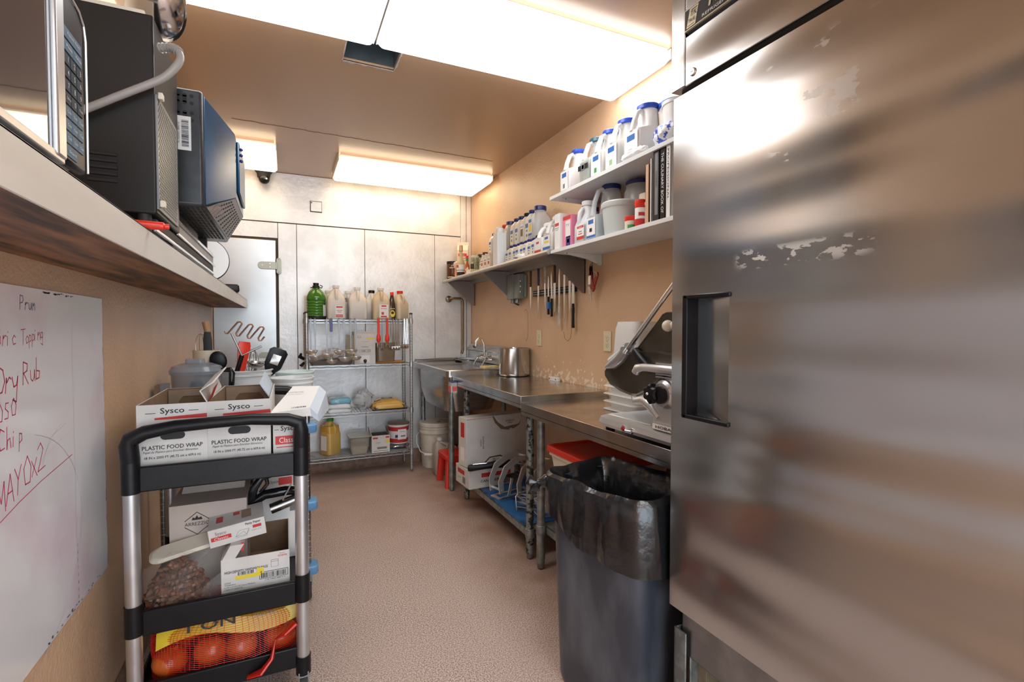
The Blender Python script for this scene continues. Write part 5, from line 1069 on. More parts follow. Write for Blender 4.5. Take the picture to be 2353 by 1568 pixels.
jug('tan jug with red cap leaning at the right end of the rack top', 'jug', (0.915, 4.34, S1), 25, 0.12, 0.12, 0.255, body=MATS['tan_plastic'], cap=REDP)
# ladles
def ladle(label, x, col=CHROME, L_=0.30, r=0.037, y=4.205, hook=None, tilt=0):
    t = T('ladle', label, 'ladle', (x, y, S1+0.003), 0, 'ladles hanging from the wire rack')
    b = B(mat('ladle_steel', (0.24, 0.24, 0.25), 0.4, metal=0.85)); b.box(-0.007, 0.007, -0.0015, 0.0015, -L_*0.45, 0.0); b.box(-0.0045, 0.0045, -0.001, 0.001, -L_, -L_*0.45); b.tube([(0, 0, 0), (0, 0.008, 0.006), (0, 0.024, 0.006), (0, 0.03, -0.006)], 0.004); O('handle', b, t, 0.0005)
    if hook: b = B(hook); b.box(-0.011, 0.011, -0.004, 0.004, -0.10, 0.004); O('handle_sleeve', b, t, 0.002)
    b = B(mat('ladle_bowl', (0.8, 0.77, 0.72), 0.3, metal=0.8)); n_ = 8
    pr = [(max(r*math.sin(rad(90*i/n_)), 0.0005), -r*0.75*math.cos(rad(90*i/n_))) for i in range(n_+1)]
    pr += [(r*0.95, 0.0)]+[(max(r*0.95*math.sin(rad(90*i/n_)), 0.0004), -r*0.70*math.cos(rad(90*i/n_))) for i in range(n_, -1, -1)]
    b.lathe(pr, seg=24, c=(0, -r*0.9, -L_), caps=False); O('bowl', b, t, ang=60)
    return t
l0 = ladle('long steel ladle hanging leftmost from the rack top', 0.185, L_=0.245, r=0.048)
for i, (x, L_, lb) in enumerate(((0.215, 0.33, 'steel ladle second from the left on the rack top'), (0.30, 0.315, 'steel ladle next to the blue-handled ladle'), )):
    ladle(lb, x, L_=L_-0.04, r=0.047, y=4.19-0.03*(i % 2))
ladle('ladle with dark blue handle sleeve hanging from the rack', 0.335, L_=0.325, r=0.044, y=4.19, hook=NAVYP)
ladle('steel ladle hanging in the third cluster, left one', 0.395, L_=0.25, r=0.046, y=4.19)
ladle('steel ladle hanging in the third cluster, right one', 0.432, L_=0.305, r=0.048, y=4.17)
ladle('broad steel ladle hanging in the fourth cluster by the white carton', 0.485, L_=0.245, r=0.048, y=4.19)
ladle('rightmost small steel ladle before the white carton', 0.518, L_=0.30, r=0.042, y=4.17)
# tongs
def tongs(label, x, m=STEEL, L_=0.27, grip=None, y=4.205):
    t = T('tongs', label, 'tongs', (x, y, S1+0.012), 0, 'tongs hanging from the wire rack')
    for s in (-1, 1):
        b = B(m if m is not STEEL else CHROME); b.loft([[(s*0.002-0.001, -0.006, 0), (s*0.002+0.001, -0.006, 0), (s*0.002+0.001, 0.006, 0), (s*0.002-0.001, 0.006, 0)], [(s*0.005-0.002, -0.010, -L_*0.6), (s*0.005+0.002, -0.010, -L_*0.6), (s*0.005+0.002, 0.010, -L_*0.6), (s*0.005-0.002, 0.010, -L_*0.6)], [(s*0.007-0.0015, -0.008, -L_*0.85), (s*0.007+0.0015, -0.008, -L_*0.85), (s*0.007+0.0015, 0.008, -L_*0.85), (s*0.007-0.0015, 0.008, -L_*0.85)]])
        for k_ in range(3): b.sphere((s*0.007, (k_-1)*0.009, -L_*0.93), 0.010, seg=8, sz=2.0, sx=0.5, sy=0.6)
        O('arm', b, t)
    if grip:
        b = B(grip); b.loft([rr(0.016, 0.02, 0.006, 0.004), rr(0.018, 0.022, 0.006, -0.13), rr(0.032, 0.03, 0.012, -0.15), rr(0.036, 0.034, 0.014, -0.18), rr(0.02, 0.02, 0.008, -0.20)]); O('grip', b, t)
    return t
tongs('steel tongs hanging just right of the first red-gripped tongs', 0.735)
tongs('red-gripped tongs hanging nearest the white carton', 0.705, grip=REDP, L_=0.24, y=4.19)
tongs('red-gripped tongs hanging among the steel ones', 0.775, grip=REDP, L_=0.24, y=4.185)
t0 = tongs('plain steel tongs in the dense row at the right end of the rack', 0.805)
for x in (0.828, 0.850, 0.872): dup(t0, (x, 4.203, S1+0.012), 8)
t1 = tongs('shorter steel tongs at the far right end of the rack row', 0.902, L_=0.255)
for x in (0.924, 0.946): dup(t1, (x, 4.207, S1+0.012), -6)
for o_ in list(bpy.data.objects):
    if o_.name.startswith('tongs') and o_.get('label') == 'plain steel tongs in the dense row at the right end of the rack': o_['group'] = 'plain tongs in the dense row'
    if o_.name.startswith('tongs') and o_.get('label') == 'shorter steel tongs at the far right end of the rack row': o_['group'] = 'short tongs at the right end'
# second shelf
t = T('drink_dispenser_box', 'white carton with a black spout knob on the second shelf of the rack', 'carton', (0.602, 4.31, S2))
b = B(CARDW); b.box(-0.085, 0.085, -0.07, 0.07, 0, 0.262); b.prism([(-0.085, 0.262), (0.085, 0.262), (0.075, 0.272), (-0.09, 0.272)], -0.072, 0.06, 'y'); O('box_body', b, t, 0.0015)
b = B(PAPER); D = -0.07
b.text('ARREZZIO', (-0.045, D, 0.226), X_, Z_, 0.006, INK, 0.03)
for a, c in (((-0.062, 0.228), (-0.045, 0.242)), ((-0.045, 0.242), (-0.028, 0.228)), ((-0.062, 0.224), (-0.045, 0.21)), ((-0.045, 0.21), (-0.028, 0.224))): b.tube([(a[0], D, a[1]), (c[0], D, c[1])], 0.0006, INKG, 4)
b.rect((0.045, D, 0.215), X_, Z_, 0.055, 0.016, INKY); b.text('VITAL VINEGAR', (0.0, D, 0.188), X_, Z_, 0.006, INKG, 0.06); b.rect((0, D, 0.145), X_, Z_, 0.055, 0.004, INKG)
b.rect((0, D, 0.112), X_, Z_, 0.09, 0.022, INK); b.rect((0, D, 0.112), X_, Z_, 0.086, 0.018, PAPER, 0.001); b.bars((0, D, 0.112), X_, Z_, 0.08, 0.014, INK); b.rect((0, D, 0.045), X_, Z_, 0.075, 0.06, PAPER); O('printing', b, t, flat=True)
b = B(BLACKG); b.sphere((0, D-0.008, 0.03), 0.014); b.box(-0.005, 0.005, D-0.02, D, 0.01, 0.03); O('spout', b, t)
carton('folded pale carton flap leaning left of the white spout carton', 'carton', (0.50, 4.37, S2), 18, 0.012, 0.12, 0.24, CREAM)
t = T('steel_pan', 'clear container of dark brown sauce on the second shelf behind the tongs', 'container', (0.79, 4.39, S2+0.014))
b = B(mat('brown_tinted', (0.30, 0.22, 0.13), 0.2, alpha=0.8)); b.loft([rr(0.15, 0.13, 0.02, 0), rr(0.165, 0.145, 0.02, 0.15), rr(0.18, 0.16, 0.02, 0.155), rr(0.18, 0.16, 0.02, 0.16)]); O('container_body', b, t, ang=40)
b = B(mat('dark_sauce', (0.03, 0.012, 0.008), 0.2)); b.loft([rr(0.146, 0.126, 0.02, 0.003), rr(0.152, 0.132, 0.02, 0.045)]); O('sauce', b, t)
t.name = 'sauce_container'
b = B(mat('orange_card', (0.55, 0.27, 0.08), 0.6)); b.loft([rr(0.24, 0.20, 0.05, 0), rr(0.26, 0.22, 0.06, 0.004), rr(0.27, 0.23, 0.06, 0.012)]); TO('round_platter', 'flat orange-brown platter under the dark sauce container', 'platter', b, (0.82, 4.37, S2))
b = B(mat('grey_tray', (0.30, 0.28, 0.27), 0.4, metal=0.5)); b.loft([rr(0.30, 0.24, 0.03, 0), rr(0.34, 0.27, 0.03, 0.035), rr(0.33, 0.26, 0.03, 0.035), rr(0.29, 0.23, 0.03, 0.004)]); TO('shallow_pan', 'shallow dark metal pan on the second shelf behind the ladles', 'pan', b, (0.34, 4.375, S2))
TO('plastic_bag', 'crumpled white plastic bag in the pan behind the ladles', 'bag', lumpy(mat('white_film', (0.72, 0.74, 0.74), 0.3, bump=0.5, bscale=25), 0.09, 0.05, 0.045, 3.0, 0.4), (0.36, 4.41, S2+0.036))
b = B(BLACKP); b.tube([(0, 0, 0), (-0.03, -0.02, 0.02), (-0.02, -0.03, 0.045)], [0.012, 0.016, 0.008]); b.tube([(0, 0, -0.03), (-0.02, -0.02, -0.05), (-0.03, -0.03, -0.045)], [0.01, 0.013, 0.006]); TO('black_clamp', 'black clamp on the left post of the rack at ladle height', 'clamp', b, (0.133, 4.205, 1.0))
# third shelf
def packet(label, loc, sx, sy, sz, m, seed, amp=0.15, mk=None, rz=0):
    o = TO('food_packet', label, 'packet', lumpy(m, sx, sy, sz, seed, amp), loc, rz); return o
PW = mat('white_wrapper', (0.74, 0.78, 0.80), 0.3, bump=0.3, bscale=30); PBW = mat('blue_wrapper', (0.20, 0.50, 0.66), 0.3, col2=(0.72, 0.78, 0.8), vscale=9, lo=0.42, hi=0.5)
def flatpack(label, loc, w_, d, h, m, rz, grp):
    b = B(m); n = 6
    b.loft([rr(w_*0.97, d*0.97, 0.02, 0.0, n), rr(w_, d, 0.02, h*0.25, n), rr(w_*0.99, d*0.98, 0.02, h*0.6, n), rr(w_*0.85, d*0.85, 0.03, h, n)])
    for k_, v in enumerate(b.v): b.v[k_] = v+Vector((0, 0, max(0, mnoise.noise(v*25)*0.008) if v.z > h*0.5 else 0))
    return TO('food_packet', label, 'packet', b, loc, rz, grp)
flatpack('bottom white packet of the stack on the third rack shelf', (0.40, 4.36, S3), 0.19, 0.18, 0.030, PW, 3, 'stacked packets')
flatpack('middle white packet of the stack on the third rack shelf', (0.405, 4.355, S3+0.034), 0.185, 0.17, 0.034, PW, -4, 'stacked packets')
flatpack('blue and white packet on top of the packet stack', (0.405, 4.36, S3+0.074), 0.17, 0.17, 0.042, PBW, 6, 'stacked packets')
TO('plastic_bag', 'clear crumpled plastic bag beside the packet stack', 'bag', lumpy(mat('clear_film', (0.62, 0.65, 0.68), 0.12, alpha=0.75, bump=0.8, bscale=22), 0.085, 0.07, 0.085, 8.0, 0.35), (0.605, 4.36, S3))
TO('plastic_bag', 'small clear bag of brown food at the left end of third shelf', 'bag', lumpy(mat('brownish_film', (0.42, 0.34, 0.28), 0.25, alpha=0.9, col2=(0.66, 0.66, 0.66), vscale=12), 0.06, 0.06, 0.045, 4.0, 0.3), (0.235, 4.33, S3))
t = T('snack_bag', 'flat black and orange printed food bag on the third rack shelf', 'bag', (0.80, 4.37, S3))
b = B(mat('orange_printed_film', (0.72, 0.42, 0.10), 0.25, col2=(0.04, 0.03, 0.03), vscale=9, stretch=(1, 4, 1), lo=0.40, hi=0.45)); n = 6
b.loft([rr(0.26, 0.23, 0.03, 0.0, n), rr(0.27, 0.24, 0.03, 0.02, n), rr(0.25, 0.21, 0.04, 0.055, n), rr(0.16, 0.12, 0.04, 0.085, n)]); O('bag_body', b, t, ang=60)
b = B(mat('black_film', (0.02, 0.02, 0.02), 0.25)); b.loft([rr(0.10, 0.07, 0.02, 0.078, n), rr(0.09, 0.06, 0.02, 0.09, n)]); b.prism([(-0.14, 0.0), (0.15, 0.0), (0.155, 0.012), (-0.145, 0.01)], -0.13, -0.115, 'y'); O('black_print', b, t)
# bottom shelf
jug('plastic jug of golden oil with green cap on the bottom rack shelf', 'jug', (0.335, 4.37, S4), 35, 0.13, 0.13, 0.30, body=mat('golden_plastic', (0.66, 0.44, 0.13), 0.25, alpha=0.9), cap=GREENP, liq=liquid('golden_oil', (0.62, 0.36, 0.06)), fill=0.8, lab=dict(side='l', z=0.10, w=0.07, h=0.12))
t = T('rice_container', 'square clear container of rice on the bottom rack shelf', 'container', (0.555, 4.32, S4))
b = B(mat('khaki_clear', (0.42, 0.40, 0.33), 0.15, alpha=0.55)); b.loft([rr(0.13, 0.14, 0.02, 0), rr(0.165, 0.18, 0.02, 0.145)], caps=True); O('container_body', b, t)
b = B(mat('rice', (0.66, 0.55, 0.42), 0.9, bump=0.5, bscale=150)); b.loft([rr(0.124, 0.134, 0.02, 0.003), rr(0.14, 0.15, 0.02, 0.068)]); O('rice', b, t)
b = B(mat('khaki_lid', (0.36, 0.36, 0.31), 0.3)); b.loft([rr(0.18, 0.195, 0.02, 0.143), rr(0.185, 0.20, 0.02, 0.146), rr(0.185, 0.20, 0.02, 0.154), rr(0.16, 0.175, 0.02, 0.154)]); O('lid', b, t)
t = carton('white carton with red tabs and open dark top on the bottom rack shelf', 'carton', (0.725, 4.31, S4), 0, 0.15, 0.15, 0.145, CARDW, marks=[(-0.045, 0.125, 0.04, 0.014, INKR), (0.055, 0.128, 0.03, 0.014, INKR), (0.055, 0.095, 0.03, 0.022, INKY), (0.01, 0.04, 0.08, 0.018, INKG), (0, 0.015, 0.12, 0.004, INKG)], texts=[('ROMA', -0.02, 0.085, 0.01, INKG, 0.04)])
b = B(CARDB); b.add([(-0.068, -0.066, 0.1458), (0.068, -0.066, 0.1458), (0.068, 0.066, 0.1458), (-0.068, 0.066, 0.1458)], [(0, 1, 2, 3)], INK); b.loft([[(-0.076, -0.075, 0.145), (-0.073, -0.075, 0.145), (-0.076, 0.06, 0.145)], [(-0.09, -0.06, 0.21), (-0.087, -0.06, 0.21), (-0.09, 0.05, 0.21)]], CARDW); b.loft([[(0.073, -0.07, 0.145), (0.076, -0.07, 0.145), (0.076, 0.06, 0.145)], [(0.055, -0.06, 0.20), (0.058, -0.06, 0.20), (0.058, 0.05, 0.20)]], CARDB); O('flaps', b, t)
b = B(CHROME); b = lumpy(mat('foil', (0.72, 0.72, 0.74), 0.18, metal=1.0, bump=1.0, bscale=30), 0.095, 0.06, 0.022, 9.0, 0.2); TO('foil_packet', 'silver foil packet under the red and white tub', 'packet', b, (0.90, 4.35, S4))
t = T('food_tub', 'round red and white tub lying across the foil packet on bottom shelf', 'tub', (0.90, 4.36, S4+0.047))
b = B(WHITE); b.lathe([(0.001, 0), (0.078, 0), (0.09, 0.155), (0.093, 0.157), (0.093, 0.165)], seg=36); O('tub_body', b, t)
b = B(INKR); b.lathe([(0.0805, 0.01), (0.0835, 0.045)], caps=False, seg=36); b.lathe([(0.0875, 0.112), (0.0905, 0.148)], caps=False, seg=36); O('red_bands', b, t)
b = B(PAPER); b.rect((0.012, -0.0885, 0.085), (1, 0.12, 0), (0, -0.07, 1), 0.075, 0.09, PAPER); b.text('Wholesome', (0.016, -0.0885, 0.11), (1, 0.12, 0), Z_, 0.010, INK, 0.045, off=0.003); b.rect((-0.035, -0.083, 0.07), X_, Z_, 0.024, 0.024, INKN, 0.006); b.rect((0.02, -0.0885, 0.07), (1, 0.12, 0), Z_, 0.04, 0.012, INKG, 0.003); O('label', b, t, flat=True)
b = B(mat('brown_lid', (0.16, 0.11, 0.08), 0.35)); b.lathe([(0.09, 0.166), (0.094, 0.168), (0.094, 0.178), (0.085, 0.182), (0.001, 0.18)], seg=36); O('lid', b, t)
# ================================================================ CART IN FRONT
t = T('service_cart', 'black utility cart with aluminium uprights loaded with food boxes', 'cart', (-0.18, 2.05, 0.0))
CX0, CX1, CY0, CY1 = -0.425, 0.055, 1.76, 2.30
UP = ALU
for (x, y) in ((CX0+0.012, CY0), (CX1-0.012, CY0), (CX0+0.012, CY1), (CX1-0.012, CY1)):
    b = WB(t, UP); b.cyl(x, y, 0.12, 0.86, 0.0205, seg=22)
    p_ = O('upright', b, t)
    for z0, z1 in ((0.345, 0.435), (0.765, 0.87), (0.10, 0.16)):
        b = WB(t, BLACKP); b.cyl(x, y, z0, z1, 0.0235, seg=22); O('upright_sleeve', b, p_)
    b = WB(t, mat('tyre_rubber', (0.03, 0.03, 0.03), 0.6)); b.tube([(x-0.012, y, 0.05), (x+0.012, y, 0.05)], 0.048, seg=24); b.box(x-0.016, x+0.016, y-0.02, y+0.02, 0.07, 0.11, GALV); O('caster', b, t)
for z, hgt in ((0.765, 0.075), (0.335, 0.075), (0.12, 0.07)):
    b = WB(t, BLACKP)
    b.box(CX0-0.0, CX1, CY0+0.015, CY1-0.015, z, z+0.012)
    for y in (CY0+0.004, CY1-0.016): b.box(CX0+0.012, CX1-0.012, y-0.006, y+0.012, z, z+hgt)
    for x in (CX0, CX1-0.012): b.box(x, x+0.012, CY0+0.01, CY1-0.01, z, z+hgt*0.6)
    O('tray', b, t, 0.004)
for y, zt in ((CY0-0.01, 0.960), (CY1, 0.99)):
    b = WB(t, BLACKP); pts = [(CX0+0.012, y+0.01, 0.86), (CX0+0.010, y+0.002, 0.91), (CX0+0.014, y, zt-0.036), (CX0+0.05, y, zt-0.018), (-0.30, y, zt-0.006), (-0.2, y, zt-0.002), (-0.1, y, zt), (CX1-0.05, y, zt-0.008), (CX1-0.016, y, zt-0.02), (CX1-0.012, y+0.002, 0.91), (CX1-0.012, y+0.01, 0.86)]
    b.tube(pts, [0.024, 0.024, 0.023, 0.021, 0.019, 0.018, 0.018, 0.020, 0.023, 0.024, 0.024], seg=16); O('handle', b, t, ang=60)

TOPZ, MIDZ, BOTZ = 0.778, 0.348, 0.133
def openbox(t, w_, d, h, m=CARDW, th=0.003, inner=CARDB, hole=None):
    b = B(m); 
    b.box(-w_/2, w_/2, -d/2, -d/2+th, 0, h); b.box(-w_/2, w_/2, d/2-th, d/2, 0, h); b.box(-w_/2, -w_/2+th, -d/2+th, d/2-th, 0, h); b.box(w_/2-th, w_/2, -d/2+th, d/2-th, 0, h); b.box(-w_/2, w_/2, -d/2, d/2, 0, th)
    O('box_body', b, t, flat=True)
    b = B(inner); e = 0.0006; x = w_/2-th-e; y = d/2-th-e
    b.quad((-x, y, 0.004), (x, y, 0.004), (x, y, h-0.0005), (-x, y, h-0.0005)); b.quad((-x, -y, h-0.0005), (x, -y, h-0.0005), (x, -y, 0.004), (-x, -y, 0.004)); b.quad((-x, -y, 0.004), (-x, y, 0.004), (-x, y, h-0.0005), (-x, -y, h-0.0005)); b.quad((x, y, 0.004), (x, -y, 0.004), (x, -y, h-0.0005), (x, y, h-0.0005)); b.quad((-x, -y, 0.0035), (x, -y, 0.0035), (x, y, 0.0035), (-x, y, 0.0035))
    O('brown_lining', b, t, flat=True)
def wrapbox(label, loc, rz, w_, d, h, full, low=False):
    t = T('food_wrap_box', label, 'box', loc, rz, 'open food wrap cartons on the cart top')
    openbox(t, w_, d, h)
    b = B(INK); D = -d/2
    b.text('PLASTIC FOOD WRAP', (0, D, 0.108), X_, Z_, 0.0125, INK, w_*0.86, bold=True); b.text('Papel de Plastico para Envolver Alimentos', (-0.005, D, 0.094), X_, Z_, 0.007, INK, w_*0.78, shear=0.25)
    b.text('18 IN x 2000 FT (45.72 cm x 609.6 m)', (0, D, 0.077), X_, Z_, 0.0075, INK, w_*0.8, bold=True)
    pts = []
    for s_, c0_ in ((1, 0.02), (-1, -0.02)):
        for k_ in range(7): a = rad(-90*s_+180*k_/6*s_) if s_ > 0 else rad(90+180*k_/6); pts.append((c0_+0.012*math.cos(a), D-0.0012, 0.142+0.012*math.sin(a)))
    b.add(pts, [tuple(range(14))], INK)
    b.rect((0, D, h-0.032), X_, Z_, 0.001, 0.001, INK)
    b.text('Sysco', (0, D, h-0.022), X_, Z_, 0.017, INK, 0.062, bold=True); b.rect((-0.055, D, h-0.026), X_, Z_, 0.026, 0.0018, INK); b.rect((0.055, D, h-0.022), X_, Z_, 0.026, 0.0018, INK)
    b.add([(-w_*0.25, D-0.001, h-0.040), (w_*0.5, D-0.001, h-0.034), (w_*0.5, D-0.001, h-0.046), (-w_*0.25, D-0.001, h-0.046)], [(0, 1, 2, 3)], INKR)
    O('printing', b, t, flat=True)
    # die-cut brown inner support showing above the roll
    b = B(CARDT); th_ = 0.004
    for y in (d*0.5-0.012,):
        b.loft([[(x, y, z) for x, z in ((-w_*0.46, 0.1), (-w_*0.46, h-0.006), (w_*0.46, h-0.006), (w_*0.46, 0.1), (w_*0.25, 0.1), (w_*0.28, h-0.05), (w_*0.2, h-0.03), (-w_*0.2, h-0.03), (-w_*0.28, h-0.05), (-w_*0.25, 0.1))], [(x, y-th_, z) for x, z in ((-w_*0.46, 0.1), (-w_*0.46, h-0.006), (w_*0.46, h-0.006), (w_*0.46, 0.1), (w_*0.25, 0.1), (w_*0.28, h-0.05), (w_*0.2, h-0.03), (-w_*0.2, h-0.03), (-w_*0.28, h-0.05), (-w_*0.25, 0.1))]])
    O('end_support', b, t, flat=True)
    return t
RH = 0.238
wb1 = wrapbox('open food wrap carton with bold black lettering at the wall side of the cart', (-0.318, 2.025, TOPZ), 0.8, 0.180, 0.46, RH, True)
wb2 = wrapbox('open food wrap carton in the middle of the cart top', (-0.134, 2.03, TOPZ), -0.6, 0.180, 0.46, RH, True)
def film_roll(label, loc, rz, m):
    b = B(m); b.tube([(0, -0.21, 0.055), (0, 0.21, 0.055)], 0.055, seg=30); b.tube([(0, -0.2105, 0.055), (0, 0.2105, 0.055)], 0.02, CARDB, 16); return TO('film_roll', label, 'roll', b, loc, rz)
film_roll('greenish roll of plastic film in the wall-side food wrap carton', (-0.318, 2.03, TOPZ+0.05), 0.8, mat('film', (0.45, 0.46, 0.38), 0.15, coat=0.5))
film_roll('tan roll of plastic film in the middle food wrap carton', (-0.134, 2.035, TOPZ+0.05), -0.6, mat('tan_film', (0.62, 0.42, 0.22), 0.2, coat=0.5))
# lids folded up between the cartons
b = B(CARDW); b.loft([[(0.0, 0.0, 0.0), (0.004, 0.0, 0.0), (0.004, 0.44, 0.0), (0, 0.44, 0)], [(-0.018, 0.0, 0.035), (-0.014, 0.0, 0.035), (-0.014, 0.44, 0.05), (-0.018, 0.44, 0.05)], [(0.018, -0.01, 0.062), (0.022, -0.01, 0.06), (0.022, 0.44, 0.075), (0.018, 0.44, 0.077)]])
b.quad((0.0045, -0.002, -0.004), (0.0045, 0.12, -0.004), (0.0225, 0.12, 0.05), (0.0225, -0.012, 0.045), INKR)
O('open_lid', b, wb1, loc=(0.088, -0.225, RH), flat=True)
b = B(mat('pale_blue_card', (0.48, 0.58, 0.68), 0.6)); b.loft([[(0.0, 0.06, 0.0), (0.004, 0.06, 0.0), (0.004, 0.44, 0.0), (0, 0.44, 0)], [(-0.03, 0.06, 0.05), (-0.026, 0.06, 0.05), (-0.026, 0.44, 0.06), (-0.03, 0.44, 0.06)]]); O('open_lid', b, wb2, loc=(0.083, -0.19, RH-0.01), flat=True)
b = B(BLUEP); b.box(-0.02, 0.02, -0.003, 0.003, -0.004, 0.004); b.box(-0.025, -0.018, -0.006, 0.006, -0.008, 0.008, LBLUE); TO('blue_cutter', 'small blue plastic film cutter clipped inside the middle food wrap carton', 'cutter', b, (-0.05, 1.90, TOPZ+0.175), -30)
# third box: red band
t = T('sandwich_carton', 'white carton with a red band on the aisle side of the cart', 'carton', (0.0, 1.985, TOPZ))
b = B(CARDW); b.box(-0.040, 0.040, -0.19, 0.17, 0, 0.158); O('box_body', b, t, 0.001)
b = B(INK); D = -0.19; b.text('Sysco', (0.008, D, 0.135), X_, Z_, 0.016, INK, 0.05, bold=True); b.rect((-0.029, D, 0.133), X_, Z_, 0.014, 0.0015, INK); b.rect((0.003, D, 0.098), X_, Z_, 0.072, 0.028, INKR); b.text('Classic', (0.006, D, 0.098), X_, Z_, 0.018, PAPER, 0.055); b.rect((0, D, 0.075), X_, Z_, 0.06, 0.003, INKR); O('printing', b, t, flat=True)
t = T('paper_carton', 'white carton lying open with a blue-grey fold across the cart corner', 'carton', (0.035, 2.0, TOPZ+0.160), -6)
b = B(PAPER); b.loft([[(-0.075, -0.15, 0.0), (0.06, -0.13, 0.0), (0.085, 0.14, 0.0), (-0.03, 0.16, 0.0)], [(-0.07, -0.15, 0.02), (0.055, -0.13, 0.03), (0.075, 0.14, 0.075), (-0.025, 0.16, 0.075)]])
b.loft([[(0.06, -0.13, 0.0), (0.055, -0.13, 0.03), (0.075, 0.14, 0.075), (0.085, 0.14, 0.0)], [(0.085, -0.14, -0.02), (0.08, -0.135, 0.005), (0.10, 0.14, 0.05), (0.11, 0.14, -0.02)]], mat('pale_blue_paper', (0.60, 0.68, 0.76), 0.6))
O('carton_body', b, t, flat=True)
b = B(INK); u_ = Vector((0.0, 0.95, 0.2)).normalized(); b.text('DISPENSE', (-0.005, 0.05, 0.060), (1, 0.0, 0.02), (0, 0.98, 0.18), 0.012, INK, 0.055, off=0.004); b.bars((0.02, -0.115, 0.030), (1, 0.1, 0.04), (0, 1, 0.15), 0.05, 0.014, INK, 10); O('printing', b, t, flat=True)
b = B(mat('dusty_pink', (0.55, 0.40, 0.36), 0.5)); b.loft([rr(0.10, 0.10, 0.02, 0), rr(0.11, 0.11, 0.02, 0.05)]); TO('pink_tub', 'dusty pink tub behind the white folded carton on the cart', 'tub', b, (0.02, 2.205, TOPZ+0.002))

# ---- middle tray
t = T('tomato_carton', 'tan-white carton with diamond emblem and raised flap on the middle tray', 'carton', (-0.245, 2.115, MIDZ), 0)
AC = mat('grey_tan_card', (0.50, 0.42, 0.37), 0.8, var=0.08, vscale=8)
b = B(AC); b.box(-0.115, 0.115, -0.15, 0.13, 0, 0.30); b.loft([[(-0.10, -0.02, 0.301), (0.10, -0.02, 0.301), (0.10, -0.018, 0.301), (-0.10, -0.018, 0.301)], [(-0.085, 0.04, 0.385), (0.11, 0.04, 0.385), (0.11, 0.042, 0.385), (-0.085, 0.042, 0.385)]]); O('box_body', b, t, 0.001)
b = B(INK); D = -0.15; c0x, c0z = -0.035, 0.235
for a, c in (((-0.036, 0.008), (0, 0.036)), ((0, 0.036), (0.036, 0.008)), ((-0.036, -0.012), (0, -0.04)), ((0, -0.04), (0.036, -0.012))): b.tube([(c0x+a[0], D, c0z+a[1]), (c0x+c[0], D, c0z+c[1])], 0.0011, INK, 4)
b.text('ARREZZIO', (c0x, D, c0z-0.003), X_, Z_, 0.012, INK, 0.072); b.prism([(c0x-0.016, c0z+0.01), (c0x+0.016, c0z+0.01), (c0x+0.012, c0z+0.02), (c0x+0.004, c0z+0.016), (c0x, c0z+0.026), (c0x-0.006, c0z+0.016), (c0x-0.012, c0z+0.02)], D-0.001, D-0.0005, 'y', INK); b.text('.....', (c0x, D, c0z-0.016), X_, Z_, 0.003, INK, 0.02)
for i, s_ in enumerate(('SUN DRIED', 'JULIENNE', 'TOMATO')): b.text(s_, (0.04, D, 0.222-i*0.018), X_, Z_, 0.011, INKG, 0.055)
b.rect((0.082, D, 0.19), X_, Z_, 0.025, 0.06, INKY); b.rect((0.0, D, 0.162), X_, Z_, 0.006, 0.006, INK); b.rect((0.016, D, 0.162), X_, Z_, 0.006, 0.006, INK); b.rect((0.0, D, 0.145), X_, Z_, 0.08, 0.003, INKG); O('printing', b, t, flat=True)
# high density bags box
t = T('sandwich_bag_box', 'long open white carton with yellow sticker and bar codes on the middle tray', 'box', (-0.095, 1.955, MIDZ+0.04), 0)
b = B(CARDW); w_, d, h = 0.20, 0.30, 0.115
openbox(t, 0.20, 0.30, 0.115)
b = B(INK); D = -0.15
b.text('HIGH DENSITY SANDWICH BAGS', (-0.028, D, 0.072), X_, Z_, 0.0085, INK, 0.125, bold=True); b.text('CLEAR', (-0.082, D, 0.038), X_, Z_, 0.0045, INK, 0.018); b.text('Transparente', (-0.075, D, 0.031), X_, Z_, 0.0045, INK, 0.032); b.text('6.5 IN x 7.5 IN (165.1mm x 190.5mm)', (-0.048, D, 0.0235), X_, Z_, 0.0045, INK, 0.088); b.text('1/2000 CT (2000/CS)', (-0.066, D, 0.016), X_, Z_, 0.0045, INK, 0.052)
b.text('4358990', (0.078, D, 0.100), X_, Z_, 0.0065, INKR, 0.028); b.text('Reorder #', (0.078, D, 0.108), X_, Z_, 0.004, INKR, 0.016)
b.rect((0.055, D, 0.078), X_, Z_, 0.022, 0.024, INK); b.rect((0.055, D, 0.078), X_, Z_, 0.0205, 0.0225, CARDW, 0.001); b.rect((0.055, D, 0.084), X_, Z_, 0.0205, 0.0008, INK, 0.0013)
b.rect((-0.02, D, 0.051), X_, Z_, 0.08, 0.012, INKY, 0.0018); b.rect((0.012, D, 0.062), X_, Z_, 0.02, 0.020, INKY, 0.0016); b.text('4', (0.014, D, 0.056), X_, Z_, 0.009, INK, off=0.0024); b.rect((-0.03, D, 0.064), X_, Z_, 0.055, 0.012, PAPER, 0.0019); b.bars((-0.03, D-0.001, 0.064), X_, Z_, 0.05, 0.011, INK, 18, 3)
b.rect((0.052, D, 0.043), X_, Z_, 0.086, 0.024, INK); b.rect((0.052, D, 0.043), X_, Z_, 0.083, 0.021, CARDW, 0.001); b.bars((0.052, D-0.0005, 0.043), X_, Z_, 0.076, 0.017, INK, 20, 5); b.text('0 00 74865 88814 4', (0.055, D, 0.027), X_, Z_, 0.004, INK, 0.06); O('printing', b, t, flat=True)
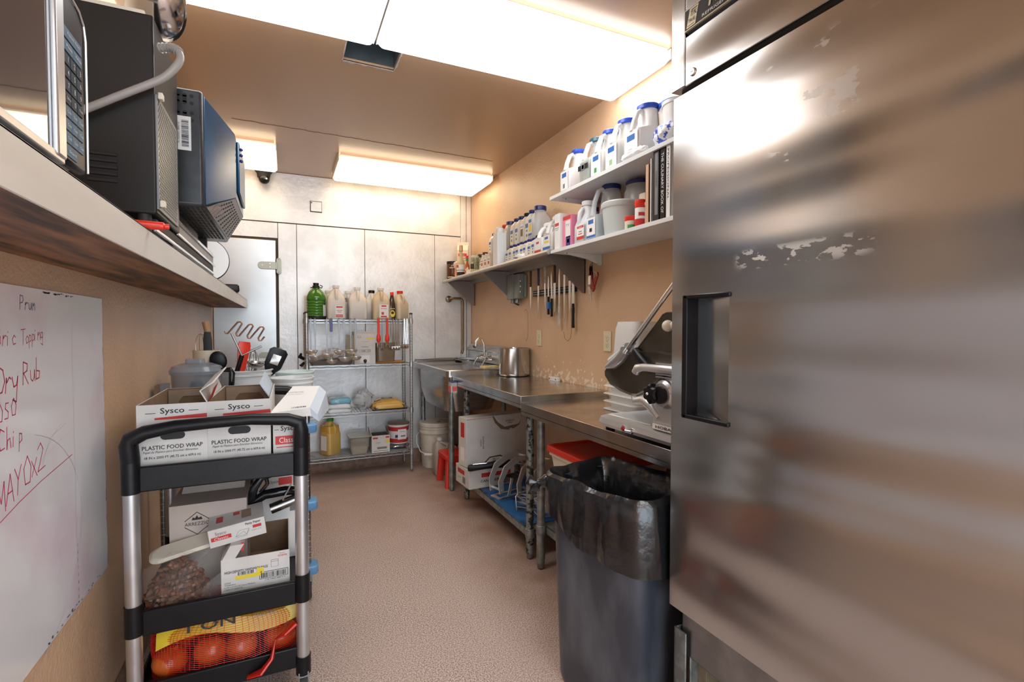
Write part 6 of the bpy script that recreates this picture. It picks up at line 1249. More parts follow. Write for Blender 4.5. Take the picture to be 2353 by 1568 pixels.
b = B(CARDW); b.loft([[(-0.097, -0.15, 0.115), (-0.06, -0.15, 0.115), (-0.055, 0.12, 0.115), (-0.097, 0.12, 0.115)], [(-0.075, -0.13, 0.15), (-0.035, -0.13, 0.15), (-0.035, 0.12, 0.15), (-0.075, 0.12, 0.15)]]); b.rect((-0.04, -0.125, 0.142), (1, 0.1, 0.3), Z_, 0.008, 0.03, INKR, 0.003); O('flap', b, t, flat=True)
# patty paper
t = T('patty_paper_box', 'small white box with red label tilted on top of the long carton', 'box', (-0.152, 1.925, MIDZ+0.195), 0)
t.rotation_euler = (rad(3), rad(-7), rad(4))
b = B(CARDW); b.box(-0.083, 0.083, -0.07, 0.07, 0, 0.060); O('box_body', b, t, 0.0012)
b = B(INK); D = -0.07; b.text('Sysco', (-0.048, D, 0.042), X_, Z_, 0.011, MATS['grey_ink'], 0.032, bold=True); b.rect((-0.048, D, 0.027), X_, Z_, 0.058, 0.0135, INKR); b.text('Classic', (-0.048, D, 0.027), X_, Z_, 0.009, PAPER, 0.040); b.text('Patty Paper', (0.048, D, 0.050), X_, Z_, 0.0075, INK, 0.046, bold=True); b.rect((0.058, D, 0.036), X_, Z_, 0.026, 0.010, INKR); b.text('1000 CT', (0.055, D, 0.024), X_, Z_, 0.004, INKG, 0.03)
for a, c in (((-0.008, 0.016), (0.004, 0.034)), ((0.004, 0.034), (0.034, 0.034)), ((0.034, 0.034), (0.024, 0.016)), ((0.024, 0.016), (-0.008, 0.016)), ((-0.008, 0.016), (0.018, 0.028)), ((-0.008, 0.012), (0.024, 0.012)), ((0.024, 0.012), (0.034, 0.03)), ((0.018, 0.028), (0.024, 0.016))): b.tube([(a[0], D, a[1]), (c[0], D, c[1])], 0.0005, INKG, 4)
Dt = 0.06; b.rect((-0.05, 0, Dt), X_, Y_, 0.02, 0.05, INKR); b.rect((0.0, 0.02, Dt), X_, Y_, 0.02, 0.03, INKR); b.rect((0.03, 0.0, Dt), X_, Y_, 0.03, 0.07, CARDT, 0.001); O('printing', b, t, flat=True)
# white carton with bar code behind, black handled tape gun
carton('white carton with a bar code behind the small tilted box on the middle tray', 'carton', (-0.03, 2.165, MIDZ), 0, 0.13, 0.12, 0.245, PAPER, marks=[(0.05, 0.20, 0.022, 0.035, INKG), (0.0, 0.21, 0.04, 0.03, CARDW)])
carton('white carton with red stripes at the far end of the middle tray', 'carton', (-0.03, 2.23, MIDZ+0.246), 8, 0.10, 0.06, 0.16, CARDW, marks=[(0.0, 0.12, 0.012, 0.06, INKR), (0.03, 0.12, 0.01, 0.05, INKY), (0.02, 0.03, 0.05, 0.03, INKR)], texts=[('Sysco', -0.02, 0.03, 0.012, INK, 0.03)])
carton('narrow upright white carton between the tomato carton and the black-handled tool', 'carton', (-0.118, 2.22, MIDZ), 10, 0.018, 0.13, 0.39, PAPER)
t = T('handled_tool', 'black handled kitchen tool lying above the long open carton', 'tool', (-0.035, 2.03, MIDZ+0.262))
b = B(BLACKG); b.tube([(-0.09, 0, -0.01), (-0.075, 0, 0.05), (-0.05, 0, 0.085), (0.0, 0, 0.095), (0.055, 0, 0.092)], [0.014, 0.016, 0.013, 0.010, 0.009], seg=12); b.tube([(-0.09, 0, -0.01), (-0.04, 0, 0.02), (0.03, 0, 0.025), (0.07, 0, 0.02)], [0.014, 0.018, 0.018, 0.016], seg=12); b.tube([(-0.055, 0, 0.03), (-0.03, 0, 0.06), (-0.035, 0, 0.088)], 0.007, seg=10); O('handle', b, t)
b = B(STEEL); b.tube([(-0.02, -0.02, -0.03), (0.065, -0.02, -0.005)], 0.019, seg=16); b.tube([(0.02, -0.03, 0.0), (0.05, -0.035, 0.06)], 0.003); O('metal_body', b, t)
t = T('tray_lid', 'cream plastic tray lid leaning beside the bag of nuts', 'lid', (-0.305, 1.918, MIDZ+0.17)); t.rotation_euler = (rad(14), rad(-8), rad(10))
b = B(CREAM); b.loft([rr(0.19, 0.075, 0.03, 0), rr(0.20, 0.085, 0.03, 0.006), rr(0.18, 0.07, 0.03, 0.014), rr(0.16, 0.05, 0.02, 0.014)]); O('lid_body', b, t)
# bag of pecans
t = T('nut_bag', 'clear plastic bag of brown nuts slumped on the middle tray', 'bag', (-0.318, 1.852, MIDZ))
NUT = mat('pecan', (0.20, 0.075, 0.03), 0.45, var=0.5, vscale=60)
b = B(NUT); rn = random.Random(11)
for i in range(650):
    a = rn.random()*6.283; q = math.sqrt(rn.random()); x = 0.084*q*math.cos(a); y = 0.06*q*math.sin(a); z = rn.random()*0.16*(1-q*q*0.6)+0.008
    s_ = rn.uniform(0.006, 0.009); o0 = len(b.v); b.sphere((0, 0, 0), s_, seg=6, sx=1.6)
    R_ = Matrix.Rotation(rn.random()*6.28, 3, 'Z') @ Matrix.Rotation(rn.uniform(-0.7, 0.7), 3, 'Y')
    for k_ in range(o0, len(b.v)): b.v[k_] = R_ @ b.v[k_]+Vector((x, y, z))
nn_ = O('nuts', b, t); nn_['kind'] = 'stuff'
FILM = mat('bag_film', (0.75, 0.72, 0.70), 0.15, alpha=0.07, bump=0.9, bscale=14, spec=0.9)
b = lumpy(FILM, 0.096, 0.072, 0.092, 21.0, 0.18, 30); b.loft([[(0.01, -0.03, 0.115), (0.05, 0.04, 0.12), (0.02, 0.05, 0.12), (-0.01, 0.0, 0.12)], [(0.07, -0.05, 0.16), (0.12, 0.02, 0.20), (0.11, 0.03, 0.20), (0.06, -0.04, 0.17)]], caps=False); b.loft([[(0.06, -0.05, 0.03), (0.08, -0.05, 0.09), (0.085, -0.04, 0.09), (0.07, -0.04, 0.03)], [(0.115, -0.055, 0.02), (0.13, -0.04, 0.12), (0.132, -0.03, 0.12), (0.12, -0.045, 0.02)]], caps=False)
O('film', b, t)

# ---- bottom tray: onions in a net
ON = mat('onion_skin', (0.62, 0.13, 0.02), 0.28, col2=(0.42, 0.07, 0.012), vscale=9, stretch=(3, 3, 0.6), lo=0.35, hi=0.65, coat=0.3)
def onion_bm(r):
    b = B(ON); pr = []
    for i in range(13):
        a = math.pi*i/12; pr.append((max(r*math.sin(a), 0.0008), -r*0.88*math.cos(a)))
    pr = pr[:-1]+[(0.006, r*0.90), (0.005, r*1.05), (0.001, r*1.1)]
    b.lathe(pr, seg=24); return b
ro = random.Random(5)
first = None
spots = []
for ly, (z, ys, xs) in enumerate(((0.190, (1.845, 1.95, 2.055), (-0.345, -0.240, -0.135, -0.03)), (0.268, (1.895, 2.0), (-0.29, -0.185, -0.085)))):
    for y in ys:
        for x in xs: spots.append((x+ro.uniform(-0.008, 0.008), y+ro.uniform(-0.008, 0.008), z+ro.uniform(-0.004, 0.004)))
for (x, y, z) in spots:
    if first is None:
        o = TO('onion', 'orange-brown onion inside the red net sack at the bottom of the cart', 'onion', onion_bm(0.050), (x, y, z), 0, 'onions in the red net sack'); first = o
    else: o = dup(first, (x, y, z))
    o.rotation_euler = (ro.uniform(-1.2, 1.2), ro.uniform(-1.2, 1.2), ro.uniform(0, 6))
t = T('net_sack', 'red mesh onion sack with a yellow printed band on the lowest cart tray', 'sack', (-0.17, 1.95, BOTZ))
NET = mat('red_net', (0.62, 0.02, 0.012), 0.3)
b = B(NET)
def sack(u, v, k=1.0):                   # u round, v from front bottom over the top
    a = u*2*math.pi; cz = v
    rx, ry = 0.235*k, 0.185*k; e = 0.75
    c_, s_ = math.cos(a), math.sin(a)
    x = rx*math.copysign(abs(c_)**e, c_); y = ry*math.copysign(abs(s_)**e, s_)
    z = 0.005+0.155*v/0.6 if v < 0.6 else 0.16+0.06*math.sin((v-0.6)/0.4*math.pi/2)
    s2 = 1.0 if v < 0.55 else math.cos((v-0.55)/0.45*math.pi/2*0.95)
    bu = 1+0.03*mnoise.noise(Vector((x*14, y*14, z*14)))
    return (x*s2*bu, y*s2*bu, z*1.0+0.012*mnoise.noise(Vector((x*10, y*10, 4))))
NU, NV = 110, 44
for j in range(NV+1):
    b.tube([sack(i/NU, j/NV) for i in range(NU)], 0.0007, seg=3, closed=True)
for i in range(NU):
    b.tube([sack(i/NU, j/24) for j in range(25)], 0.0007, seg=3)
n_ = O('net', b, t, flat=True)
b = B(NET); b.tube([(0.13, -0.19, 0.10), (0.12, -0.205, 0.05), (0.09, -0.215, 0.02), (0.05, -0.2, 0.005)], [0.004, 0.018, 0.02, 0.01], seg=10, flat=0.4); b.tube([(0.13, -0.19, 0.10), (0.16, -0.2, 0.12), (0.19, -0.19, 0.14)], [0.004, 0.02, 0.025], seg=10, flat=0.4); O('gathered_net', b, t)
YB_ = mat('yellow_band', (0.70, 0.50, 0.02), 0.35, var=0.2, vscale=9, bump=0.3, bscale=20)
b = B(YB_); rg = [[], [], []]
for i in range(21):
    x = -0.20+0.40*i/20; zz = 0.128+0.022*math.sin(i*0.30)+0.02*i/20
    rg[0].append((x, -0.165+0.02*abs(x)*3, zz)); rg[1].append((x, -0.150+0.02*abs(x)*3, zz+0.045)); rg[2].append((x, -0.09, zz+0.075))
for r_ in range(2):
    b.add([p for p in rg[r_]]+[p for p in rg[r_+1]], [(i, i+1, 21+i+1, 21+i) for i in range(20)])
b.text('NO.1', (-0.05, -0.163, 0.185), NX, (0, -0.2, -1), 0.028, INK, 0.13, off=0.008, bold=True); b.text('PRODUCE OF USA', (0.10, -0.160, 0.180), NX, (0, -0.2, -1), 0.010, INKG, 0.065, off=0.010)
O('printed_band', b, t, flat=True)

# ================================================================ SECOND CART (behind)
t = T('wire_cart', 'wire cart with blue corner bumpers parked behind the black cart', 'cart', (-0.17, 2.78, 0.0))
DX0, DX1, DY0, DY1 = -0.46, 0.085, 2.42, 3.10
for (x, y) in ((DX0, DY0), (DX1, DY0), (DX0, DY1), (DX1, DY1)):
    b = WB(t, mat('dark_chrome', (0.30, 0.32, 0.33), 0.3, metal=1.0)); b.cyl(x, y, 0.11, 0.86, 0.0127, seg=14)
    for k_ in range(28): b.cyl(x, y, 0.12+k_*0.0254, 0.123+k_*0.0254, 0.0138, CHROME, 10)
    O('post', b, t)
    b = WB(t, mat('tyre_rubber', (0.03, 0.03, 0.03), 0.6)); b.tube([(x-0.012, y+0.015, 0.048), (x+0.012, y+0.015, 0.048)], 0.046, seg=24); b.box(x-0.016, x+0.016, y-0.01, y+0.02, 0.07, 0.115, GALV); O('caster', b, t)
for z in (0.80, 0.45, 0.155):
    b = WB(t, RACKM)
    for y in (DY0, DY1):
        for dz in (0, -0.024): b.box(DX0, DX1, y-0.003, y+0.003, z+dz-0.003, z+dz+0.003)
    for x in (DX0, DX1):
        for dz in (0, -0.024): b.box(x-0.003, x+0.003, DY0, DY1, z+dz-0.003, z+dz+0.003)
    for i in range(24): y = DY0+0.02+(DY1-DY0-0.04)*i/23; b.box(DX0, DX1, y-0.0015, y+0.0015, z, z+0.003)
    O('wire_shelf', b, t)
    for (x, y) in ((DX1, DY0), (DX1, DY1)):
        b = WB(t, LBLUE); b.loft([rr(0.075, 0.085, 0.018, z-0.025, 2, x, y), rr(0.082, 0.092, 0.02, z-0.018, 2, x, y), rr(0.082, 0.092, 0.02, z+0.008, 2, x, y), rr(0.07, 0.08, 0.018, z+0.014, 2, x, y)]); O('bumper', b, t)
# things on it
WS = 0.8045
t = T('food_processor', 'smoky clear food processor bowl with domed lid behind the wall-side carton', 'food processor', (-0.365, 2.62, WS))
b = B(mat('grey_base', (0.22, 0.23, 0.25), 0.4)); b.loft([rr(0.20, 0.20, 0.04, 0), rr(0.18, 0.18, 0.05, 0.09), rr(0.14, 0.14, 0.05, 0.11)]); O('motor_base', b, t)
b = B(SMOKE); b.lathe([(0.085, 0.11), (0.092, 0.115), (0.098, 0.235), (0.10, 0.24)], seg=40, caps=False); O('bowl', b, t)
b = B(NAVYP); b.lathe([(0.03, 0.12), (0.028, 0.18), (0.02, 0.20), (0.001, 0.20)], seg=20); b.box(-0.02, 0.06, -0.03, 0.03, 0.13, 0.17, BLACKM); O('blade_hub', b, t)
b = B(SMOKE); b.lathe([(0.104, 0.235), (0.106, 0.25), (0.095, 0.27), (0.06, 0.283), (0.04, 0.286), (0.001, 0.287)], seg=40); b.loft([rr(0.075, 0.05, 0.015, 0.283, 4, -0.005, 0), rr(0.07, 0.045, 0.015, 0.302, 4, -0.005, 0)]); O('lid', b, t)
b = B(BLACKG); b.tube([(0.10, -0.02, 0.25), (0.135, -0.025, 0.25), (0.142, -0.027, 0.235), (0.138, -0.027, 0.16), (0.135, -0.027, 0.12)], [0.010, 0.012, 0.013, 0.012, 0.010], seg=12); O('handle', b, t)
b = B(CARDB); b.box(-0.02, 0.02, -0.03, 0.03, 0, 0.20); b.box(0.0, 0.035, -0.032, -0.03, 0.12, 0.21, INKG); TO('small_brown_box', 'small brown and grey box against the wall beside the smoky processor', 'box', b, (-0.478, 2.52, WS+0.0))
WT = mat('white_tub_plastic', (0.76, 0.78, 0.78), 0.35)
def tub_open(label, loc, rt, rb, h, name='utensil_tub', m=WT):
    b = B(m); b.lathe([(0.001, 0), (rb, 0), (rt*0.96, h-0.03), (rt, h-0.028), (rt, h-0.022), (rt*0.97, h-0.02), (rt*0.98, h-0.008), (rt*1.03, h-0.006), (rt*1.03, h), (rt*0.96, h), (rt*0.92, h-0.03), (rb*0.95, 0.004), (0.001, 0.004)], seg=44)
    return TO(name, label, 'tub', b, loc)
tub_open('wide white tub holding kitchen utensils on the wire cart', (-0.185, 2.80, WS), 0.125, 0.105, 0.235)
tub_open('round white tub nearest the black cart corner on the wire cart', (0.03, 2.60, WS), 0.095, 0.075, 0.205, 'white_tub')
tub_open('pale tub with mint rim just behind the nearest round white tub', (0.045, 2.83, WS), 0.095, 0.075, 0.215, 'white_tub', mat('mint_white', (0.70, 0.80, 0.77), 0.35))
tub_open('farther white tub behind the utensil tub on the wire cart', (-0.15, 3.02, WS), 0.09, 0.075, 0.27, 'white_tub')
# utensils
ux, uy, uz = -0.185, 2.80, WS+0.006
def utool(name, label, cat, b, dx, dy, z, rx, ry, rz=0):
    o = TO(name, label, cat, b, (ux+dx, uy+dy, uz+z)); o.rotation_euler = (rad(rx), rad(ry), rad(rz)); return o
b = B(BLACKP); b.tube([(0, 0, 0), (0, 0, 0.20)], 0.007); b.loft([rr(0.03, 0.006, 0.003, 0.20, 2), rr(0.085, 0.006, 0.003, 0.25, 2), rr(0.09, 0.006, 0.003, 0.33, 2), rr(0.06, 0.006, 0.003, 0.345, 2)]); b.box(-0.02, 0.02, -0.0045, -0.003, 0.26, 0.31, CHROME)
utool('spatula', 'black slotted spatula leaning right in the utensil tub', 'spatula', b, 0.03, 0, 0.01, 5, 22, 10)
b = B(REDP); b.loft([rr(0.03, 0.006, 0.003, 0.0, 2), rr(0.035, 0.006, 0.003, 0.2, 2), rr(0.06, 0.01, 0.004, 0.34, 2), rr(0.05, 0.01, 0.004, 0.36, 2)])
utool('red_spatula', 'red flat spatula standing in the utensil tub', 'spatula', b, -0.045, -0.02, 0.01, 0, 8, 20)
b = B(BLACKP); b.tube([(0, 0, 0), (0, 0, 0.22)], 0.007); b.sphere((0, 0, 0.27), 0.038, seg=18, sz=1.25, sy=0.25)
utool('black_spoon', 'big black serving spoon leaning left in the utensil tub', 'spoon', b, -0.06, 0.02, 0.01, 0, -12, 0)
b = B(STEEL); b.tube([(0, 0, 0), (0, 0, 0.26)], 0.005); k_ = 8
b.lathe([(max(0.038*math.sin(rad(90*i/k_)), 0.0005), -0.03*math.cos(rad(90*i/k_))) for i in range(k_+1)]+[(max(0.036*math.sin(rad(90*i/k_)), 0.0004), -0.028*math.cos(rad(90*i/k_))) for i in range(k_, -1, -1)], seg=24, c=(0, -0.035, 0.27), caps=False)
utool('steel_ladle', 'steel ladle with round bowl resting in the utensil tub', 'ladle', b, 0.01, -0.04, 0.01, 8, 10, 0)
b = B(STEEL); b.tube([(0, 0, 0), (0, 0, 0.2)], 0.006)
for i in range(7):
    a = math.pi*i/7; pts = []
    for j in range(13):
        s_ = math.sin(math.pi*j/12); pts.append((0.035*s_*math.cos(a)*(1 if True else 1), 0.035*s_*math.sin(a), 0.19+0.13*(1-math.cos(math.pi*j/12))/2))
    b.tube(pts, 0.0013, seg=5); b.tube([(-p[0], -p[1], p[2]) for p in pts], 0.0013, seg=5)
utool('whisk', 'steel wire whisk upright in the middle of the utensil tub', 'whisk', b, 0.0, 0.03, 0.01, 0, 6, 0)
CW = mat('copper_wire', (0.62, 0.42, 0.34), 0.25, metal=0.9)
b = B(CW); pts = []
for i in range(4):
    x = -0.085+i*0.05
    pts += [(x, 0, 0.0), (x+0.006, 0, -0.010), (x+0.016, 0, -0.008), (x+0.028, 0.0, 0.02), (x+0.044, 0, 0.055), (x+0.056, 0, 0.062), (x+0.064, 0, 0.052)] if i < 3 else [(x, 0, 0.0), (x+0.006, 0, -0.010), (x+0.016, 0, -0.008), (x+0.03, 0.0, 0.025)]
sm = []
for i in range(len(pts)-1):
    for k2 in range(3): sm.append(tuple(Vector(pts[i]).lerp(Vector(pts[i+1]), k2/3)))
b.tube(sm, 0.0042, seg=8)
b.tube([(-0.055, 0.0, -0.004), (0.015, -0.01, -0.10), (0.09, 0.0, -0.035)], 0.0055, STEELD, 8); b.tube([(0.015, -0.01, -0.10), (0.01, 0.0, -0.22)], 0.011, BLACKP, 10)
utool('potato_masher', 'copper-coloured zigzag wire masher sticking up from the utensil tub', 'masher', b, 0.0, -0.02, 0.40, 0, 14, 0)
t = T('knife_crock', 'cream crock holding a wooden-handled knife and whisks beside the wall', 'crock', (-0.36, 2.90, WS))
b = B(mat('cream_crock', (0.70, 0.60, 0.45), 0.35)); b.lathe([(0.001, 0), (0.05, 0), (0.06, 0.33), (0.055, 0.33), (0.045, 0.01), (0.001, 0.01)], seg=30); O('crock_body', b, t)
b = B(WOOD); b.tube([(0, 0, 0.36), (-0.006, 0, 0.40), (-0.015, 0, 0.46)], [0.012, 0.014, 0.017], seg=12); b.tube([(0, 0, 0.30), (0, 0, 0.37)], 0.012, BLACKM, 10); b.box(-0.002, 0.002, -0.02, 0.02, 0.02, 0.31, STEEL)
o = TO('wooden_handled_tool', 'tool with a tan wooden handle standing in the cream crock', 'utensil', b, (-0.345, 2.885, WS+0.012))
b = B(BLACKM); b.loft([rr(0.03, 0.006, 0.003, 0.15, 2), rr(0.036, 0.008, 0.003, 0.38, 2), rr(0.028, 0.008, 0.003, 0.41, 2)]); TO('black_spatula', 'black flat handle standing beside the wooden handle in the crock', 'spatula', b, (-0.35, 2.86, WS+0.012))
b = B(STEEL)
for i in range(5):
    a = math.pi*i/5; pts = [(0.03*math.sin(math.pi*j/10)*math.cos(a), 0.03*math.sin(math.pi*j/10)*math.sin(a), 0.27+0.13*(1-math.cos(math.pi*j/10))/2) for j in range(11)]
    b.tube(pts, 0.0012, seg=5)
b.tube([(0, 0, 0.03), (0, 0, 0.28)], 0.006)
TO('small_whisk', 'thin steel whisk against the wall side of the cream crock', 'whisk', b, (-0.385, 2.90, WS+0.012))

# ================================================================ WHITEBOARD
t = T('whiteboard', 'large stained whiteboard sheet with red handwriting on the left wall', 'whiteboard', (XL+0.001, 1.2, 0.92))
WBM = mat('stained_board', (0.74, 0.75, 0.78), 0.18, col2=(0.70, 0.60, 0.66), vscale=3.2, lo=0.33, hi=0.50, bump=0.02, bscale=5)
b = WB(t, WBM); b.box(XL+0.0015, XL+0.006, 0.45, 1.905, 0.505, 1.338); O('board', b, t, 0.001)
b = WB(t, INKR); xs = XL+0.0062
RT, UPV = (0, 1, 0), Z_
def strokes(sts, y0, z0, s_, m, wd=0.0022):
    for st in sts:
        pts = [(xs, y0+p[0]*s_, z0+p[1]*s_) for p in st]
        b.use(m)
        for i in range(len(pts)-1):
            a, c = Vector(pts[i]), Vector(pts[i+1]); d_ = (c-a)
            if d_.length < 1e-6: continue
            n2 = Vector((0, -d_.z, d_.y)).normalized()*wd/2; e_ = d_.normalized()*wd*0.4
            b.quad(tuple(a-n2-e_), tuple(c-n2+e_), tuple(c+n2+e_), tuple(a+n2-e_))
LET = {
 'P': [[(0, 0), (.1, 1), (.45, .95), (.55, .7), (.4, .5), (.08, .45)]], 'r': [[(0, 0), (.1, .5), (.12, .35), (.3, .52), (.42, .45)]], 'u': [[(0, .5), (.05, .1), (.2, 0), (.35, .15), (.42, .5), (.45, 0)]], 'n': [[(0, 0), (.05, .5), (.1, .3), (.28, .5), (.36, .35), (.38, 0)]],
 'B': [[(0, 0), (.08, 1), (.4, .95), (.42, .7), (.1, .55), (.45, .45), (.45, .12), (0, 0)]], 'i': [[(0, 0), (.04, .45)], [(.06, .65), (.08, .7)]], 'c': [[(.35, .4), (.2, .5), (.02, .3), (.1, .03), (.35, .08)]], 'e': [[(.02, .25), (.35, .3), (.28, .5), (.08, .42), (.03, .15), (.18, 0), (.38, .08)]],
 'T': [[(-.1, .95), (.5, 1)], [(.22, .97), (.15, 0)]], 'o': [[(.2, .5), (.02, .3), (.1, .02), (.32, .1), (.36, .38), (.2, .5)]], 'p': [[(.0, -.35), (.08, .5), (.3, .45), (.32, .15), (.05, .05)]], 'g': [[(.35, .45), (.1, .45), (.05, .1), (.3, .1), (.36, .45), (.3, -.4), (.05, -.3)]],
 'D': [[(0, 0), (.08, 1), (.5, .8), (.6, .4), (.4, .05), (0, 0)]], 'y': [[(0, .5), (.1, .15), (.3, .2), (.4, .5), (.25, -.4), (.0, -.3)]], 'R': [[(0, 0), (.08, 1), (.45, .9), (.4, .6), (.08, .5), (.5, 0)]], 'b': [[(.05, 1), (0, 0), (.3, .05), (.35, .35), (.05, .4)]],
 'O': [[(.3, 1), (.02, .6), (.1, .05), (.45, .05), (.55, .6), (.3, 1)]], 'h': [[(.05, 1), (0, 0), (.1, .4), (.3, .45), (.36, 0)]], 'M': [[(0, 0), (.1, .9), (.3, .3), (.5, .95), (.55, 0)]], 'A': [[(0, 0), (.3, .95), (.5, 0)], [(.12, .35), (.42, .38)]], 'Y': [[(0, .9), (.22, .5), (.45, .95)], [(.22, .5), (.15, 0)]],
 'S': [[(.45, .9), (.15, .9), (.1, .6), (.4, .4), (.35, .05), (0, .05)]], 'x': [[(0, .6), (.4, 0)], [(.4, .65), (0, .05)]], '2': [[(.0, .8), (.25, 1), (.45, .75), (.0, 0), (.6, .08)]], 'C': [[(.5, .85), (.2, 1), (.0, .5), (.15, .05), (.5, .1)]], 'k': [[(.05, 1), (0, 0)], [(.35, .5), (.05, .25), (.4, 0)]], 'd': [[(.35, .4), (.1, .45), (.05, .1), (.3, .05), (.4, 1), (.4, 0)]], ' ': []}
def hand(word, y0, z0, s_, m, wd=0.0022, pitch=0.62, rise=0.0):
    y = y0
    for i, ch in enumerate(word):
        strokes(LET.get(ch, []), y, z0+rise*(y-y0), s_, m, wd); y += s_*pitch*(1.0 if ch.isupper() else 0.8)
MR = mat('red_marker', (0.55, 0.04, 0.10), 0.4); MB = mat('blue_marker', (0.03, 0.07, 0.14), 0.4)
hand('Prun', 1.385, 1.288, 0.030, MB, 0.0022, 0.75)
hand('Bric', 1.285, 1.213, 0.040, MR); hand('Topping', 1.39, 1.212, 0.034, MR, 0.0020, 0.52, 0.12)
hand('Dry', 1.28, 1.118, 0.058, MR, 0.0032); hand('Rub', 1.39, 1.127, 0.048, MR, 0.003, 0.72, 0.1)
hand('dOSO', 1.262, 1.060, 0.036, MR, 0.0024, 0.75, 0.1); hand('Chip', 1.285, 1.005, 0.044, MR, 0.0024, 0.7)
hand('MAYOx2', 1.27, 0.885, 0.062, MR, 0.0028, 0.60, 0.22)
strokes([[(0, 0), (0.3, .06), (.7, .12), (1.4, .19)]], 1.28, 0.868, 0.26, MR, 0.0022)
LG = mat('faint_marker', (0.55, 0.45, 0.50), 0.4)
strokes([[(1.0*math.cos(a*0.1), 0.75*math.sin(a*0.1)) for a in range(-16, 14)]], 1.34, 0.75, 0.36, LG, 0.0016)
strokes([[(0, 0), (.4, .3), (.7, .42)], [(.1, .0), (.3, .28), (.8, .38)], [(.2, .1), (.6, .2), (1, .26)]], 1.45, 0.93, 0.2, LG, 0.0014)
DK = mat('dark_smudge', (0.08, 0.07, 0.07), 0.6)
for i in range(16):
    y = 1.48+0.22*rnd.random()**2+0.02; z = 1.331+rnd.uniform(-0.002, 0.002); b.rect((xs, y, z), RT, UPV, rnd.uniform(0.004, 0.016), rnd.uniform(0.002, 0.005), DK)
for i in range(26): b.rect((xs, 1.902+rnd.uniform(-0.004, 0), rnd.uniform(0.52, 1.25)), RT, UPV, 0.0015, rnd.uniform(0.004, 0.03), DK)
for i in range(20): b.rect((xs, rnd.uniform(1.45, 1.85), 0.508+rnd.uniform(0, 0.012)), RT, UPV, 0.008, 0.003, DK)
b.rect((xs, 1.66, 1.0), RT, UPV, 0.0012, 0.62, LG)
for i in range(8): b.rect((xs, 1.665, 0.53+i*0.02), RT, UPV, 0.002, 0.008, DK)
SMR = mat('pink_smear', (0.70, 0.42, 0.54), 0.4)
for (y, z, w_, h) in ((1.76, 1.225, 0.10, 0.016), (1.52, 0.845, 0.14, 0.010), (1.55, 0.80, 0.12, 0.008)): b.rect((xs-0.0002, y, z), RT, UPV, w_, h, SMR) if False else None
O('handwriting', b, t, flat=True)

# ================================================================ LEFT SHELF
LSZ = 1.467; XF = -0.272
t = T('wooden_wall_shelf', 'thick white-edged wall shelf with stained wooden underside on the left wall', 'wall shelf', (-0.39, 2.3, LSZ))
STW = mat('stained_plywood', (0.30, 0.13, 0.05), 0.5, col2=(0.045, 0.022, 0.012), vscale=5, stretch=(5, 0.7, 2), lo=0.38, hi=0.62, bump=0.1)
STW2 = mat('peeling_paint', (0.55, 0.40, 0.28), 0.6, col2=(0.22, 0.10, 0.045), vscale=6, stretch=(6, 0.8, 1), lo=0.50, hi=0.56)
b = WB(t, STW); b.box(XL+0.001, XF-0.004, -1.0, 4.45, 1.402, LSZ-0.004); O('plywood_core', b, t)
b = WB(t, mat('scuffed_laminate', (0.66, 0.63, 0.58), 0.4, var=0.12, vscale=5, stretch=(1, 0.4, 2))); b.box(XF-0.004, XF, -1.0, 4.452, 1.400, LSZ); b.box(XL+0.001, XF, -1.0, 4.452, LSZ-0.004, LSZ); b.box(XL+0.001, XF-0.004, 4.448, 4.452, 1.401, LSZ); O('laminate_edge', b, t, 0.001)
# near microwave
t = T('microwave_oven', 'stainless microwave with dark glass door at the near end of the left shelf', 'microwave', (-0.39, 0.62, LSZ), 0)
MW = mat('microwave_case', (0.12, 0.125, 0.13), 0.35, metal=0.4)
b = WB(t, MW); b.box(XL+0.012, -0.288, 0.30, 0.970, 1.482, 1.762); O('case', b, t, 0.012)
for y in (0.36, 0.88):
    for x in (-0.47, -0.32): b = WB(t, BLACKM); b.cyl(x, y, LSZ+0.0005, 1.484, 0.012, seg=12); O('foot', b, t)
b = WB(t, mat('microwave_glass', (0.02, 0.03, 0.045), 0.04, spec=0.9, coat=1.0)); b.box(-0.288, -0.274, 0.31, 0.848, 1.482, 1.758)
d_ = O('door', b, t, 0.003)
b = WB(t, ALU); b.box(-0.278, -0.268, 0.848, 0.877, 1.478, 1.76); O('door_frame', b, t, 0.003)
b = WB(t, ALU); b.box(-0.285, -0.2705, 0.31, 0.877, 1.472, 1.484); O('lower_trim', b, t, 0.002)
b = WB(t, mat('panel_black', (0.008, 0.009, 0.012), 0.35, spec=0.15)); b.box(-0.288, -0.273, 0.879, 0.966, 1.480, 1.722); O('control_panel', b, t, 0.006)
b = WB(t, ALU); b.tube([(-0.272, 0.967, 1.485), (-0.272, 0.969, 1.60), (-0.272, 0.969, 1.685), (-0.272, 0.963, 1.705), (-0.272, 0.945, 1.717), (-0.272, 0.885, 1.724)], 0.0018); O('panel_edge', b, t)
KEY = mat('key_plastic', (0.025, 0.04, 0.06), 0.5, spec=0.15); KT = mat('key_text', (0.55, 0.60, 0.65), 0.5)
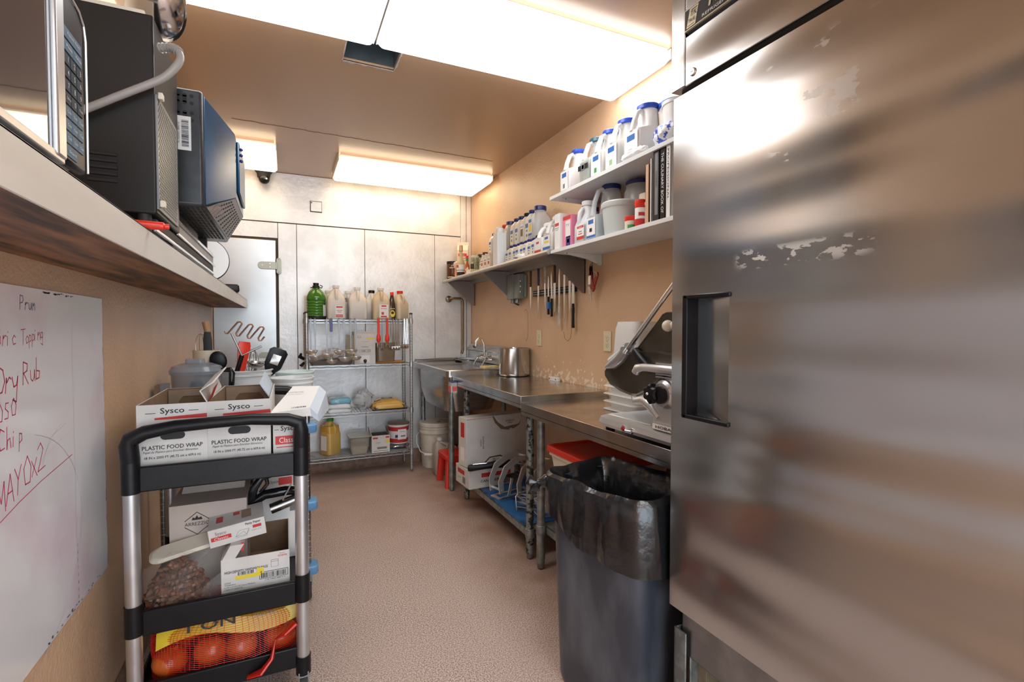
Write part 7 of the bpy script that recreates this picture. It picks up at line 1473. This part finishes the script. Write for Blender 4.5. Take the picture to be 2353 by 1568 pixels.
for r_ in range(10):
    nk = 1 if r_ in (0, 9) else (2 if r_ == 1 else 3)
    for c_ in range(nk):
        y0_ = 0.886+c_*(0.068/nk); y1_ = y0_+0.068/nk-0.003; z1_ = 1.668-r_*0.0182
        if r_ == 9: y1_ = 0.925
        b = WB(t, KEY if 2 <= r_ <= 5 else mat('pale_key', (0.10, 0.17, 0.24), 0.5, spec=0.15)); b.box(-0.2732, -0.2718, y0_, y1_, z1_-0.0148, z1_)
        s_ = {(2, 0): '1', (2, 1): '2', (2, 2): '3', (3, 0): '4', (3, 1): '5', (3, 2): '6', (4, 0): '7', (4, 1): '8', (4, 2): '9', (5, 1): '0', (5, 0): 'Defrost', (5, 2): 'Power', (9, 0): 'Start', (0, 0): 'Popcorn  Potato', (1, 0): 'Pizza', (1, 1): 'Reheat'}.get((r_, c_), 'Cook')
        b.text(s_, (-0.2718, (y0_+y1_)/2, z1_-0.008), Y_, Z_, 0.0075 if len(s_) == 1 else 0.004, KT, None if len(s_) == 1 else (y1_-y0_)*0.7)
        O('key', b, t, flat=True)
# black oven
OV = mat('black_enamel_case', (0.022, 0.020, 0.019), 0.42, metal=0.3, var=0.2, vscale=4)
t = T('convection_oven', 'black metal countertop oven with a grey power cord beside the microwave', 'oven', (-0.395, 1.60, LSZ))
for x in (-0.48, -0.30):
    for y in (1.44, 1.68): b = WB(t, BLACKM); b.cyl(x, y, LSZ+0.0005, 1.52, 0.014, seg=12); O('foot', b, t)
b = WB(t, OV); b.box(XL+0.006, -0.272, 1.42, 1.70, 1.518, 1.98)
O('case', b, t, 0.004)
b = WB(t, BLACKM)
for i in range(5): b.tube([(-0.40, 1.419, 1.585+i*0.015), (-0.345, 1.419, 1.585+i*0.015)], 0.0045, seg=8)
O('side_vents', b, t)
PF = mat('perforated_mesh', (0.25, 0.27, 0.28), 0.4, metal=0.7)
b = WB(t, PF); yv = 1.44; NZ = 34
b.box(-0.272, -0.268, 1.425, 1.66, 1.53, 1.80)
for i in range(NZ):
    for j in range(14):
        z = 1.54+i*0.0075; y = 1.435+j*0.015+(i % 2)*0.0075; b.quad((-0.2676, y-0.003, z-0.0022), (-0.2676, y+0.003, z-0.0022), (-0.2676, y+0.003, z+0.0022), (-0.2676, y-0.003, z+0.0022), INK)
O('mesh_grille', b, t, flat=True)
for z in (1.545, 1.80):
    b = WB(t, CREAM); b.box(-0.268, -0.258, 1.43, 1.45, z-0.008, z+0.008); O('spacer', b, t, 0.002)
b = B(mat('grey_cable', (0.34, 0.32, 0.30), 0.45)); pts = []
ctl = [(-0.50, 1.40, 1.665), (-0.44, 1.395, 1.70), (-0.387, 1.395, 1.735), (-0.32, 1.395, 1.780), (-0.279, 1.395, 1.807), (-0.25, 1.395, 1.828), (-0.229, 1.395, 1.853), (-0.217, 1.40, 1.880), (-0.223, 1.41, 1.903), (-0.24, 1.42, 1.912), (-0.262, 1.43, 1.911)]
P_ = [Vector(p) for p in ctl]
for i in range(len(P_)-1):
    p0 = P_[max(i-1, 0)]; p1 = P_[i]; p2 = P_[i+1]; p3 = P_[min(i+2, len(P_)-1)]
    for k_ in range(6):
        u = k_/6; pts.append(0.5*((2*p1)+(p2-p0)*u+(2*p0-5*p1+4*p2-p3)*u*u+(3*p1-p0-3*p2+p3)*u**3))
pts.append(P_[-1])
b.M = Matrix.Translation(-Vector(t.location)); b.tube(pts, 0.0085, seg=14)
for i in range(len(pts)-14, len(pts)-1, 2): b.tube([pts[i], pts[i].lerp(pts[i+1], 0.6)], 0.0115, seg=14)
O('power_cord', b, t)
# lower flat appliance with rails
t = T('flat_griddle', 'low silver railed appliance under the dark vented oven on the left shelf', 'griddle', (-0.39, 2.0, LSZ))
b = WB(t, STEELD); b.box(XL+0.01, -0.285, 1.71, 2.55, 1.475, 1.575); O('case', b, t, 0.004)
for z, x, ya in ((1.486, -0.280, 1.45), (1.520, -0.277, 1.705), (1.560, -0.279, 1.705)):
    b = WB(t, CHROME); b.box(x-0.008, x, ya, 2.54, z-0.005, z+0.005); O('rail', b, t, 0.002)
b = WB(t, BLACKM); b.box(-0.29, -0.281, 1.46, 2.5, 1.492, 1.512); O('slot', b, t)
for y in (1.75, 2.5):
    b = WB(t, BLACKM); b.cyl(-0.31, y, LSZ+0.0005, 1.476, 0.014, seg=12); O('foot', b, t)
# dark blue vented oven with chamfered back
GM = mat('gunmetal', (0.055, 0.058, 0.062), 0.3, metal=0.4, var=0.2, vscale=30)
BLV = mat('blue_gunmetal', (0.02, 0.09, 0.19), 0.28, metal=0.2, var=0.35, vscale=5)
t = T('toaster_oven', 'dark gunmetal oven with tapered blue-grey back and vent slots', 'oven', (-0.33, 2.0, 1.577))
b = WB(t, GM); b.box(XL+0.01, -0.216, 1.752, 2.45, 1.612, 1.96)
cs = t
b2 = b
O('case', b, t, 0.010)
b = WB(t, BLV)
b.loft([[(-0.216, 1.76, 1.622), (-0.216, 2.44, 1.622), (-0.216, 2.44, 1.952), (-0.216, 1.76, 1.952)], [(-0.148, 1.95, 1.695), (-0.148, 2.28, 1.695), (-0.148, 2.28, 1.912), (-0.148, 1.95, 1.912)]]); O('tapered_back', b, t, 0.006)
b = WB(t, mat('light_grille', (0.42, 0.42, 0.44), 0.35, metal=0.7)); 
for s in (0,):
    b.quad((-0.2155, 1.78, 1.6195), (-0.150, 1.955, 1.692), (-0.150, 2.275, 1.692), (-0.2155, 2.42, 1.6195))
    for i in range(9):
        for j in range(9):
            u = 0.1+i*0.09; v = 0.08+j*0.105
            p_ = Vector((-0.2155, 1.78+(2.42-1.78)*v, 1.6188)).lerp(Vector((-0.150, 1.955+0.32*v, 1.6912)), u); b.quad(tuple(p_+Vector((-0.002, -0.008, -0.0022))), tuple(p_+Vector((0.002, -0.008, 0.0022))), tuple(p_+Vector((0.002, 0.008, 0.0022))), tuple(p_+Vector((-0.002, 0.008, -0.0022))), INK)
O('back_grille', b, t, flat=True)
b = WB(t, INK)     # bottom slots
for i in range(7):
    for j in range(12): x = -0.30+i*0.0125; y = 1.78+j*0.05; b.box(x-0.004, x+0.004, y-0.016, y+0.016, 1.6105, 1.6115)
O('bottom_slots', b, t, flat=True)
b = WB(t, INK)     # round holes near the top of the side
for r_ in range(4):
    for c_ in range(4):
        x = -0.297+c_*0.0175; z = 1.937-r_*0.021-(0.008 if r_ >= 2 else 0); b.tube([(x, 1.7512, z), (x, 1.7518, z)], 0.0055, seg=12)
        if c_ < 3 and r_ in (0, 2): b.box(x-0.0055, x+0.0055, 1.7512, 1.7518, z-0.021, z)
O('vent_holes', b, t, flat=True)
b = WB(t, PAPER); b.quad((-0.285, 1.7508, 1.775), (-0.247, 1.7508, 1.775), (-0.247, 1.7508, 1.875), (-0.285, 1.7508, 1.875)); b.bars((-0.262, 1.7508, 1.825), (0, 0, 1), NX, 0.08, 0.018, INK, 26, 8); b.text('SN 38600005 188967 05', (-0.278, 1.7508, 1.825), (0, 0, 1), NX, 0.004, INK, 0.06); O('barcode_sticker', b, t, flat=True)
b = WB(t, BLV); b.box(-0.148, -0.138, 1.99, 2.25, 1.72, 1.90); O('rear_cover', b, t, 0.006)
for z in (1.855, 1.875, 1.895): b = WB(t, NAVYP); b.sphere((-0.133, 2.0, z-0.02), 0.006, seg=10); O('knob', b, t)
for y in (1.80, 2.40):
    b = WB(t, BLACKM); b.box(-0.32, -0.29, y-0.015, y+0.015, 1.5775, 1.613); O('foot', b, t)
b = WB(t, mat('peeled_coating', (0.50, 0.42, 0.42), 0.5, var=0.4, vscale=50)); b.quad((-0.2148, 1.79, 1.6185), (-0.19, 1.84, 1.6465), (-0.19, 2.0, 1.6465), (-0.2148, 1.95, 1.6185)); O('peeled_patch', b, t, flat=True)
# on top of the black oven
t = T('mixing_bowl', 'shiny steel bowl lying on its side on top of the black oven', 'bowl', (-0.29, 1.53, 2.092)); t.rotation_euler = (rad(-35), rad(58), 0)
b = B(CHROME); pr = [(max(0.10*math.sin(rad(90*i/10)), 0.0006), -0.085*math.cos(rad(90*i/10))) for i in range(11)]+[(0.106, 0.002), (0.103, 0.005)]+[(max(0.097*math.sin(rad(90*i/10)), 0.0005), -0.081*math.cos(rad(90*i/10))) for i in range(10, -1, -1)]
b.lathe(pr, seg=44, caps=False); O('bowl_body', b, t, ang=60)
b = B(CREAM); b.box(-0.12, 0.10, -0.13, 0.10, 0, 0.012); TO('cream_tray', 'flat cream tray on top of the black countertop oven', 'tray', b, (-0.39, 1.56, 1.981), bev=0.003)
# marker
t = T('marker_pen', 'white marker pen with a red cap on the left shelf edge', 'pen', (-0.300, 1.335, LSZ+0.0095), -82)
b = B(WHITE); b.tube([(0, -0.075, 0), (0, 0.01, 0)], 0.008, seg=14); O('barrel', b, t)
b = B(REDP); b.tube([(0, 0.0, 0), (0, 0.055, 0), (0, 0.058, 0), (0, 0.066, 0)], [0.0095, 0.009, 0.006, 0.006], seg=14); b.box(0.007, 0.012, 0.01, 0.05, -0.002, 0.002); O('cap', b, t)
# disc and black box at the far end
t = T('round_fan', 'white round disc with black rim standing on the far part of left shelf', 'disc', (-0.34, 2.75, LSZ+0.105)); t.rotation_euler = (0, 0, rad(20))
b = B(WHITE); b.tube([(0, -0.012, 0), (0, 0.012, 0)], 0.098, seg=48); O('disc', b, t)
b = B(BLACKM); b.tube([(0.101*math.cos(rad(a)), 0, 0.101*math.sin(rad(a))) for a in range(0, 360, 8)], 0.0035, closed=True); O('rim', b, t)
b = B(WHITE); b.box(-0.03, 0.03, -0.04, 0.04, -0.104, -0.09); O('stand', b, t)
b = B(BLACKP); b.loft([rr(0.12, 0.26, 0.01, 0), rr(0.13, 0.27, 0.01, 0.01), rr(0.125, 0.265, 0.01, 0.04), rr(0.11, 0.25, 0.01, 0.048)]); b.sphere((0.062, 0.0, 0.026), 0.012, seg=12); TO('black_case', 'flat black plastic case at the far end of the left shelf', 'case', b, (-0.335, 3.62, LSZ), 8)
